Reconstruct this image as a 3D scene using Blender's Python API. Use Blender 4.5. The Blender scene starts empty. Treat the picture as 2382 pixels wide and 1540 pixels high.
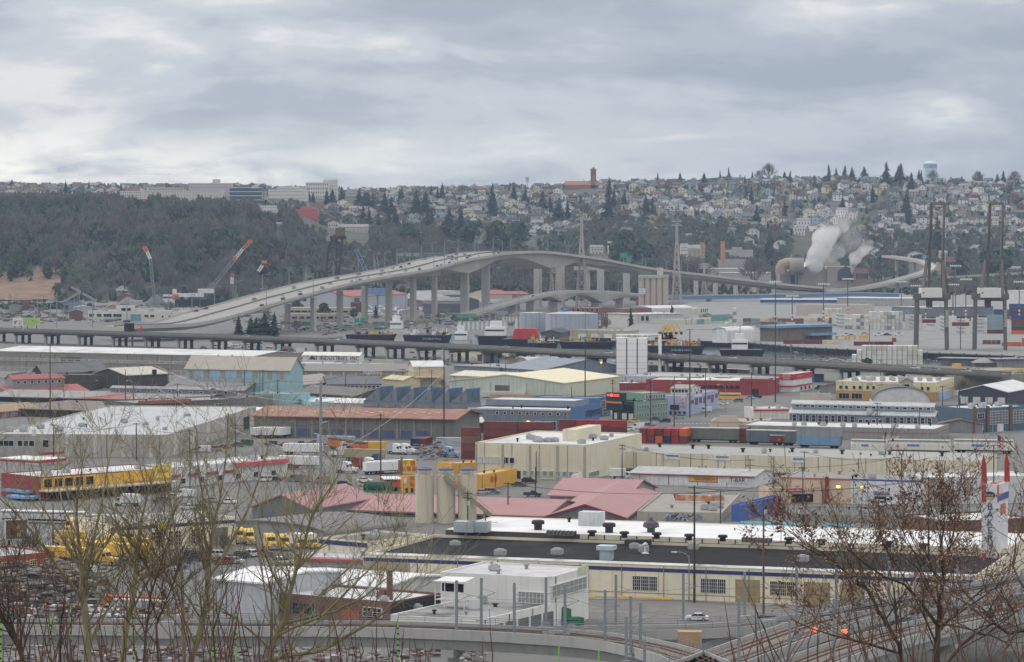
import bpy,math,random
import numpy as np
from mathutils import Vector,Matrix
SC=bpy.context.scene
COL=SC.collection
rad=math.radians
# camera, sky, sun, exposure
H=75.0
cam=bpy.data.cameras.new('camera');co=bpy.data.objects.new('camera',cam);COL.objects.link(co)
cam.sensor_width=36;cam.lens=103.13;cam.shift_y=-0.0940
cam.clip_start=1.0;cam.clip_end=30000
co.location=(0,0,H);co.rotation_euler=(rad(90),0,0)
SC.camera=co
W=bpy.data.worlds.new('World');SC.world=W;W.use_nodes=True
def build_world():
 nt=W.node_tree;nt.nodes.clear();N=nt.nodes.new;L=nt.links.new
 out=N('ShaderNodeOutputWorld');bg=N('ShaderNodeBackground');L(bg.outputs[0],out.inputs[0])
 bg.inputs['Strength'].default_value=0.1
 sky=N('ShaderNodeTexSky');sky.sky_type='NISHITA';sky.sun_disc=False
 sky.sun_elevation=rad(34);sky.sun_rotation=rad(-62)
 tc=N('ShaderNodeTexCoord');sep=N('ShaderNodeSeparateXYZ');L(tc.outputs['Generated'],sep.inputs[0])
 def mapn(sc,off,scale,det,dist,rough=.55):
  m=N('ShaderNodeMapping');m.inputs['Scale'].default_value=sc;m.inputs['Location'].default_value=off
  L(tc.outputs['Generated'],m.inputs[0])
  n=N('ShaderNodeTexNoise');n.inputs['Scale'].default_value=scale;n.inputs['Detail'].default_value=det
  n.inputs['Distortion'].default_value=dist;n.inputs['Roughness'].default_value=rough
  L(m.outputs[0],n.inputs['Vector']);return n
 def ramp(src,stops):
  r=N('ShaderNodeValToRGB');r.color_ramp.interpolation='EASE'
  e=r.color_ramp.elements
  while len(e)<len(stops):e.new(.5)
  for k,(p,c)in enumerate(stops):e[k].position=p;e[k].color=(*c,1)
  L(src,r.inputs[0]);return r
 def mth(op,a,b=None,clamp=False):
  n=N('ShaderNodeMath');n.operation=op;n.use_clamp=clamp
  for i,s in enumerate((a,b)):
   if s is None:continue
   if isinstance(s,(int,float)):n.inputs[i].default_value=s
   else:L(s,n.inputs[i])
  return n.outputs[0]
 def mix(f,a,b):
  n=N('ShaderNodeMix');n.data_type='RGBA'
  for i,s in((0,f),(6,a),(7,b)):
   if isinstance(s,(int,float)):n.inputs[i].default_value=s
   elif isinstance(s,tuple):n.inputs[i].default_value=(*s,1)
   else:L(s,n.inputs[i])
  return n.outputs[2]
 z=sep.outputs['Z']
 big=mapn((6.5,6.5,27),(2.3,.2,0.62),1.0,6,.25)
 fine=mapn((22,22,80),(4,2,1.1),1.0,8,.6,.6)
 s=mth('ADD',mth('MULTIPLY',big.outputs['Fac'],.82),mth('MULTIPLY',fine.outputs['Fac'],.18))
 heavy=mth('MULTIPLY',mth('MULTIPLY',mth('SUBTRACT',z,.028),24,True),mth('MULTIPLY',mth('ADD',sep.outputs['X'],.13),5,True))
 s=mth('SUBTRACT',s,mth('MULTIPLY',heavy,.07))
 cl=ramp(s,[(.39,(2.8,3.25,4.1)),(.46,(3.5,3.95,4.75)),(.53,(4.8,5.15,5.7)),(.6,(7.,7.05,7.1))])
 hz=mth('SUBTRACT',1.0,mth('MULTIPLY',mth('ABSOLUTE',mth('SUBTRACT',z,.021)),50),True)
 hz2=mth('SUBTRACT',1.0,mth('MULTIPLY',mth('ABSOLUTE',z),22),True)
 side=mth('MULTIPLY',mth('SUBTRACT',.07,sep.outputs['X']),4.2,True)
 glow=mth('MULTIPLY',mth('MULTIPLY',hz,side),mth('MULTIPLY',mth('SUBTRACT',fine.outputs['Fac'],.28),3.6,True),True)
 c2=mix(mth('MULTIPLY',hz2,.36),cl.outputs[0],(5.7,5.75,5.85))
 c3=mix(mth('MULTIPLY',z,3.0,True),mix(glow,c2,(11,10.8,9.6)),(4.3,4.25,4.2))
 up=mth('MULTIPLY',mth('ADD',mth('MULTIPLY',mth('MAXIMUM',z,0),2.4),1.0),1.0)
 vm=N('ShaderNodeVectorMath');vm.operation='SCALE';L(c3,vm.inputs[0]);L(up,vm.inputs['Scale'])
 L(mix(.06,vm.outputs[0],sky.outputs[0]),bg.inputs['Color'])
build_world()
sun=bpy.data.lights.new('sun','SUN');sun.energy=0.8;sun.angle=rad(20);sun.color=(1,.96,.9)
so=bpy.data.objects.new('sun',sun);COL.objects.link(so)
so.rotation_euler=(rad(56),0,rad(-118))
SC.view_settings.view_transform='Standard';SC.view_settings.look='None'
SC.view_settings.exposure=0.15;SC.view_settings.gamma=1.0
try:SC.view_settings.use_curve_mapping=False
except Exception:pass
SC.render.engine='CYCLES'
SC.cycles.max_bounces=4;SC.cycles.diffuse_bounces=2;SC.cycles.volume_bounces=3;SC.cycles.transparent_max_bounces=8
# survey: sight lines from the hillside -> points on the flats
F,VH,UC=6824.0,546.0,1191.0
def G(u,v,z=0.0):
 y=F*(H-z)/(v-VH);return Vector(((u-UC)*y/F,y,z))
def A(u,v,y):return Vector(((u-UC)*y/F,y,H-(v-VH)*y/F))
def uv(p):return(UC+F*p[0]/p[1],VH+F*(H-p[2])/p[1])
def ZM(x0,y0,s):return lambda x,y:((x0+x/s)/1.612,(y0+y/s)/1.612)
a1,a2,a3,a4=[ZM(960*i,600,2.369)for i in range(4)]
b1,b2,b3,b4=[ZM(960*i,1150,2.369)for i in range(4)]
c1,c2,c3,c4=[ZM(960*i,1750,2.101)for i in range(4)]
k1=ZM(0,1380,3.667);k2=ZM(640,1200,3.667);k3=ZM(1100,1540,3.667);k4=ZM(1640,1300,3.667)
k5=ZM(2280,1300,3.667);k6=ZM(2700,1050,3.667);k7=ZM(3200,1050,3.667);k8=ZM(3200,1450,3.667)
# materials
def lin(c):
 c=c/255.0
 return c/12.92 if c<=.04045 else((c+.055)/1.055)**2.4
MATS={}
def M(rgb,rough=.8,var=.16,sc=.35,streak=.14,seam=0.,seamdir=0,bump=0.,metal=0.,spec=.3,patch=0.,patchcol=(60,58,55),patchsc=.08,gain=1.0):
 """rgb: colour of the thing in plain daylight; var/sc: mottling; streak: rain streaks down walls; seam: sheet or board joints every so many metres"""
 key=(rgb,rough,var,sc,streak,seam,seamdir,bump,metal,spec,patch,patchcol,patchsc,gain)
 if key in MATS:return MATS[key]
 m=bpy.data.materials.new('paint');m.use_nodes=True;MATS[key]=m
 nt=m.node_tree;N=nt.nodes.new;L=nt.links.new;b=nt.nodes['Principled BSDF']
 base=tuple(min(.85,lin(c)*gain)for c in rgb);lu=sum(base)/3;base=tuple(c*.86+lu*.14 for c in base)
 b.inputs['Roughness'].default_value=rough;b.inputs['Metallic'].default_value=metal
 b.inputs['Specular IOR Level'].default_value=spec
 m.diffuse_color=(*base,1)
 tc=N('ShaderNodeTexCoord')
 n=N('ShaderNodeTexNoise');n.inputs['Scale'].default_value=sc;n.inputs['Detail'].default_value=6;n.inputs['Roughness'].default_value=.62
 L(tc.outputs['Object'],n.inputs['Vector'])
 def mul(fac,col,darker):
  x=N('ShaderNodeMix');x.data_type='RGBA'
  if isinstance(fac,float):x.inputs[0].default_value=fac
  else:L(fac,x.inputs[0])
  if isinstance(col,tuple):x.inputs[6].default_value=(*col,1)
  else:L(col,x.inputs[6])
  x.inputs[7].default_value=(*darker,1);return x.outputs[2]
 def rng(src,lo,hi,a=0.,b_=1.):
  r=N('ShaderNodeMapRange');r.inputs[1].default_value=lo;r.inputs[2].default_value=hi
  r.inputs[3].default_value=a;r.inputs[4].default_value=b_;L(src,r.inputs[0]);return r.outputs[0]
 f=rng(n.outputs['Fac'],.3,.7)
 col=mul(f,tuple(min(.9,c*(1+var))for c in base),tuple(c*(1-var)for c in base))
 if streak>0:
  mp=N('ShaderNodeMapping');mp.inputs['Scale'].default_value=(1.1,1.1,.07);L(tc.outputs['Object'],mp.inputs[0])
  n2=N('ShaderNodeTexNoise');n2.inputs['Scale'].default_value=1.0;n2.inputs['Detail'].default_value=5;L(mp.outputs[0],n2.inputs['Vector'])
  col=mul(rng(n2.outputs['Fac'],.5,.78,0,streak),col,tuple(c*.35+.012 for c in base))
 if patch>0:
  n3=N('ShaderNodeTexNoise');n3.inputs['Scale'].default_value=patchsc;n3.inputs['Detail'].default_value=7;n3.inputs['Roughness'].default_value=.6
  n3.inputs['Distortion'].default_value=.6
  L(tc.outputs['Object'],n3.inputs['Vector'])
  col=mul(rng(n3.outputs['Fac'],.5,.66,0,patch),col,tuple(lin(c)for c in patchcol))
 if seam>0:
  sp=N('ShaderNodeSeparateXYZ');L(tc.outputs['Object'],sp.inputs[0])
  src=sp.outputs[seamdir]
  if seamdir==0:
   ad=N('ShaderNodeMath');ad.operation='ADD';L(sp.outputs[0],ad.inputs[0]);L(sp.outputs[1],ad.inputs[1]);src=ad.outputs[0]
  dv=N('ShaderNodeMath');dv.operation='DIVIDE';L(src,dv.inputs[0]);dv.inputs[1].default_value=seam
  fr=N('ShaderNodeMath');fr.operation='FRACT';L(dv.outputs[0],fr.inputs[0])
  lt=N('ShaderNodeMath');lt.operation='LESS_THAN';L(fr.outputs[0],lt.inputs[0]);lt.inputs[1].default_value=.11
  sf=N('ShaderNodeMath');sf.operation='MULTIPLY';L(lt.outputs[0],sf.inputs[0]);sf.inputs[1].default_value=.35
  col=mul(sf.outputs[0],col,tuple(c*.4 for c in base))
 L(col,b.inputs['Base Color'])
 if bump>0:
  bp=N('ShaderNodeBump');bp.inputs['Strength'].default_value=bump;L(n.outputs['Fac'],bp.inputs['Height']);L(bp.outputs[0],b.inputs['Normal'])
 return m
def EM(rgb,k):
 key=('em',rgb,k)
 if key in MATS:return MATS[key]
 m=bpy.data.materials.new('lamp_glow');m.use_nodes=True;MATS[key]=m
 b=m.node_tree.nodes['Principled BSDF'];c=tuple(lin(x)for x in rgb)
 b.inputs['Base Color'].default_value=(*c,1);b.inputs['Emission Color'].default_value=(*c,1);b.inputs['Emission Strength'].default_value=k
 return m
GLASS=M((38,42,48),rough=.2,var=.35,sc=.5,spec=.25)
GLASSL=M((105,112,118),rough=.2,var=.25,sc=.6,spec=.5)
WHITE=M((220,220,219),var=.08,streak=.35)
WHITEP=M((232,233,234),rough=.35,var=.03,spec=.5)
TYRE=M((28,28,30),rough=.9,var=.2)
STEEL=M((150,153,158),rough=.5,var=.12,sc=2.,metal=.25)
GALV=M((142,148,156),rough=.45,var=.08,sc=1.2,metal=.2)
DARKM=M((48,48,52),rough=.7,var=.2)
CONC=M((150,149,145),var=.12,sc=.12,streak=.35)
CONC2=M((178,176,170),var=.1,sc=.2,streak=.3)
WOOD=M((82,70,60),rough=.9,var=.25,sc=2.)
YEL=M((232,176,36),rough=.5,var=.08,streak=.15)
# mesh building
class MB:
 def __init__(s):s.v=[];s.f=[];s.m=[]
 def add(s,vs,fs,mi=0):
  o=len(s.v);s.v.extend([tuple(p)for p in vs]);s.f.extend([tuple(i+o for i in f)for f in fs]);s.m.extend([mi]*len(fs));return s
 def box(s,x0,y0,z0,x1,y1,z1,mi=0):
  return s.add([(x0,y0,z0),(x1,y0,z0),(x1,y1,z0),(x0,y1,z0),(x0,y0,z1),(x1,y0,z1),(x1,y1,z1),(x0,y1,z1)],[(0,3,2,1),(4,5,6,7),(0,1,5,4),(1,2,6,5),(2,3,7,6),(3,0,4,7)],mi)
 def cbox(s,cx,cy,cz,sx,sy,sz,mi=0):return s.box(cx-sx/2,cy-sy/2,cz-sz/2,cx+sx/2,cy+sy/2,cz+sz/2,mi)
 def ext(s,poly,vec,mi=0):
  n=len(poly);v=Vector(vec);P=[Vector(p)for p in poly];Q=[p+v for p in P]
  fs=[tuple(range(n-1,-1,-1)),tuple(range(n,2*n))]+[(i,(i+1)%n,n+(i+1)%n,n+i)for i in range(n)]
  return s.add(P+Q,fs,mi)
 def quad(s,*p,mi=0):return s.add(p,[tuple(range(len(p)))],mi)
 def slab(s,p,th,mi=0):
  """a sheet through the points p (counter-clockwise seen from above), th thick, hanging below them"""
  return s.ext([Vector(q)-Vector((0,0,th))for q in p],(0,0,th),mi)
 def tube(s,p0,p1,r0,r1=None,n=6,mi=0,cap=True):
  r1=r0 if r1 is None else r1
  p0,p1=Vector(p0),Vector(p1);d=(p1-p0)
  if d.length<1e-6:return s
  d.normalize();a=d.orthogonal().normalized();b=d.cross(a)
  ring=lambda c,r:[c+(a*math.cos(2*math.pi*i/n)+b*math.sin(2*math.pi*i/n))*r for i in range(n)]
  fs=[(i,(i+1)%n,n+(i+1)%n,n+i)for i in range(n)]
  if cap:fs+=[tuple(range(n-1,-1,-1)),tuple(range(n,2*n))]
  return s.add(ring(p0,r0)+ring(p1,r1),fs,mi)
 def beam(s,p0,p1,w,h=None,mi=0):
  """square bar from p0 to p1"""
  h=h or w;p0,p1=Vector(p0),Vector(p1);d=(p1-p0)
  if d.length<1e-6:return s
  d.normalize();up=Vector((0,0,1))if abs(d.z)<.95 else Vector((0,1,0))
  a=d.cross(up).normalized();b=a.cross(d)
  c=lambda p:[p-a*w/2-b*h/2,p+a*w/2-b*h/2,p+a*w/2+b*h/2,p-a*w/2+b*h/2]
  return s.add(c(p0)+c(p1),[(0,1,2,3),(7,6,5,4),(0,4,5,1),(1,5,6,2),(2,6,7,3),(3,7,4,0)],mi)
 def path(s,pts,rads,n=5,mi=0):
  rings=[];pts=[Vector(p)for p in pts];prev=None
  for i,p in enumerate(pts):
   d=(pts[min(i+1,len(pts)-1)]-pts[max(i-1,0)]);d.normalize()
   a=(prev-d*prev.dot(d))if prev is not None else d.orthogonal()
   if a.length<1e-4:a=d.orthogonal()
   a.normalize();prev=a;b=d.cross(a)
   rings.append([p+(a*math.cos(2*math.pi*k/n)+b*math.sin(2*math.pi*k/n))*rads[i]for k in range(n)])
  vs=[q for r in rings for q in r];fs=[]
  for i in range(len(pts)-1):
   for k in range(n):fs.append((i*n+k,i*n+(k+1)%n,(i+1)*n+(k+1)%n,(i+1)*n+k))
  return s.add(vs,fs,mi)
 def lathe(s,prof,n=16,mi=0,c=(0,0)):
  vs=[(c[0]+r*math.cos(2*math.pi*k/n),c[1]+r*math.sin(2*math.pi*k/n),z)for r,z in prof for k in range(n)]
  fs=[(i*n+k,i*n+(k+1)%n,(i+1)*n+(k+1)%n,(i+1)*n+k)for i in range(len(prof)-1)for k in range(n)]
  fs+=[tuple(range(n-1,-1,-1)),tuple((len(prof)-1)*n+k for k in range(n))]
  return s.add(vs,fs,mi)
 def mesh(s,name='shape',mats=()):
  me=bpy.data.meshes.new(name);me.from_pydata(s.v,[],s.f)
  for m in mats:me.materials.append(m)
  if len(mats)>1 and any(s.m):me.polygons.foreach_set('material_index',s.m)
  return me
def smooth(me):
 me.polygons.foreach_set('use_smooth',[True]*len(me.polygons));return me
def link(name,data,parent=None,loc=(0,0,0),rz=0.,mat=None):
 o=bpy.data.objects.new(name,data);COL.objects.link(o)
 o.location=loc
 if rz:o.rotation_euler=(0,0,rz)
 if parent is not None:o.parent=parent
 if mat is not None:setmat(o,mat)
 return o
def setmat(o,m,i=0):
 if i<len(o.material_slots):
  o.material_slots[i].link='OBJECT';o.material_slots[i].material=m
def part(name,mb,mat,parent,loc=(0,0,0),rz=0.):
 mats=mat if isinstance(mat,(list,tuple))else(mat,)
 return link(name,mb.mesh(name,mats),parent,loc,rz)
USED={}
ORD='second third fourth fifth sixth seventh eighth ninth tenth eleventh twelfth thirteenth fourteenth fifteenth sixteenth seventeenth eighteenth nineteenth twentieth'.split()
def uniq(label):
 k=USED[label]=USED.get(label,0)+1
 if k==1:return label
 return label+', '+(ORD[k-2]if k-2<len(ORD)else ORD[(k-2)//20%20]+' and '+ORD[(k-2)%20])+' such along'
def short(label):
 w=label.replace(',',' ,').split()
 while sum(x!=',' for x in w)>16:
  for x in('the','a','an','tall','dark','its','and'):
   if x in w[1:]:w.reverse();w.remove(x);w.reverse();break
  else:w=w[:17]
 return ' '.join(w).replace(' ,',',')
def tag(o,label,cat,group=None):
 o['label']=short(uniq(label));o['category']=cat
 if group:o['group']=group
 return o
def thing(name,label,cat,loc=(0,0,0),rz=0.,group=None):
 o=link(name,None,None,loc,rz);return tag(o,label,cat,group)
def struct(name,mb,mat,kind='structure'):
 o=part(name,mb,mat,None);o['kind']=kind;return o
def dup(o,parent=None,loc=None,rz=None,scale=None):
 c=o.copy();COL.objects.link(c);c.parent=parent
 if loc is not None:c.location=loc
 if rz is not None:c.rotation_euler=(0,0,rz)
 if scale is not None:c.scale=scale if isinstance(scale,(tuple,list))else(scale,)*3
 for ch in KIDS.get(o.name,()):dup_child(ch,c)
 return c
def dup_child(o,parent):
 c=o.copy();COL.objects.link(c);c.parent=parent
 for ch in KIDS.get(o.name,()):dup_child(ch,c)
KIDS={}
def reg(o,*objs):
 """remember a thing's tree so that it can be copied"""
 for c in objs:KIDS.setdefault(o.name,[]).append(c)
 return o
MARKS=[]
def mark(u,v,words):MARKS.append((u,v,words))
def where(u,v):
 best=min(MARKS,key=lambda m:(abs(m[0]-u)/1.6+abs(m[1]-v)*1.7))
 du,dv=u-best[0],v-best[1]
 rel='beside' if abs(dv)<14 else('in front of' if dv>0 else 'behind')
 return rel+' '+best[2]
R=random.Random(11)
# land
PY=[3300,3500,3700,3950,4300,4700,5200,5600,6300]
PROF={-500:[705,640,565,500,474,454,436,430,445],300:[705,640,570,500,478,462,444,440,452],560:[705,648,580,512,486,464,446,441,452],660:[705,655,600,545,502,474,450,444,455],820:[705,665,622,585,540,500,456,447,458],1200:[705,678,650,612,560,505,454,440,452],1500:[705,678,650,610,555,497,440,426,440],1900:[705,690,682,676,604,514,440,416,430],2400:[705,688,674,648,600,530,452,424,438],2900:[705,688,674,648,600,530,456,430,445]}
PU=sorted(PROF)
def hill_z(x,y):
 if y<3300:return 0.
 u=UC+F*x/y
 yy=min(max(y,PY[0]),PY[-1])
 i=max(k for k in range(len(PU))if PU[k]<=max(min(u,PU[-1]-1),PU[0]));i=min(i,len(PU)-2)
 t=min(1,max(0,(u-PU[i])/(PU[i+1]-PU[i])));t=t*t*(3-2*t)
 c=[a*(1-t)+b*t for a,b in zip(PROF[PU[i]],PROF[PU[i+1]])]
 v=float(np.interp(yy,PY,c))
 z=75-(v-546)*yy/F
 return max(z,-1.5)if y>3420 else z
def hill_at(u,y):x=(u-UC)*y/F;return Vector((x,y,hill_z(x,y)))
ASPH=M((136,135,133),rough=.9,var=.2,sc=.22,patch=.75,patchcol=(104,103,103),patchsc=.03,gain=.7)
ASPHD=M((112,112,115),rough=.9,var=.14,sc=.12,patch=.5,patchcol=(92,92,96),patchsc=.04,gain=.85)
YARD=M((142,141,139),rough=.9,var=.12,sc=.05,patch=.4,patchcol=(132,131,129),patchsc=.02,gain=.85)
GRASS=M((84,108,62),rough=.95,var=.3,sc=.1)
g=MB();g.box(-3200,300,-2.0,3200,9000,0.0);struct('ground',g,ASPH)
g=MB()
for k in range(12):
 y0,y1=-40+k*33,-40+(k+1)*33
 z=lambda y:71.5 if y<2 else max(-1.0,71.5-(y-2)*.207)
 g.quad((-260,y0,z(y0)),(260,y0,z(y0)),(260,y1,z(y1)),(-260,y1,z(y1)))
struct('hillside',g,M((86,80,62),rough=.95,var=.3,sc=.4))
g=MB();us=list(range(-480,2881,42));ys=list(range(3300,6301,75));rr=random.Random(3)
for y in ys:
 for u in us:
  x=(u-UC)*y/F;g.v.append((x,y,hill_z(x,y)-(3 if y<3420 else 0)+rr.uniform(-1,1)))
n=len(us)
for j in range(len(ys)-1):
 for i in range(n-1):g.f.append((j*n+i,j*n+i+1,(j+1)*n+i+1,(j+1)*n+i));g.m.append(0)
o=struct('hill',g,M((84,86,70),rough=.95,var=.3,sc=.02,patch=.7,patchcol=(92,80,68),patchsc=.012));smooth(o.data)
g=MB();uu=list(range(-60,190,25));yy=list(range(3318,3600,20))
for y in yy:
 for u in uu:p=hill_at(u,y);g.v.append((p.x,p.y,p.z+1.0+.6*math.sin(u*.3+y*.21)-(5 if u>145+9*math.sin(y*.13)or y>3545+22*math.sin(u*.09)else 0)))
for j in range(len(yy)-1):
 for i in range(len(uu)-1):n_=len(uu);g.f.append((j*n_+i,j*n_+i+1,(j+1)*n_+i+1,(j+1)*n_+i));g.m.append(0)
struct('slope',g,M((134,108,84),rough=.95,var=.3,sc=.05))
def sheet(name,pts,z,mat):
 g=MB();g.slab([G(u,v,0)+Vector((0,0,z))for u,v in pts],.003+z*.5,);return struct(name,g,mat)
sheet('river',[(700,800),(1330,812),(2500,862),(2500,838),(1750,800),(1330,786),(1000,778),(740,784)],.008,M((92,104,112),rough=.12,var=.12,sc=.08,spec=.5))
sheet('quay',[(1380,800),(1700,806),(2500,832),(2500,690),(1650,690),(1400,740)],.016,YARD)
sheet('grass_field',[a2(700,1512),a2(1180,1485),a2(1640,1432),a2(1500,1425),a2(1150,1452),a2(760,1476)],.02,GRASS)
sheet('grass_field',[b2(1690,462),b2(2380,452),b2(2300,415),b2(1720,412)],.02,M((142,134,100),rough=.95,var=.2,sc=.08))
sheet('street',[b3(960,1110),b3(1300,1130),b3(2274,850),b3(2274,800),b3(1830,840),b3(1400,960),b3(960,1020)],.012,ASPH)
sheet('street',[b3(1300,1010),b3(1220,1110),b3(1800,1095),b3(1800,1020)],.020,ASPHD)
sheet('street',[c3(560,1230),c3(1500,1290),c4(1300,1290),c4(1300,1060),c3(2017,1100),c3(1400,1072),c3(560,1052)],.012,ASPH)
sheet('street',[c1(700,700),c1(1300,900),c2(250,780),c2(250,640),c1(1750,640),c1(1300,680)],.012,ASPHD)
sheet('yard',[c2(0,205),c2(1150,215),c2(1950,240),c2(1950,130),c2(900,40),c2(0,60)],.012,ASPH)
p=[G(*c3(585,1045)),G(*c3(1400,1058)),G(*c3(2017,1100))]
g=MB()
for q,r_ in zip(p,p[1:]):
 d=(r_-q).normalized();nb=Vector((-d.y,d.x,0))
 g.ext([q+nb*.0,r_,r_+nb*6.5,q+nb*6.5],(0,0,.14))
struct('pavement',g,M((140,139,136),var=.15,sc=.3))
xm=M((205,205,203),var=.08)
for k in range(9):
 c=G(*b3(1300+k*48,1075));d=G(*b3(1326+k*48,1076))
 m=MB();m.slab([c+Vector((0,0,.03)),d+Vector((0,0,.03)),d+Vector((.5,1.6,.03)),c+Vector((.5,1.6,.03))],.004)
 struct('road_marking',m,xm)
for k in range(11):
 c=G(*b3(1380+k*36,1040));d=G(*b3(1398+k*36,1040))
 m=MB();m.slab([c+Vector((0,0,.03)),d+Vector((0,0,.03)),d+Vector((.4,1.5,.03)),c+Vector((.4,1.5,.03))],.004)
 struct('road_marking',m,xm)
TW=[M((116,116,106),rough=.95,var=.35,sc=.012),M((110,110,96),rough=.95,var=.35,sc=.012),M((116,108,96),rough=.95,var=.35,sc=.012),M((98,104,78),rough=.95,var=.35,sc=.012)]
EV=[M((56,74,54),rough=.95,var=.35,sc=.02),M((76,92,58),rough=.95,var=.35,sc=.02),M((42,58,48),rough=.95,var=.2,sc=.03)]
# woods on the bluff and scrub on the hill
def scatter(name,tmpl,pos,scl,rots,mats,midx=None):
 """tmpl (verts, quads): one joined mesh of many turned and scaled copies"""
 tv,tf=np.array(tmpl[0],dtype=np.float32),np.array(tmpl[1],dtype=np.int32)
 P=np.array(pos,dtype=np.float32);S=np.array(scl,dtype=np.float32);a=np.array(rots,dtype=np.float32)
 n,k,m=len(P),len(tv),len(tf);c,s=np.cos(a)[:,None],np.sin(a)[:,None]
 X=(tv[None,:,0]*c-tv[None,:,1]*s)*S[:,:1]+P[:,:1];Y=(tv[None,:,0]*s+tv[None,:,1]*c)*S[:,:1]+P[:,1:2]
 Z=tv[None,:,2]*S[:,1:2]+P[:,2:3]
 vs=np.stack([X,Y,Z],2).reshape(-1,3);fs=(tf[None]+(np.arange(n,dtype=np.int32)*k)[:,None,None]).reshape(-1,tf.shape[1])
 me=bpy.data.meshes.new(name);me.vertices.add(len(vs));me.vertices.foreach_set('co',vs.ravel())
 w=tf.shape[1];me.loops.add(len(fs)*w);me.loops.foreach_set('vertex_index',fs.ravel())
 me.polygons.add(len(fs));me.polygons.foreach_set('loop_start',np.arange(len(fs),dtype=np.int32)*w)
 for mm in mats:me.materials.append(mm)
 if midx is not None:me.polygons.foreach_set('material_index',np.repeat(np.array(midx,dtype=np.int32),m))
 me.update(calc_edges=True)
 o=link(name,me);o['kind']='stuff';return o
def bare_crown(seed,nt=80,w=.75):
 r=random.Random(seed);v,f=[],[]
 def strip(p,q,wd):
  d=(q-p).normalized();s=d.cross(Vector((r.uniform(-1,1),r.uniform(-1,1),r.uniform(-.2,.2)))).normalized()*wd
  i=len(v);v.extend([tuple(p-s),tuple(p+s),tuple(q+s*.5),tuple(q-s*.5)]);f.append((i,i+1,i+2,i+3))
 for _ in range(3):strip(Vector((0,0,0)),Vector((r.uniform(-1,1),r.uniform(-1,1),9)),.45)
 for _ in range(nt):
  th=r.uniform(0,6.283);ph=r.uniform(.05,1.45);rr_=r.uniform(.35,1)**.6
  c=Vector((math.cos(th)*math.sin(ph)*5.6*rr_,math.sin(th)*math.sin(ph)*5.6*rr_,7+math.cos(ph)*9*rr_))
  d=(c-Vector((0,0,4))).normalized()
  strip(c-d*r.uniform(1,2.2),c+d*r.uniform(.8,2.2),r.uniform(.3,1)*w)
 return v,f
def leafy_crown(seed,nt=90,wx=5.,hz=12.,z0=2.):
 r=random.Random(seed);v,f=[],[]
 for _ in range(nt):
  th=r.uniform(0,6.283);t_=r.uniform(0,1);rr_=wx*math.sqrt(max(0,1-(2*t_-1)**2))*r.uniform(.55,1.05)
  c=Vector((math.cos(th)*rr_,math.sin(th)*rr_,z0+t_*hz));s=r.uniform(.7,1.7)
  nrm=Vector((math.cos(th)+r.uniform(-.8,.8),math.sin(th)+r.uniform(-.8,.8),r.uniform(-.1,1.2))).normalized()
  a=nrm.orthogonal().normalized()*s;b=nrm.cross(a)
  i=len(v);v.extend([tuple(c-a-b*.6),tuple(c+a-b*.7),tuple(c+a*.8+b*.8),tuple(c-a*.7+b)]);f.append((i,i+1,i+2,i+3))
 return v,f
CLEAR=[]
def clear(u,y):return any(a-5<u<b+5 and c-(300 if c>4000 else 70)<y<c+25 for a,b,c in CLEAR)
def foot(u,v,lo=3330,hi=5600):
 """how far off the hill ground is seen at (u, v)"""
 for y in range(lo,hi,10):
  if 75-(v-546)*y/F<=hill_at(u,y).z+.5:return y
 return hi
# conifers one can tell apart
def conifer_mesh(seed,hgt=1.,wid=.2,lay=13):
 """needle tiers as drooping ragged fans"""
 r=random.Random(seed);m=MB()
 for i in range(lay):
  t=i/(lay-1);z=.1+.9*t;rad_=wid*(1-t)**.8*(1+r.uniform(-.2,.2))+.012
  n=r.randint(7,10);a0=r.uniform(0,6.3);cx,cy=r.uniform(-.012,.012),r.uniform(-.012,.012)
  for k in range(n):
   a=a0+6.283*k/n+r.uniform(-.2,.2);q=rad_*r.uniform(.6,1.15);wd=.42*6.283*q/n*1.5
   tip=(cx+math.cos(a)*q,cy+math.sin(a)*q,z-.055-.35*q*r.uniform(.5,1.2));s=(-math.sin(a)*wd,math.cos(a)*wd)
   m.quad((cx,cy,z+.05),(cx+math.cos(a)*q*.6+s[0],cy+math.sin(a)*q*.6+s[1],z-.03),tip,(cx+math.cos(a)*q*.6-s[0],cy+math.sin(a)*q*.6-s[1],z-.03))
 return m.mesh('crown',(EV[2],))
def tree_blob(seed):
 v,f=leafy_crown(seed,260,.36,.78,.2);m=MB()
 r=random.Random(seed)
 v=[];f=[]
 for _ in range(320):
  th=r.uniform(0,6.283);t_=r.random();lob=1+.25*math.sin(th*3+seed)+.2*math.sin(t_*9+seed*2)
  q=.33*math.sqrt(max(0.02,1-(2*t_-1)**2))*lob*r.uniform(.5,1.05)
  c=Vector((math.cos(th)*q,math.sin(th)*q,.2+t_*.78));s=r.uniform(.03,.075)
  nrm=Vector((math.cos(th)+r.uniform(-.8,.8),math.sin(th)+r.uniform(-.8,.8),r.uniform(-.1,1.2))).normalized()
  a=nrm.orthogonal().normalized()*s;b=nrm.cross(a)
  m.quad(c-a-b,c+a-b*.7,c+a*.8+b,c-a*.7+b)
 return m.mesh('crown',(EV[0],))
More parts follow.
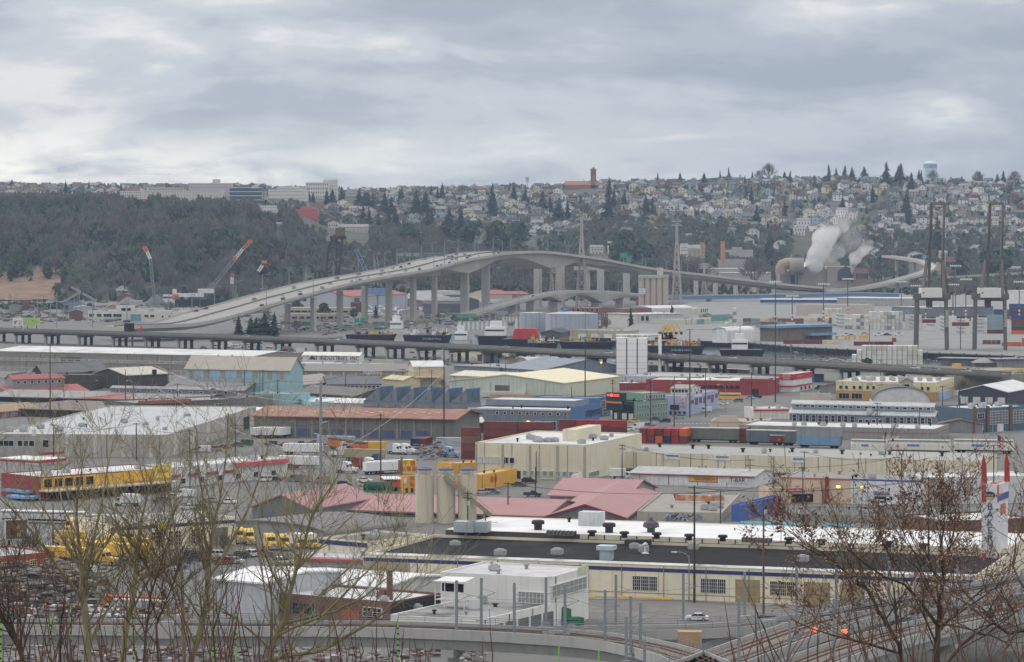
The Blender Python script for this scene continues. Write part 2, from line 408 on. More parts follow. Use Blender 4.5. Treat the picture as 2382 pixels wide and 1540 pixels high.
def twig_tree(seed,n=240):
 r=random.Random(seed);m=MB()
 for _ in range(n):
  th=r.uniform(0,6.283);ph=r.uniform(.05,1.5);q=r.uniform(.3,1)**.6
  c=Vector((math.cos(th)*math.sin(ph)*.36*q,math.sin(th)*math.sin(ph)*.36*q,.42+math.cos(ph)*.56*q))
  d=(c-Vector((0,0,.2))).normalized();s=d.cross(Vector((r.uniform(-1,1),r.uniform(-1,1),0))).normalized()*r.uniform(.006,.016)
  m.quad(c-d*.1-s,c-d*.1+s,c+d*.1+s*.4,c+d*.1-s*.4)
 for k in range(7):
  a=k*.9;m.tube((0,0,.15),(math.cos(a)*.2,math.sin(a)*.2,.7),.014,.004,4)
 return m.mesh('crown',(TW[2],))
CON=[conifer_mesh(k,wid=w)for k,w in((1,.2),(2,.16),(3,.25),(4,.13))]
BLO=[tree_blob(k)for k in(1,2,3)];TWG=[twig_tree(k)for k in(1,2)]
tk=MB();tk.tube((0,0,0),(0,0,.75),.02,.008,5);TRUNK=tk.mesh('trunk',(WOOD,))
def tree(kind,u,vtop,vbase,y=None,label=None,wid=1.,p=None,mat=None):
 """a tree whose foot is seen at (u, vbase) and whose top is seen at vtop"""
 if p is None:
  if y is None:p=G(u,vbase)
  else:p=hill_at(u,y)
 h=(VH-vtop)*p.y/F+H-p.z
 me,nm,what={'c':(CON,'conifer_tree','dark conifer'),'b':(BLO,'evergreen_tree','dark round evergreen tree'),'t':(TWG,'bare_tree','bare twiggy tree')}[kind]
 lab=label or('tall ' if h>30 else 'small ' if h<16 else '')+what+' '+where(u,vtop)
 t=thing(nm,lab,'tree',p,R.uniform(0,6),'trees on the hill' if p.y>3300 else 'trees on the flats')
 t.scale=(h*wid,h*wid,h)
 o=link('crown',R.choice(me),t)
 if mat:setmat(o,mat)
 link('trunk',TRUNK,t)
 return t
# buildings
PANES={}
DKPIPE=M((104,100,96))
class Bd:
 """a building: local x runs along the front from its left corner, y into the depth, z up"""
 def __init__(s,name,label,L,R_,h,E=None,dep=None,wall=CONC,roof=None,rt='flat',rh=3.,par=.5,cat='building',z0=0.,over=.5,Y=None,group=None,ang=None,roofpart='roof',wallpart='wall',sag=0.,post=False,th=.35,vb=None,far=None):
  if vb is not None:h=(vb-(L[1]+R_[1])/2)*((H-z0)/(vb-VH))
  if Y is not None:p0,p1=A(*L,Y),A(*R_,Y);z0=p0.z-h
  else:p0,p1=G(*L,h+z0),G(*R_,h+z0)
  if far is not None:
   q=G(*far,h+z0);d=Vector((q.x-p1.x,q.y-p1.y,0));dep=d.length;d.normalize();k=(L[0]-UC)/F
   ln=(p1.x-k*p1.y)/(d.y+k*d.x);p0=p1-Vector((d.y,-d.x,0))*ln
  if ang is not None:
   c,sn=math.cos(rad(ang)),math.sin(rad(ang))
   if ang<0 or True:
    k=(R_[0]-UC)/F;ln=(k*p0.y-p0.x)/(c-k*sn);p1=p0+Vector((c,sn,0))*ln
  dx,dy=p1.x-p0.x,p1.y-p0.y
  s.a=math.atan2(dy,dx);s.L=math.hypot(dx,dy);s.h=h;s.p0=Vector((p0.x,p0.y,z0));s.p1=Vector((p1.x,p1.y,z0))
  bx,by=-math.sin(s.a),math.cos(s.a)
  if dep is None:
   q=p1 if s.a<rad(20)else p0
   k=(E-UC)/F;dep=(k*q.y-q.x)/(bx-k*by)
  s.D=abs(dep);s.rt=rt;s.rh=rh;s.par=par;s.wall=wall
  s.o=thing(name,label,cat,s.p0,s.a,group)
  w,r=s.geo(h,rt,rh,par,over,th,z0);roof=roof or wall
  s.wo=part(wallpart,w,wall,s.o);s.ro=part(roofpart,r,roof,s.o)
  q=random.Random(int(p0.x*7+p0.y));near=p0.y<2400
  if near and s.L>10 and s.D>6:
   if rt=='flat':
    for k in range(min(7,int(2+s.L*s.D/220))):
     x,y=q.uniform(.08,.92),q.uniform(.15,.85)
     if q.random()<.55:s.vent(x,y,q.uniform(.3,.7),q.uniform(.6,1.3),q.choice((STEEL,DARKM,None)))
     else:s.unit(x,y,q.uniform(1.2,2.4),q.uniform(1,2),q.uniform(.8,1.5))
    if par>0:[s.put('coping',f,-.004,1.004,h-.02,h+.1,q.choice((STEEL,CONC2)),.14,.34)for f in 'fr']
   else:
    for k in range(min(4,int(1+s.L/18))):x=q.uniform(.1,.9);s.vent(x,.5 if rt in('x','hip','archx')else.4,.35,1.1,STEEL,z=h+(rh if rt in('x','archx','hip')else 0)-.1)if rt in('x','archx')else None
   for k in range(int(s.L/q.uniform(7,11))):s.put('downpipe','f',3+k*9.,3.14+k*9.,.2,h-.2,q.choice((STEEL,DKPIPE)),.16)if 3.2+k*9.<s.L else None
 def geo(s,h,rt,rh,par,over,th,z0):
  L_,D=s.L,s.D;w,r=MB(),MB();o=over
  zb=-3. if z0>20 else 0.
  if rt=='flat':
   hp=h-par;t=.3
   w.box(0,0,zb,L_,D,hp)
   if par>0:
    w.box(0,0,hp,L_,t,h);w.box(0,D-t,hp,L_,D,h);w.box(0,t,hp,t,D-t,h);w.box(L_-t,t,hp,L_,D-t,h)
    r.box(t,t,hp,L_-t,D-t,hp+.06)
   else:r.box(-o,-o,hp,L_+o,D+o,hp+th)
  elif rt=='x':
   w.ext([(0,0,zb),(0,D,zb),(0,D,h),(0,D/2,h+rh),(0,0,h)],(L_,0,0))
   for y1 in(-o,D+o):
    e=h-rh*o/(D/2)
    r.ext([(-o,D/2,h+rh),(-o,D/2,h+rh+th),(-o,y1,e+th),(-o,y1,e)],(L_+2*o,0,0))
  elif rt=='y':
   w.ext([(0,0,zb),(L_,0,zb),(L_,0,h),(L_/2,0,h+rh),(0,0,h)],(0,D,0))
   for x1 in(-o,L_+o):
    e=h-rh*o/(L_/2)
    r.ext([(L_/2,-o,h+rh),(L_/2,-o,h+rh+th),(x1,-o,e+th),(x1,-o,e)],(0,D+2*o,0))
  elif rt=='hip':
   w.box(0,0,zb,L_,D,h);e=min(L_,D)/2
   b=[(-o,-o,h),(L_+o,-o,h),(L_+o,D+o,h),(-o,D+o,h)]
   t_=[(e,D/2,h+rh),(L_-e,D/2,h+rh)]if L_>D else[(L_/2,e,h+rh),(L_/2,D-e,h+rh)]
   if L_>D:r.add(b+t_,[(0,3,2,1),(0,1,5,4),(1,2,5),(2,3,4,5),(3,0,4)])
   else:r.add(b+t_,[(0,3,2,1),(0,1,4),(1,2,5,4),(2,3,5),(3,0,4,5)])
  elif rt=='shed':
   w.ext([(0,0,zb),(0,D,zb),(0,D,h+rh),(0,0,h)],(L_,0,0))
   sl=rh/D*o
   r.ext([(-o,-o,h-sl),(-o,-o,h-sl+th),(-o,D+o,h+rh+sl+th),(-o,D+o,h+rh+sl)],(L_+2*o,0,0))
  elif rt in('archy','archx'):
   S=L_ if rt=='archy' else D;n=14
   pr=[(S/2-S/2*math.cos(math.pi*i/n),h+rh*math.sin(math.pi*i/n)**.9)for i in range(n+1)]
   if rt=='archy':
    w.ext([(0,0,zb),(L_,0,zb)]+[(x,0,z)for x,z in reversed(pr)],(0,D,0))
    r.ext([(x,-o,z)for x,z in pr]+[(x,-o,z+th)for x,z in reversed(pr)],(0,D+2*o,0))
   else:
    w.ext([(0,0,zb),(0,D,zb)]+[(0,y,z)for y,z in reversed(pr)],(L_,0,0))
    r.ext([(-o,y,z)for y,z in pr]+[(-o,y,z+th)for y,z in reversed(pr)],(L_+2*o,0,0))
  return w,r
 def fr(s,face):
  """origin, heading, length of a face"""
  return{'f':(Vector((0,0,0)),0.,s.L),'r':(Vector((s.L,0,0)),math.pi/2,s.D),'l':(Vector((0,s.D,0)),-math.pi/2,s.D)}[face]
 def at(s,face,x,z,out=0.):
  o,a,ln=s.fr(face);d=Vector((math.cos(a),math.sin(a),0));nrm=Vector((math.sin(a),-math.cos(a),0))
  return o+d*x+nrm*out+Vector((0,0,z)),a
 def put(s,name,face,x0,x1,z0,z1,mat,out=.08,base=0.):
  """a box standing proud of a face, x in metres or shares of the face"""
  o,a,ln=s.fr(face)
  if abs(x0)<=1 and abs(x1)<=1:x0,x1=x0*ln,x1*ln
  p,a=s.at(face,x0,0);m=MB();m.box(0,-out,z0,x1-x0,base,z1)
  return part(name,m,mat,s.o,p,a)
 def win(s,face,n,x0,x1,z0,z1,w=1.2,frame=WHITE,glass=GLASS,bars=(1,1),name='window',fw=.12):
  o,a,ln=s.fr(face)
  if abs(x0)<=1 and abs(x1)<=1:x0,x1=x0*ln,x1*ln
  key=(round(w,2),round(z1-z0,2),frame,glass,bars,name,fw)
  if key not in PANES:
   m=MB();hh=z1-z0
   m.box(-w/2+fw*.5,-.24,fw*.5,w/2-fw*.5,.05,hh-fw*.5,1)
   m.box(-w/2,-.32,0,w/2,.04,fw);m.box(-w/2,-.32,hh-fw,w/2,.04,hh)
   m.box(-w/2,-.32,fw,-w/2+fw,.04,hh-fw);m.box(w/2-fw,-.32,fw,w/2,.04,hh-fw)
   for i in range(1,bars[0]):x=-w/2+w*i/bars[0];m.box(x-fw*.35,-.3,fw,x+fw*.35,.03,hh-fw)
   for i in range(1,bars[1]):z=hh*i/bars[1];m.box(-w/2+fw,-.295,z-fw*.35,w/2-fw,.028,z+fw*.35)
   PANES[key]=m.mesh(name,(frame,glass))
  for i in range(n):
   p,a=s.at(face,x0+(x1-x0)*(i+.5)/n,z0)
   link(name,PANES[key],s.o,p,a)
  return s
 def pane_win(s,face,x,z0,z1,w,cols,rows,frame=WHITE,glass=GLASS):
  """a large factory window: a frame with every pane its own piece"""
  p,a=s.at(face,x,z0);hh=z1-z0;m=MB();f=.07
  for i in range(cols+1):
   xx=w*i/cols;ff=f if i%4 else f*2;m.box(xx-ff/2,-.14,0,xx+ff/2,.02,hh)
  for j in range(rows+1):zz=hh*j/rows;m.box(-f/2,-.13,zz-f/3,w+f/2,.02,zz+f/3)
  wo=part('window',m,frame,s.o,p,a)
  key=('pane',round(w/cols,3),round(hh/rows,3))
  if key not in PANES:
   q=MB();q.box(.03,-.06,.03,w/cols-.03,0,hh/rows-.03);PANES[key]=q.mesh('pane',(glass,))
  for i in range(cols):
   for j in range(rows):link('pane',PANES[key],wo,(w*i/cols,0,hh*j/rows))
  return wo
 def doors(s,face,n,x0,x1,z0,z1,w,mat,name='garage_door',slats=5):
  o,a,ln=s.fr(face)
  if abs(x0)<=1 and abs(x1)<=1:x0,x1=x0*ln,x1*ln
  m=MB();hh=z1-z0
  for k in range(slats):m.box(-w/2,-.06-.03*(k%2),hh*k/slats,w/2,.04,hh*(k+1)/slats-.03)
  me=m.mesh(name,(mat,))
  for i in range(n):
   p,a=s.at(face,x0+(x1-x0)*(i+.5)/n,z0);link(name,me,s.o,p,a)
  return s
 def text(s,face,x,z,size,txt,mat,out=.2,name='lettering',sx=1.,align='CENTER'):
  o,a,ln=s.fr(face)
  if abs(x)<=1:x=x*ln
  p,a=s.at(face,x,z,out);return lettering(name,txt,size,mat,s.o,p,a,sx,align)
 def unit(s,x,y,w=2.2,d=2.,hh=1.6,mat=None,name='roof_unit',z=None):
  """an air handling box on the roof, x y in shares"""
  z=(s.h-s.par+.05)if z is None else z;m=MB();w,d=abs(w),abs(d)
  m.box(-w/2,-d/2,.25,w/2,d/2,hh);m.box(-w/2+.15,-d/2+.15,0,w/2-.15,d/2-.15,.25);m.box(-w*.3,-d*.3,hh,w*.3,d*.3,hh+.25)
  return part(name,m,mat or M((170,172,174),var=.15,streak=.3),s.o,(s.L*x,s.D*y,z),R.uniform(-.1,.1))
 def vent(s,x,y,r=.8,hh=1.4,mat=None,z=None,cap=True):
  z=(s.h-s.par+.05)if z is None else z;m=MB();m.lathe([(r*.6,0),(r*.6,hh*.65),(r*1.05,hh*.7),(r*1.05,hh*.95),(r*.7,hh)],10)
  return part('roof_vent',m,mat or DARKM,s.o,(s.L*x,s.D*y,z))
class Blk(Bd):
 """a raised or joined piece of a building b: placed in shares of its plan"""
 def __init__(s,b,x0,x1,y0,y1,z,h,name='upper_storey',wall=None,roof=None,rt='flat',rh=2.,par=.3,over=.4,th=.3):
  s.L=(x1-x0)*b.L;s.D=(y1-y0)*b.D;s.h=h;s.par=par if rt=='flat' else 0;s.a=b.a
  w,r=s.geo(h,rt,rh,s.par,over,th,0);s.o=s.wo=part(name,w,wall or b.wall,b.o,(x0*b.L,y0*b.D,z));s.ro=part('roof',r,roof or b.wall,s.o)
def B(name,label,L,R_,vb,**k):return Bd(name,label,L,R_,None,vb=vb,**k)
TXT={}
def lettering(name,txt,size,mat,parent,p,a,sx=1.,align='CENTER',rx=90):
 key=(txt,round(size,2),mat,align)
 if key not in TXT:
  c=bpy.data.curves.new(name,'FONT');c.body=txt;c.size=size;c.extrude=.02;c.align_x=align;c.align_y='CENTER';c.resolution_u=2;c.space_line=.95
  o=bpy.data.objects.new(name,c);me=bpy.data.meshes.new_from_object(o);bpy.data.objects.remove(o);me.materials.clear();me.materials.append(mat);TXT[key]=me
 o=link(name,TXT[key],parent,p);o.rotation_euler=(rad(rx),0,a);o.scale=(sx,1,1);return o
for u,v,w in[(150,440,'the tall fir at the bluff top'),(370,452,'the long cream flats'),(490,432,'the balconied block on the skyline'),(575,447,'the dark glass offices'),(740,438,'the white hospital block'),(715,490,'the red painted building'),(1228,425,'the slim radio mast'),(1345,425,'the brick church tower'),(2164,392,'the pale water tower'),(1790,400,'the bare skyline trees'),(1960,400,'the skyline firs'),(900,455,'the skyline gap'),(1040,450,'the ridge firs'),(1600,430,'the ridge cottages'),(2330,420,'the steep straight street'),(1145,460,'the biggest ridge fir'),(1480,480,'the hillside firs'),(1700,480,'the crowded houses'),(2000,480,'the second straight street'),(1240,520,'the wooded slope'),(2180,520,'the first crane boom'),(2315,520,'the second crane boom'),(1900,560,'the white steam plume'),(1350,560,'the tall lattice pylon'),(1574,570,'the second pylon'),(780,560,'the raised black drawbridge'),(450,640,'the crawler crane'),(1715,600,'the brick chimney mill'),(300,600,'the bluff wood'),(100,640,'the bare slope'),(2100,620,'the curved ramp'),(1000,600,'the bridge sign gantry'),(1250,590,'the bridge crest')]:mark(u,v,w)
# buildings along the ridge
CRM=M((206,202,192),var=.06,streak=.15);CRMD=M((186,180,170),var=.08);BRK=M((158,104,90),var=.15,sc=.5);PINK=M((196,168,154),var=.08)
def ridge(label,xl,vt,xr,Y,h,d=16,wall=CRM,rows=4,cols=8,roof=None,ww=1.6,wh=1.5,gl=GLASS,name='apartment_block',rt='flat',rh=3,zoff=0):
 vb=vt+h*F/Y;Y=foot((xl+xr)/2,vb);h=(vb-vt)*Y/F+1;CLEAR.append((xl,xr,Y))
 b=Bd(name,label,(xl,vt),(xr,vt),h,dep=d,wall=wall,roof=roof or M((150,150,150)),Y=Y,par=.5 if rt=='flat' else 0,rt=rt,rh=rh)
 for k in range(rows):
  z=h*(k+.3)/rows if rt=='flat' else h*(k+.25)/rows
  b.win('f',cols,.02,.98,z,z+min(wh,h/rows*.6),ww,frame=WHITE,glass=gl)
 return b
ridge('long low cream flats at the west end of the hilltop group',279,444,330,5000,18,rows=4,cols=10)
ridge('broad cream apartment block with stepped roof beneath the balconied skyline block',330,443,520,5030,24,rows=5,cols=26,wall=CRM)
ridge('low white roofed hall at the wood edge below the cream flats',277,463,345,4900,10,rows=1,cols=8,wall=BRK,roof=WHITE)
ridge('grey roofed terrace on the skyline behind the cream flats',345,436,425,5200,12,rows=2,cols=14,wall=CRMD)
b=ridge('balconied red and grey apartment block tallest on the skyline',441,426,540,5150,24,rows=5,cols=18,wall=M((190,184,182),var=.1),gl=M((120,84,80),var=.2))
b.unit(.62,.5,12,8,6,CRM,z=24)
b=ridge('dark blue glass office block with pale floor bands',534,438,607,5050,30,rows=1,cols=1,wall=M((70,84,106),rough=.25,var=.15),ww=.5,wh=.5)
for k in range(5):b.put('floor_band','f',-.5,b.L+.5,3+6.2*k,4.3+6.2*k,M((196,186,160)),out=.6)
ridge('small cream penthouse block behind the dark offices',579,434,601,5200,10,rows=1,cols=4)
ridge('low white hospital wing with even rows of small windows',624,441,716,5050,17,rows=3,cols=18,wall=M((214,212,206),var=.05))
ridge('white hospital middle block stepping up to the tower',645,434,700,5080,12,rows=2,cols=10,wall=M((214,212,206),var=.05))
b=ridge('white hospital tower with tall slot windows',711,424,766,5120,28,rows=4,cols=10,wall=M((214,212,206),var=.05),ww=1.8,wh=3.4,gl=M((88,80,78)))
ridge('white hospital stair tower rising above the slot windows',752,417.5,785,5150,34,rows=5,cols=5,wall=M((210,207,200),var=.05),ww=1.5)
ridge('red painted stepped shop building under the hospital',687,486,741,4720,14,rows=2,cols=5,wall=M((196,84,78),var=.06),roof=M((182,92,84)))
ridge('orange red side block joined to the stepped shop',700,480.5,726,4760,14,rows=1,cols=4,wall=M((204,98,86),var=.06),roof=M((182,92,84)))
ridge('pale office with dark window bands beside the skyline gap',804,440,836,5150,14,rows=3,cols=8,wall=M((178,178,180)))
ridge('long white shop row below the dark offices',596,478,645,4800,10,rows=2,cols=8,wall=M((220,218,212)))
ridge('brown flat roofed hall below the hospital',716,470,752,4850,8,rows=1,cols=6,wall=M((140,112,104)))
ridge('cream clubhouse with a wide roof at the wood edge',782,528,856,4300,8,rows=1,cols=8,wall=CRMD,roof=M((150,140,132)),rt='x',rh=4,name='house')
CLEAR.append((1314,1396,5420))
ch=Bd('church','long red brick church with a tall square bell tower on the ridge',(1314,430),(1394,428),16,dep=18,wall=M((160,104,92),var=.1),roof=M((172,110,96)),Y=5420,rt='x',rh=7,par=0)
m=MB();m.box(-5,-5,0,5,5,43);m.box(-5.6,-5.6,43,5.6,5.6,45);t_=part('tower',m,M((150,104,90),var=.12,sc=.4),ch.o,(ch.L*.83,5,0))
m=MB();m.lathe([(6.6,0),(5.0,1.6),(.3,5)],4);part('tower_roof',m,M((158,106,92)),t_,(0,0,45),rad(45))
for k in(-2,2):
 m=MB();m.box(-.8,-.1,0,.8,.1,5);part('window',m,GLASS,t_,(k,-5.05,35))
ch.win('f',9,.05,.75,4,9,2.2)
t=thing('water_tower','pale blue water tower with a domed cap and painted wave band','water tower',A(2164,424,5550),0)
m=MB();m.lathe([(15,-8),(13.4,4),(12.6,22),(12.6,30),(12.2,36)],28);part('tank',m,M((196,212,220),var=.03),t)
m=MB();m.lathe([(12.9,27),(12.9,34.5)],28);part('band',m,M((150,180,196),var=.3,sc=.15),t)
m=MB();m.lathe([(12.2,36),(9,38.4),(5,39.6),(1,40)],28);part('dome',m,M((206,218,222),var=.03),t)
t=thing('radio_mast','slim steel radio mast with aerials near the ridge top','mast',A(1226.5,448,5350),0)
m=MB();m.tube((0,0,-6),(0,0,28),1.0,.5,6);part('pole',m,STEEL,t)
m=MB()
for k in range(3):m.box(-3.4,-.6,20+k*3,3.4,.6,21.8+k*3)
part('aerial',m,STEEL,t)
b=Bd('mill','grey stepped mill with pale green roof below the brick chimney',(1672,603),(1735,603),26,dep=60,wall=M((168,164,162),var=.1,streak=.3),roof=M((150,166,160)),Y=4000,par=.6)
b2_=Bd('mill','crenellated concrete upper mill beside the brick chimney',(1684,581),(1752,582),30,dep=40,wall=M((178,174,168),var=.1),roof=CONC,Y=4120,par=1.)
b2_.win('f',9,.05,.95,16,20,3.5);b2_.put('parapet_block','f',.3,.62,29,34,M((178,174,168)),out=.3,base=8)
t=thing('chimney','slim orange brick chimney standing beside the stepped mill','chimney',A(1681.5,613,3950),0)
m=MB();m.lathe([(3.3,0),(2.7,28),(3.0,28.2),(3.0,30)],10);part('shaft',m,M((188,136,104),var=.1),t)
t=thing('chimney','squat brick chimney behind the wooded school','chimney',A(1634,590,4100),0)
m=MB();m.lathe([(3.3,0),(3.0,14),(3.4,14.2),(3.4,16)],10);part('shaft',m,M((176,140,118),var=.1),t)
for i,(xl,xr,vt,lab)in enumerate([(1583,1600,575,'white gable end of the old school row'),(1600,1640,578,'brown many gabled school wing'),(1612,1634,571,'white rooftop stair house of the school')]):
 ridge(lab,xl,vt,xr,4080+i*20,12,rows=2,cols=4,wall=(WHITE,CRMD,WHITE)[i],rt='x' if i<2 else 'flat',rh=5)
for u,v,w,h,c,lab in[(1388,575,30,9,CRM,'cream stepped house above the bridge deck'),(1425,567,22,13,WHITE,'tall white modern house above the bridge deck'),(1870,512,30,12,WHITE,'large white three storey house at the tree line'),(1860,528,26,12,WHITE,'broad white house near the steam plume'),(2130,590,32,9,WHITE,'white long house at the ramp top'),(2140,596,44,6,M((150,176,176)),'pale teal boat shed by the ramp top'),(1960,487,26,12,WHITE,'white house below the second straight street'),(2195,588,18,10,CRMD,'tan block between the crane booms'),(2200,604,40,14,M((186,172,150)),'tan gabled workshop behind the first crane'),(2350,625,50,12,M((170,172,178)),'grey modern terrace beyond the second crane'),(1110,532,30,8,M((170,172,174)),'low grey house in the woods'),(1240,540,14,6,WHITE,'small white bungalow on the wooded slope'),(1160,530,26,9,M((196,200,206)),'wide pale house above the wooded slope'),(650,522,22,6,M((178,184,190)),'low grey cottage on the bluff edge'),(775,518,24,11,M((196,198,196)),'square pale house over the bluff edge')]:
 Y=4260 if v<560 else 3950
 vb=v+h*F/Y;Y=foot(u,vb);h=(vb-v)*Y/F+1;CLEAR.append((u-w/2,u+w/2,Y))
 b=Bd('house',lab,(u-w/2,v),(u+w/2,v),h,dep=12,wall=c,roof=M((140,140,142)),Y=Y,rt='x' if w%4 else 'y',rh=3,par=0)
 b.win('f',4,.05,.95,h*.55,h*.8,1.6);b.win('f',3,.1,.9,h*.12,h*.38,1.6)
for xl,xr,vt,Y,c,rt,lab in[(268,298,664,3400,M((226,222,206)),'y','white gabled cottage with yellow trim at the bluff foot'),(334,368,666,3420,M((188,186,168)),'y','greenish two storey house at the bluff foot'),(408,432,643,3560,WHITE,'x','plain white cottage half hidden at the bluff foot'),(442,475,643,3560,M((190,196,202)),'y','pale blue veranda house at the bluff foot'),(491,508,643,3580,M((178,180,180)),'y','narrow grey house beside the crane boom'),(598,622,651,3500,M((196,200,204)),'y','pale gabled house behind the bridge lamps'),(681,712,640,3560,M((214,212,204)),'hip','white bungalow with a wide hipped roof behind the bridge'),(716,745,648,3540,M((150,84,78)),'y','small dark red house beside the drawbridge')]:
 CLEAR.append((xl,xr,Y))
 b=Bd('cottage',lab,(xl,vt+8),(xr,vt+8),7 if rt!='hip' else 5,dep=11,wall=c,roof=M((150,146,140),var=.1),Y=Y,rt=rt,rh=4,par=0,cat='house')
 b.win('f',3,.05,.95,1,2.6,1.2)
 if rt=='y':b.win('f',2,.2,.8,4.2,5.8,1.2)
# trees on the hill
FIR=[(153,420,490,4150,1.),(162,440,482,4180,1.2),(207,420,445,5000,.9),(188,446,470,4700,1),(28,417,440,5200,1.4),(281,424,440,5200,.9),(232,447,466,4700,1.5),(250,449,466,4720,1.3),(265,445,468,4740,1.2),(275,443,468,4740,1.1),(382,462,480,4300,1.6),(490,462,484,4300,1.4),(520,455,484,4350,1.5),(760,440,470,4900,.9),(717,438,462,4950,.9),(728,447,470,4900,1),(795,432,456,5050,.9),(773,438,460,4950,1),(835,438,462,4950,1),(848,444,476,4800,1.1),(856,446,476,4780,1.1),(868,445,478,4760,1),(895,446,490,4650,1),(910,456,488,4650,1.1),(935,432,460,5000,1),(930,437,465,5000,1.1),(968,440,480,4700,1),(990,444,482,4700,1.2),(1003,430,456,5100,1),(1029,425,456,5150,.9),(1018,434,458,5100,.9),(1145,426,478,4700,1.1),(1186,422,450,5200,1),(1208,430,452,5200,1),(1195,424,455,5100,1.1),(995,466,500,4500,1),(1005,480,520,4450,1),(880,487,525,4350,.9),(905,487,512,4400,.9),(920,480,512,4400,.9),(845,475,505,4500,1),(858,478,508,4480,1),(1045,480,535,4300,1.1),(1072,480,528,4300,1.2),(1038,500,540,4250,1.1),(666,470,520,4330,1.),(632,505,530,4200,1),(1262,441,478,4800,1.2),(1280,455,478,4750,1.2),(1300,463,505,4550,1.3),(1320,462,500,4550,1),(1350,450,480,4850,1),(1222,432,470,5000,1.3),(1417,411,470,5000,.9),(1415,440,508,4550,.8),(1442,415,440,5400,1.3),(1428,440,475,4800,1.3),(1452,440,466,4900,1.2),(1530,401,440,5350,1),(1543,415,440,5400,1),(1582,400,422,5500,1.1),(1638,401,442,5300,1.1),(1695,389,425,5500,1.0),(1675,396,425,5500,.9),(1733,407,432,5400,1),(1750,398,425,5500,.8),(1735,432,462,5000,1.1),(1502,450,490,4700,1),(1518,458,498,4600,1.1),(1655,468,486,4800,1),(1748,430,470,4950,1.2),(1760,475,500,4600,1),(1825,398,430,5400,1.1),(1838,397,430,5400,1.1),(1928,381,420,5500,1.),(1945,390,418,5500,.8),(1965,384,420,5500,1.3),(1982,388,418,5500,1.3),(2010,387,418,5500,1.3),(2062,375,428,5350,1.0),(2095,378,420,5450,1.2),(2090,384,420,5450,1),(2120,400,438,5200,1.1),(2138,394,418,5500,.9),(2143,395,418,5500,.9),(1895,415,445,5200,1.1),(1910,422,448,5150,1.1),(2030,430,455,5000,1.2),(1960,455,475,4800,1.),(2108,448,476,4800,1),(2115,470,490,4700,1.2),(2280,398,415,5500,1.2),(2320,404,425,5450,1.4),(2334,396,425,5450,1),(1825,460,478,4750,1),(1790,540,575,4200,1.2),(2180,500,530,4350,1.1),(2232,570,622,3850,1.)]
for u,vt,vb,y,w in FIR:tree('c',u,vt,vb,y,wid=w*1.5)
for u,vt,vb,y,w in[(1155,515,565,4050,1.),(1205,515,545,4200,1.3),(1495,560,592,3850,1.1),(1455,535,565,4100,1.3),(1435,560,585,3900,1.1),(950,520,560,4100,1.3),(1090,515,550,4150,1.4),(2320,572,610,3900,1.2),(1500,600,625,3700,1.4),(300,632,668,3420,1.3)]:
 tree('b',u,vt,vb,y,wid=w)
for u,vt,vb,y,w in[(1788,380,430,5450,1.2),(1360,470,500,4500,1.4),(1075,430,452,5200,1.5),(1765,396,420,5500,1.2),(2170,396,424,5500,1.3),(2275,398,425,5450,1.2),(2360,398,425,5450,1.3),(290,627,675,3400,1.6),(320,640,675,3400,1.5),(398,625,690,3380,1.2),(1580,590,640,3650,1.8),(1620,600,640,3650,1.8),(1755,600,640,3700,1.6)]:
 tree('t',u,vt,vb,y,wid=w)
# houses on the hill
def house_geo(w,d,h,rh,gy,seed):
 """front to -y; returns wall, roof, window meshes. gy: the gable faces the front"""
 wl,rf=MB(),MB();o=.5;t=.3
 if gy:
  wl.ext([(-w/2,-d/2,-3),(w/2,-d/2,-3),(w/2,-d/2,h),(0,-d/2,h+rh),(-w/2,-d/2,h)],(0,d,0))
  for s in(-1,1):
   e=(s*(w/2+o),h-rh*o/(w/2))
   rf.ext([(0,-d/2-o,h+rh),(0,-d/2-o,h+rh+t),(e[0],-d/2-o,e[1]+t),(e[0],-d/2-o,e[1])],(0,d+2*o,0))
 else:
  wl.ext([(-w/2,-d/2,-3),(-w/2,d/2,-3),(-w/2,d/2,h),(-w/2,0,h+rh),(-w/2,-d/2,h)],(w,0,0))
  for s in(-1,1):
   e=(s*(d/2+o),h-rh*o/(d/2))
   rf.ext([(-w/2-o,0,h+rh),(-w/2-o,0,h+rh+t),(-w/2-o,e[0],e[1]+t),(-w/2-o,e[0],e[1])],(w+2*o,0,0))
 return wl,rf
WC=[('white',(228,228,226)),('cream',(222,214,190)),('grey',(170,174,178)),('pale blue',(168,184,198)),('tan',(190,172,148)),('yellow',(214,202,166)),('brown',(128,104,88)),('slate blue',(112,124,140)),('pale green',(184,192,178)),('brick red',(142,92,82)),('off-white',(212,210,205))]
WCW=[8,4,5,3,3,1,2,2,1,.6,6]
RC=[('grey',(122,122,124)),('dark',(84,84,88)),('brown',(112,98,88)),('pale',(160,158,154)),('reddish',(134,100,88))]
RCW=[5,4,3,3,1]
WM=[M(c,var=.05,sc=.8)for _,c in WC];RM=[M(c,rough=.9,var=.12,sc=.8,gain=.75)for _,c in RC]
PROTO=[]
rr=random.Random(21)
wm_=MB();wm_.box(-.6,-.08,0,.6,.02,1.4,1);wm_.box(-.75,-.05,-.15,.75,.0,1.55,0)
HW=wm_.mesh('window',(WHITE,GLASS))
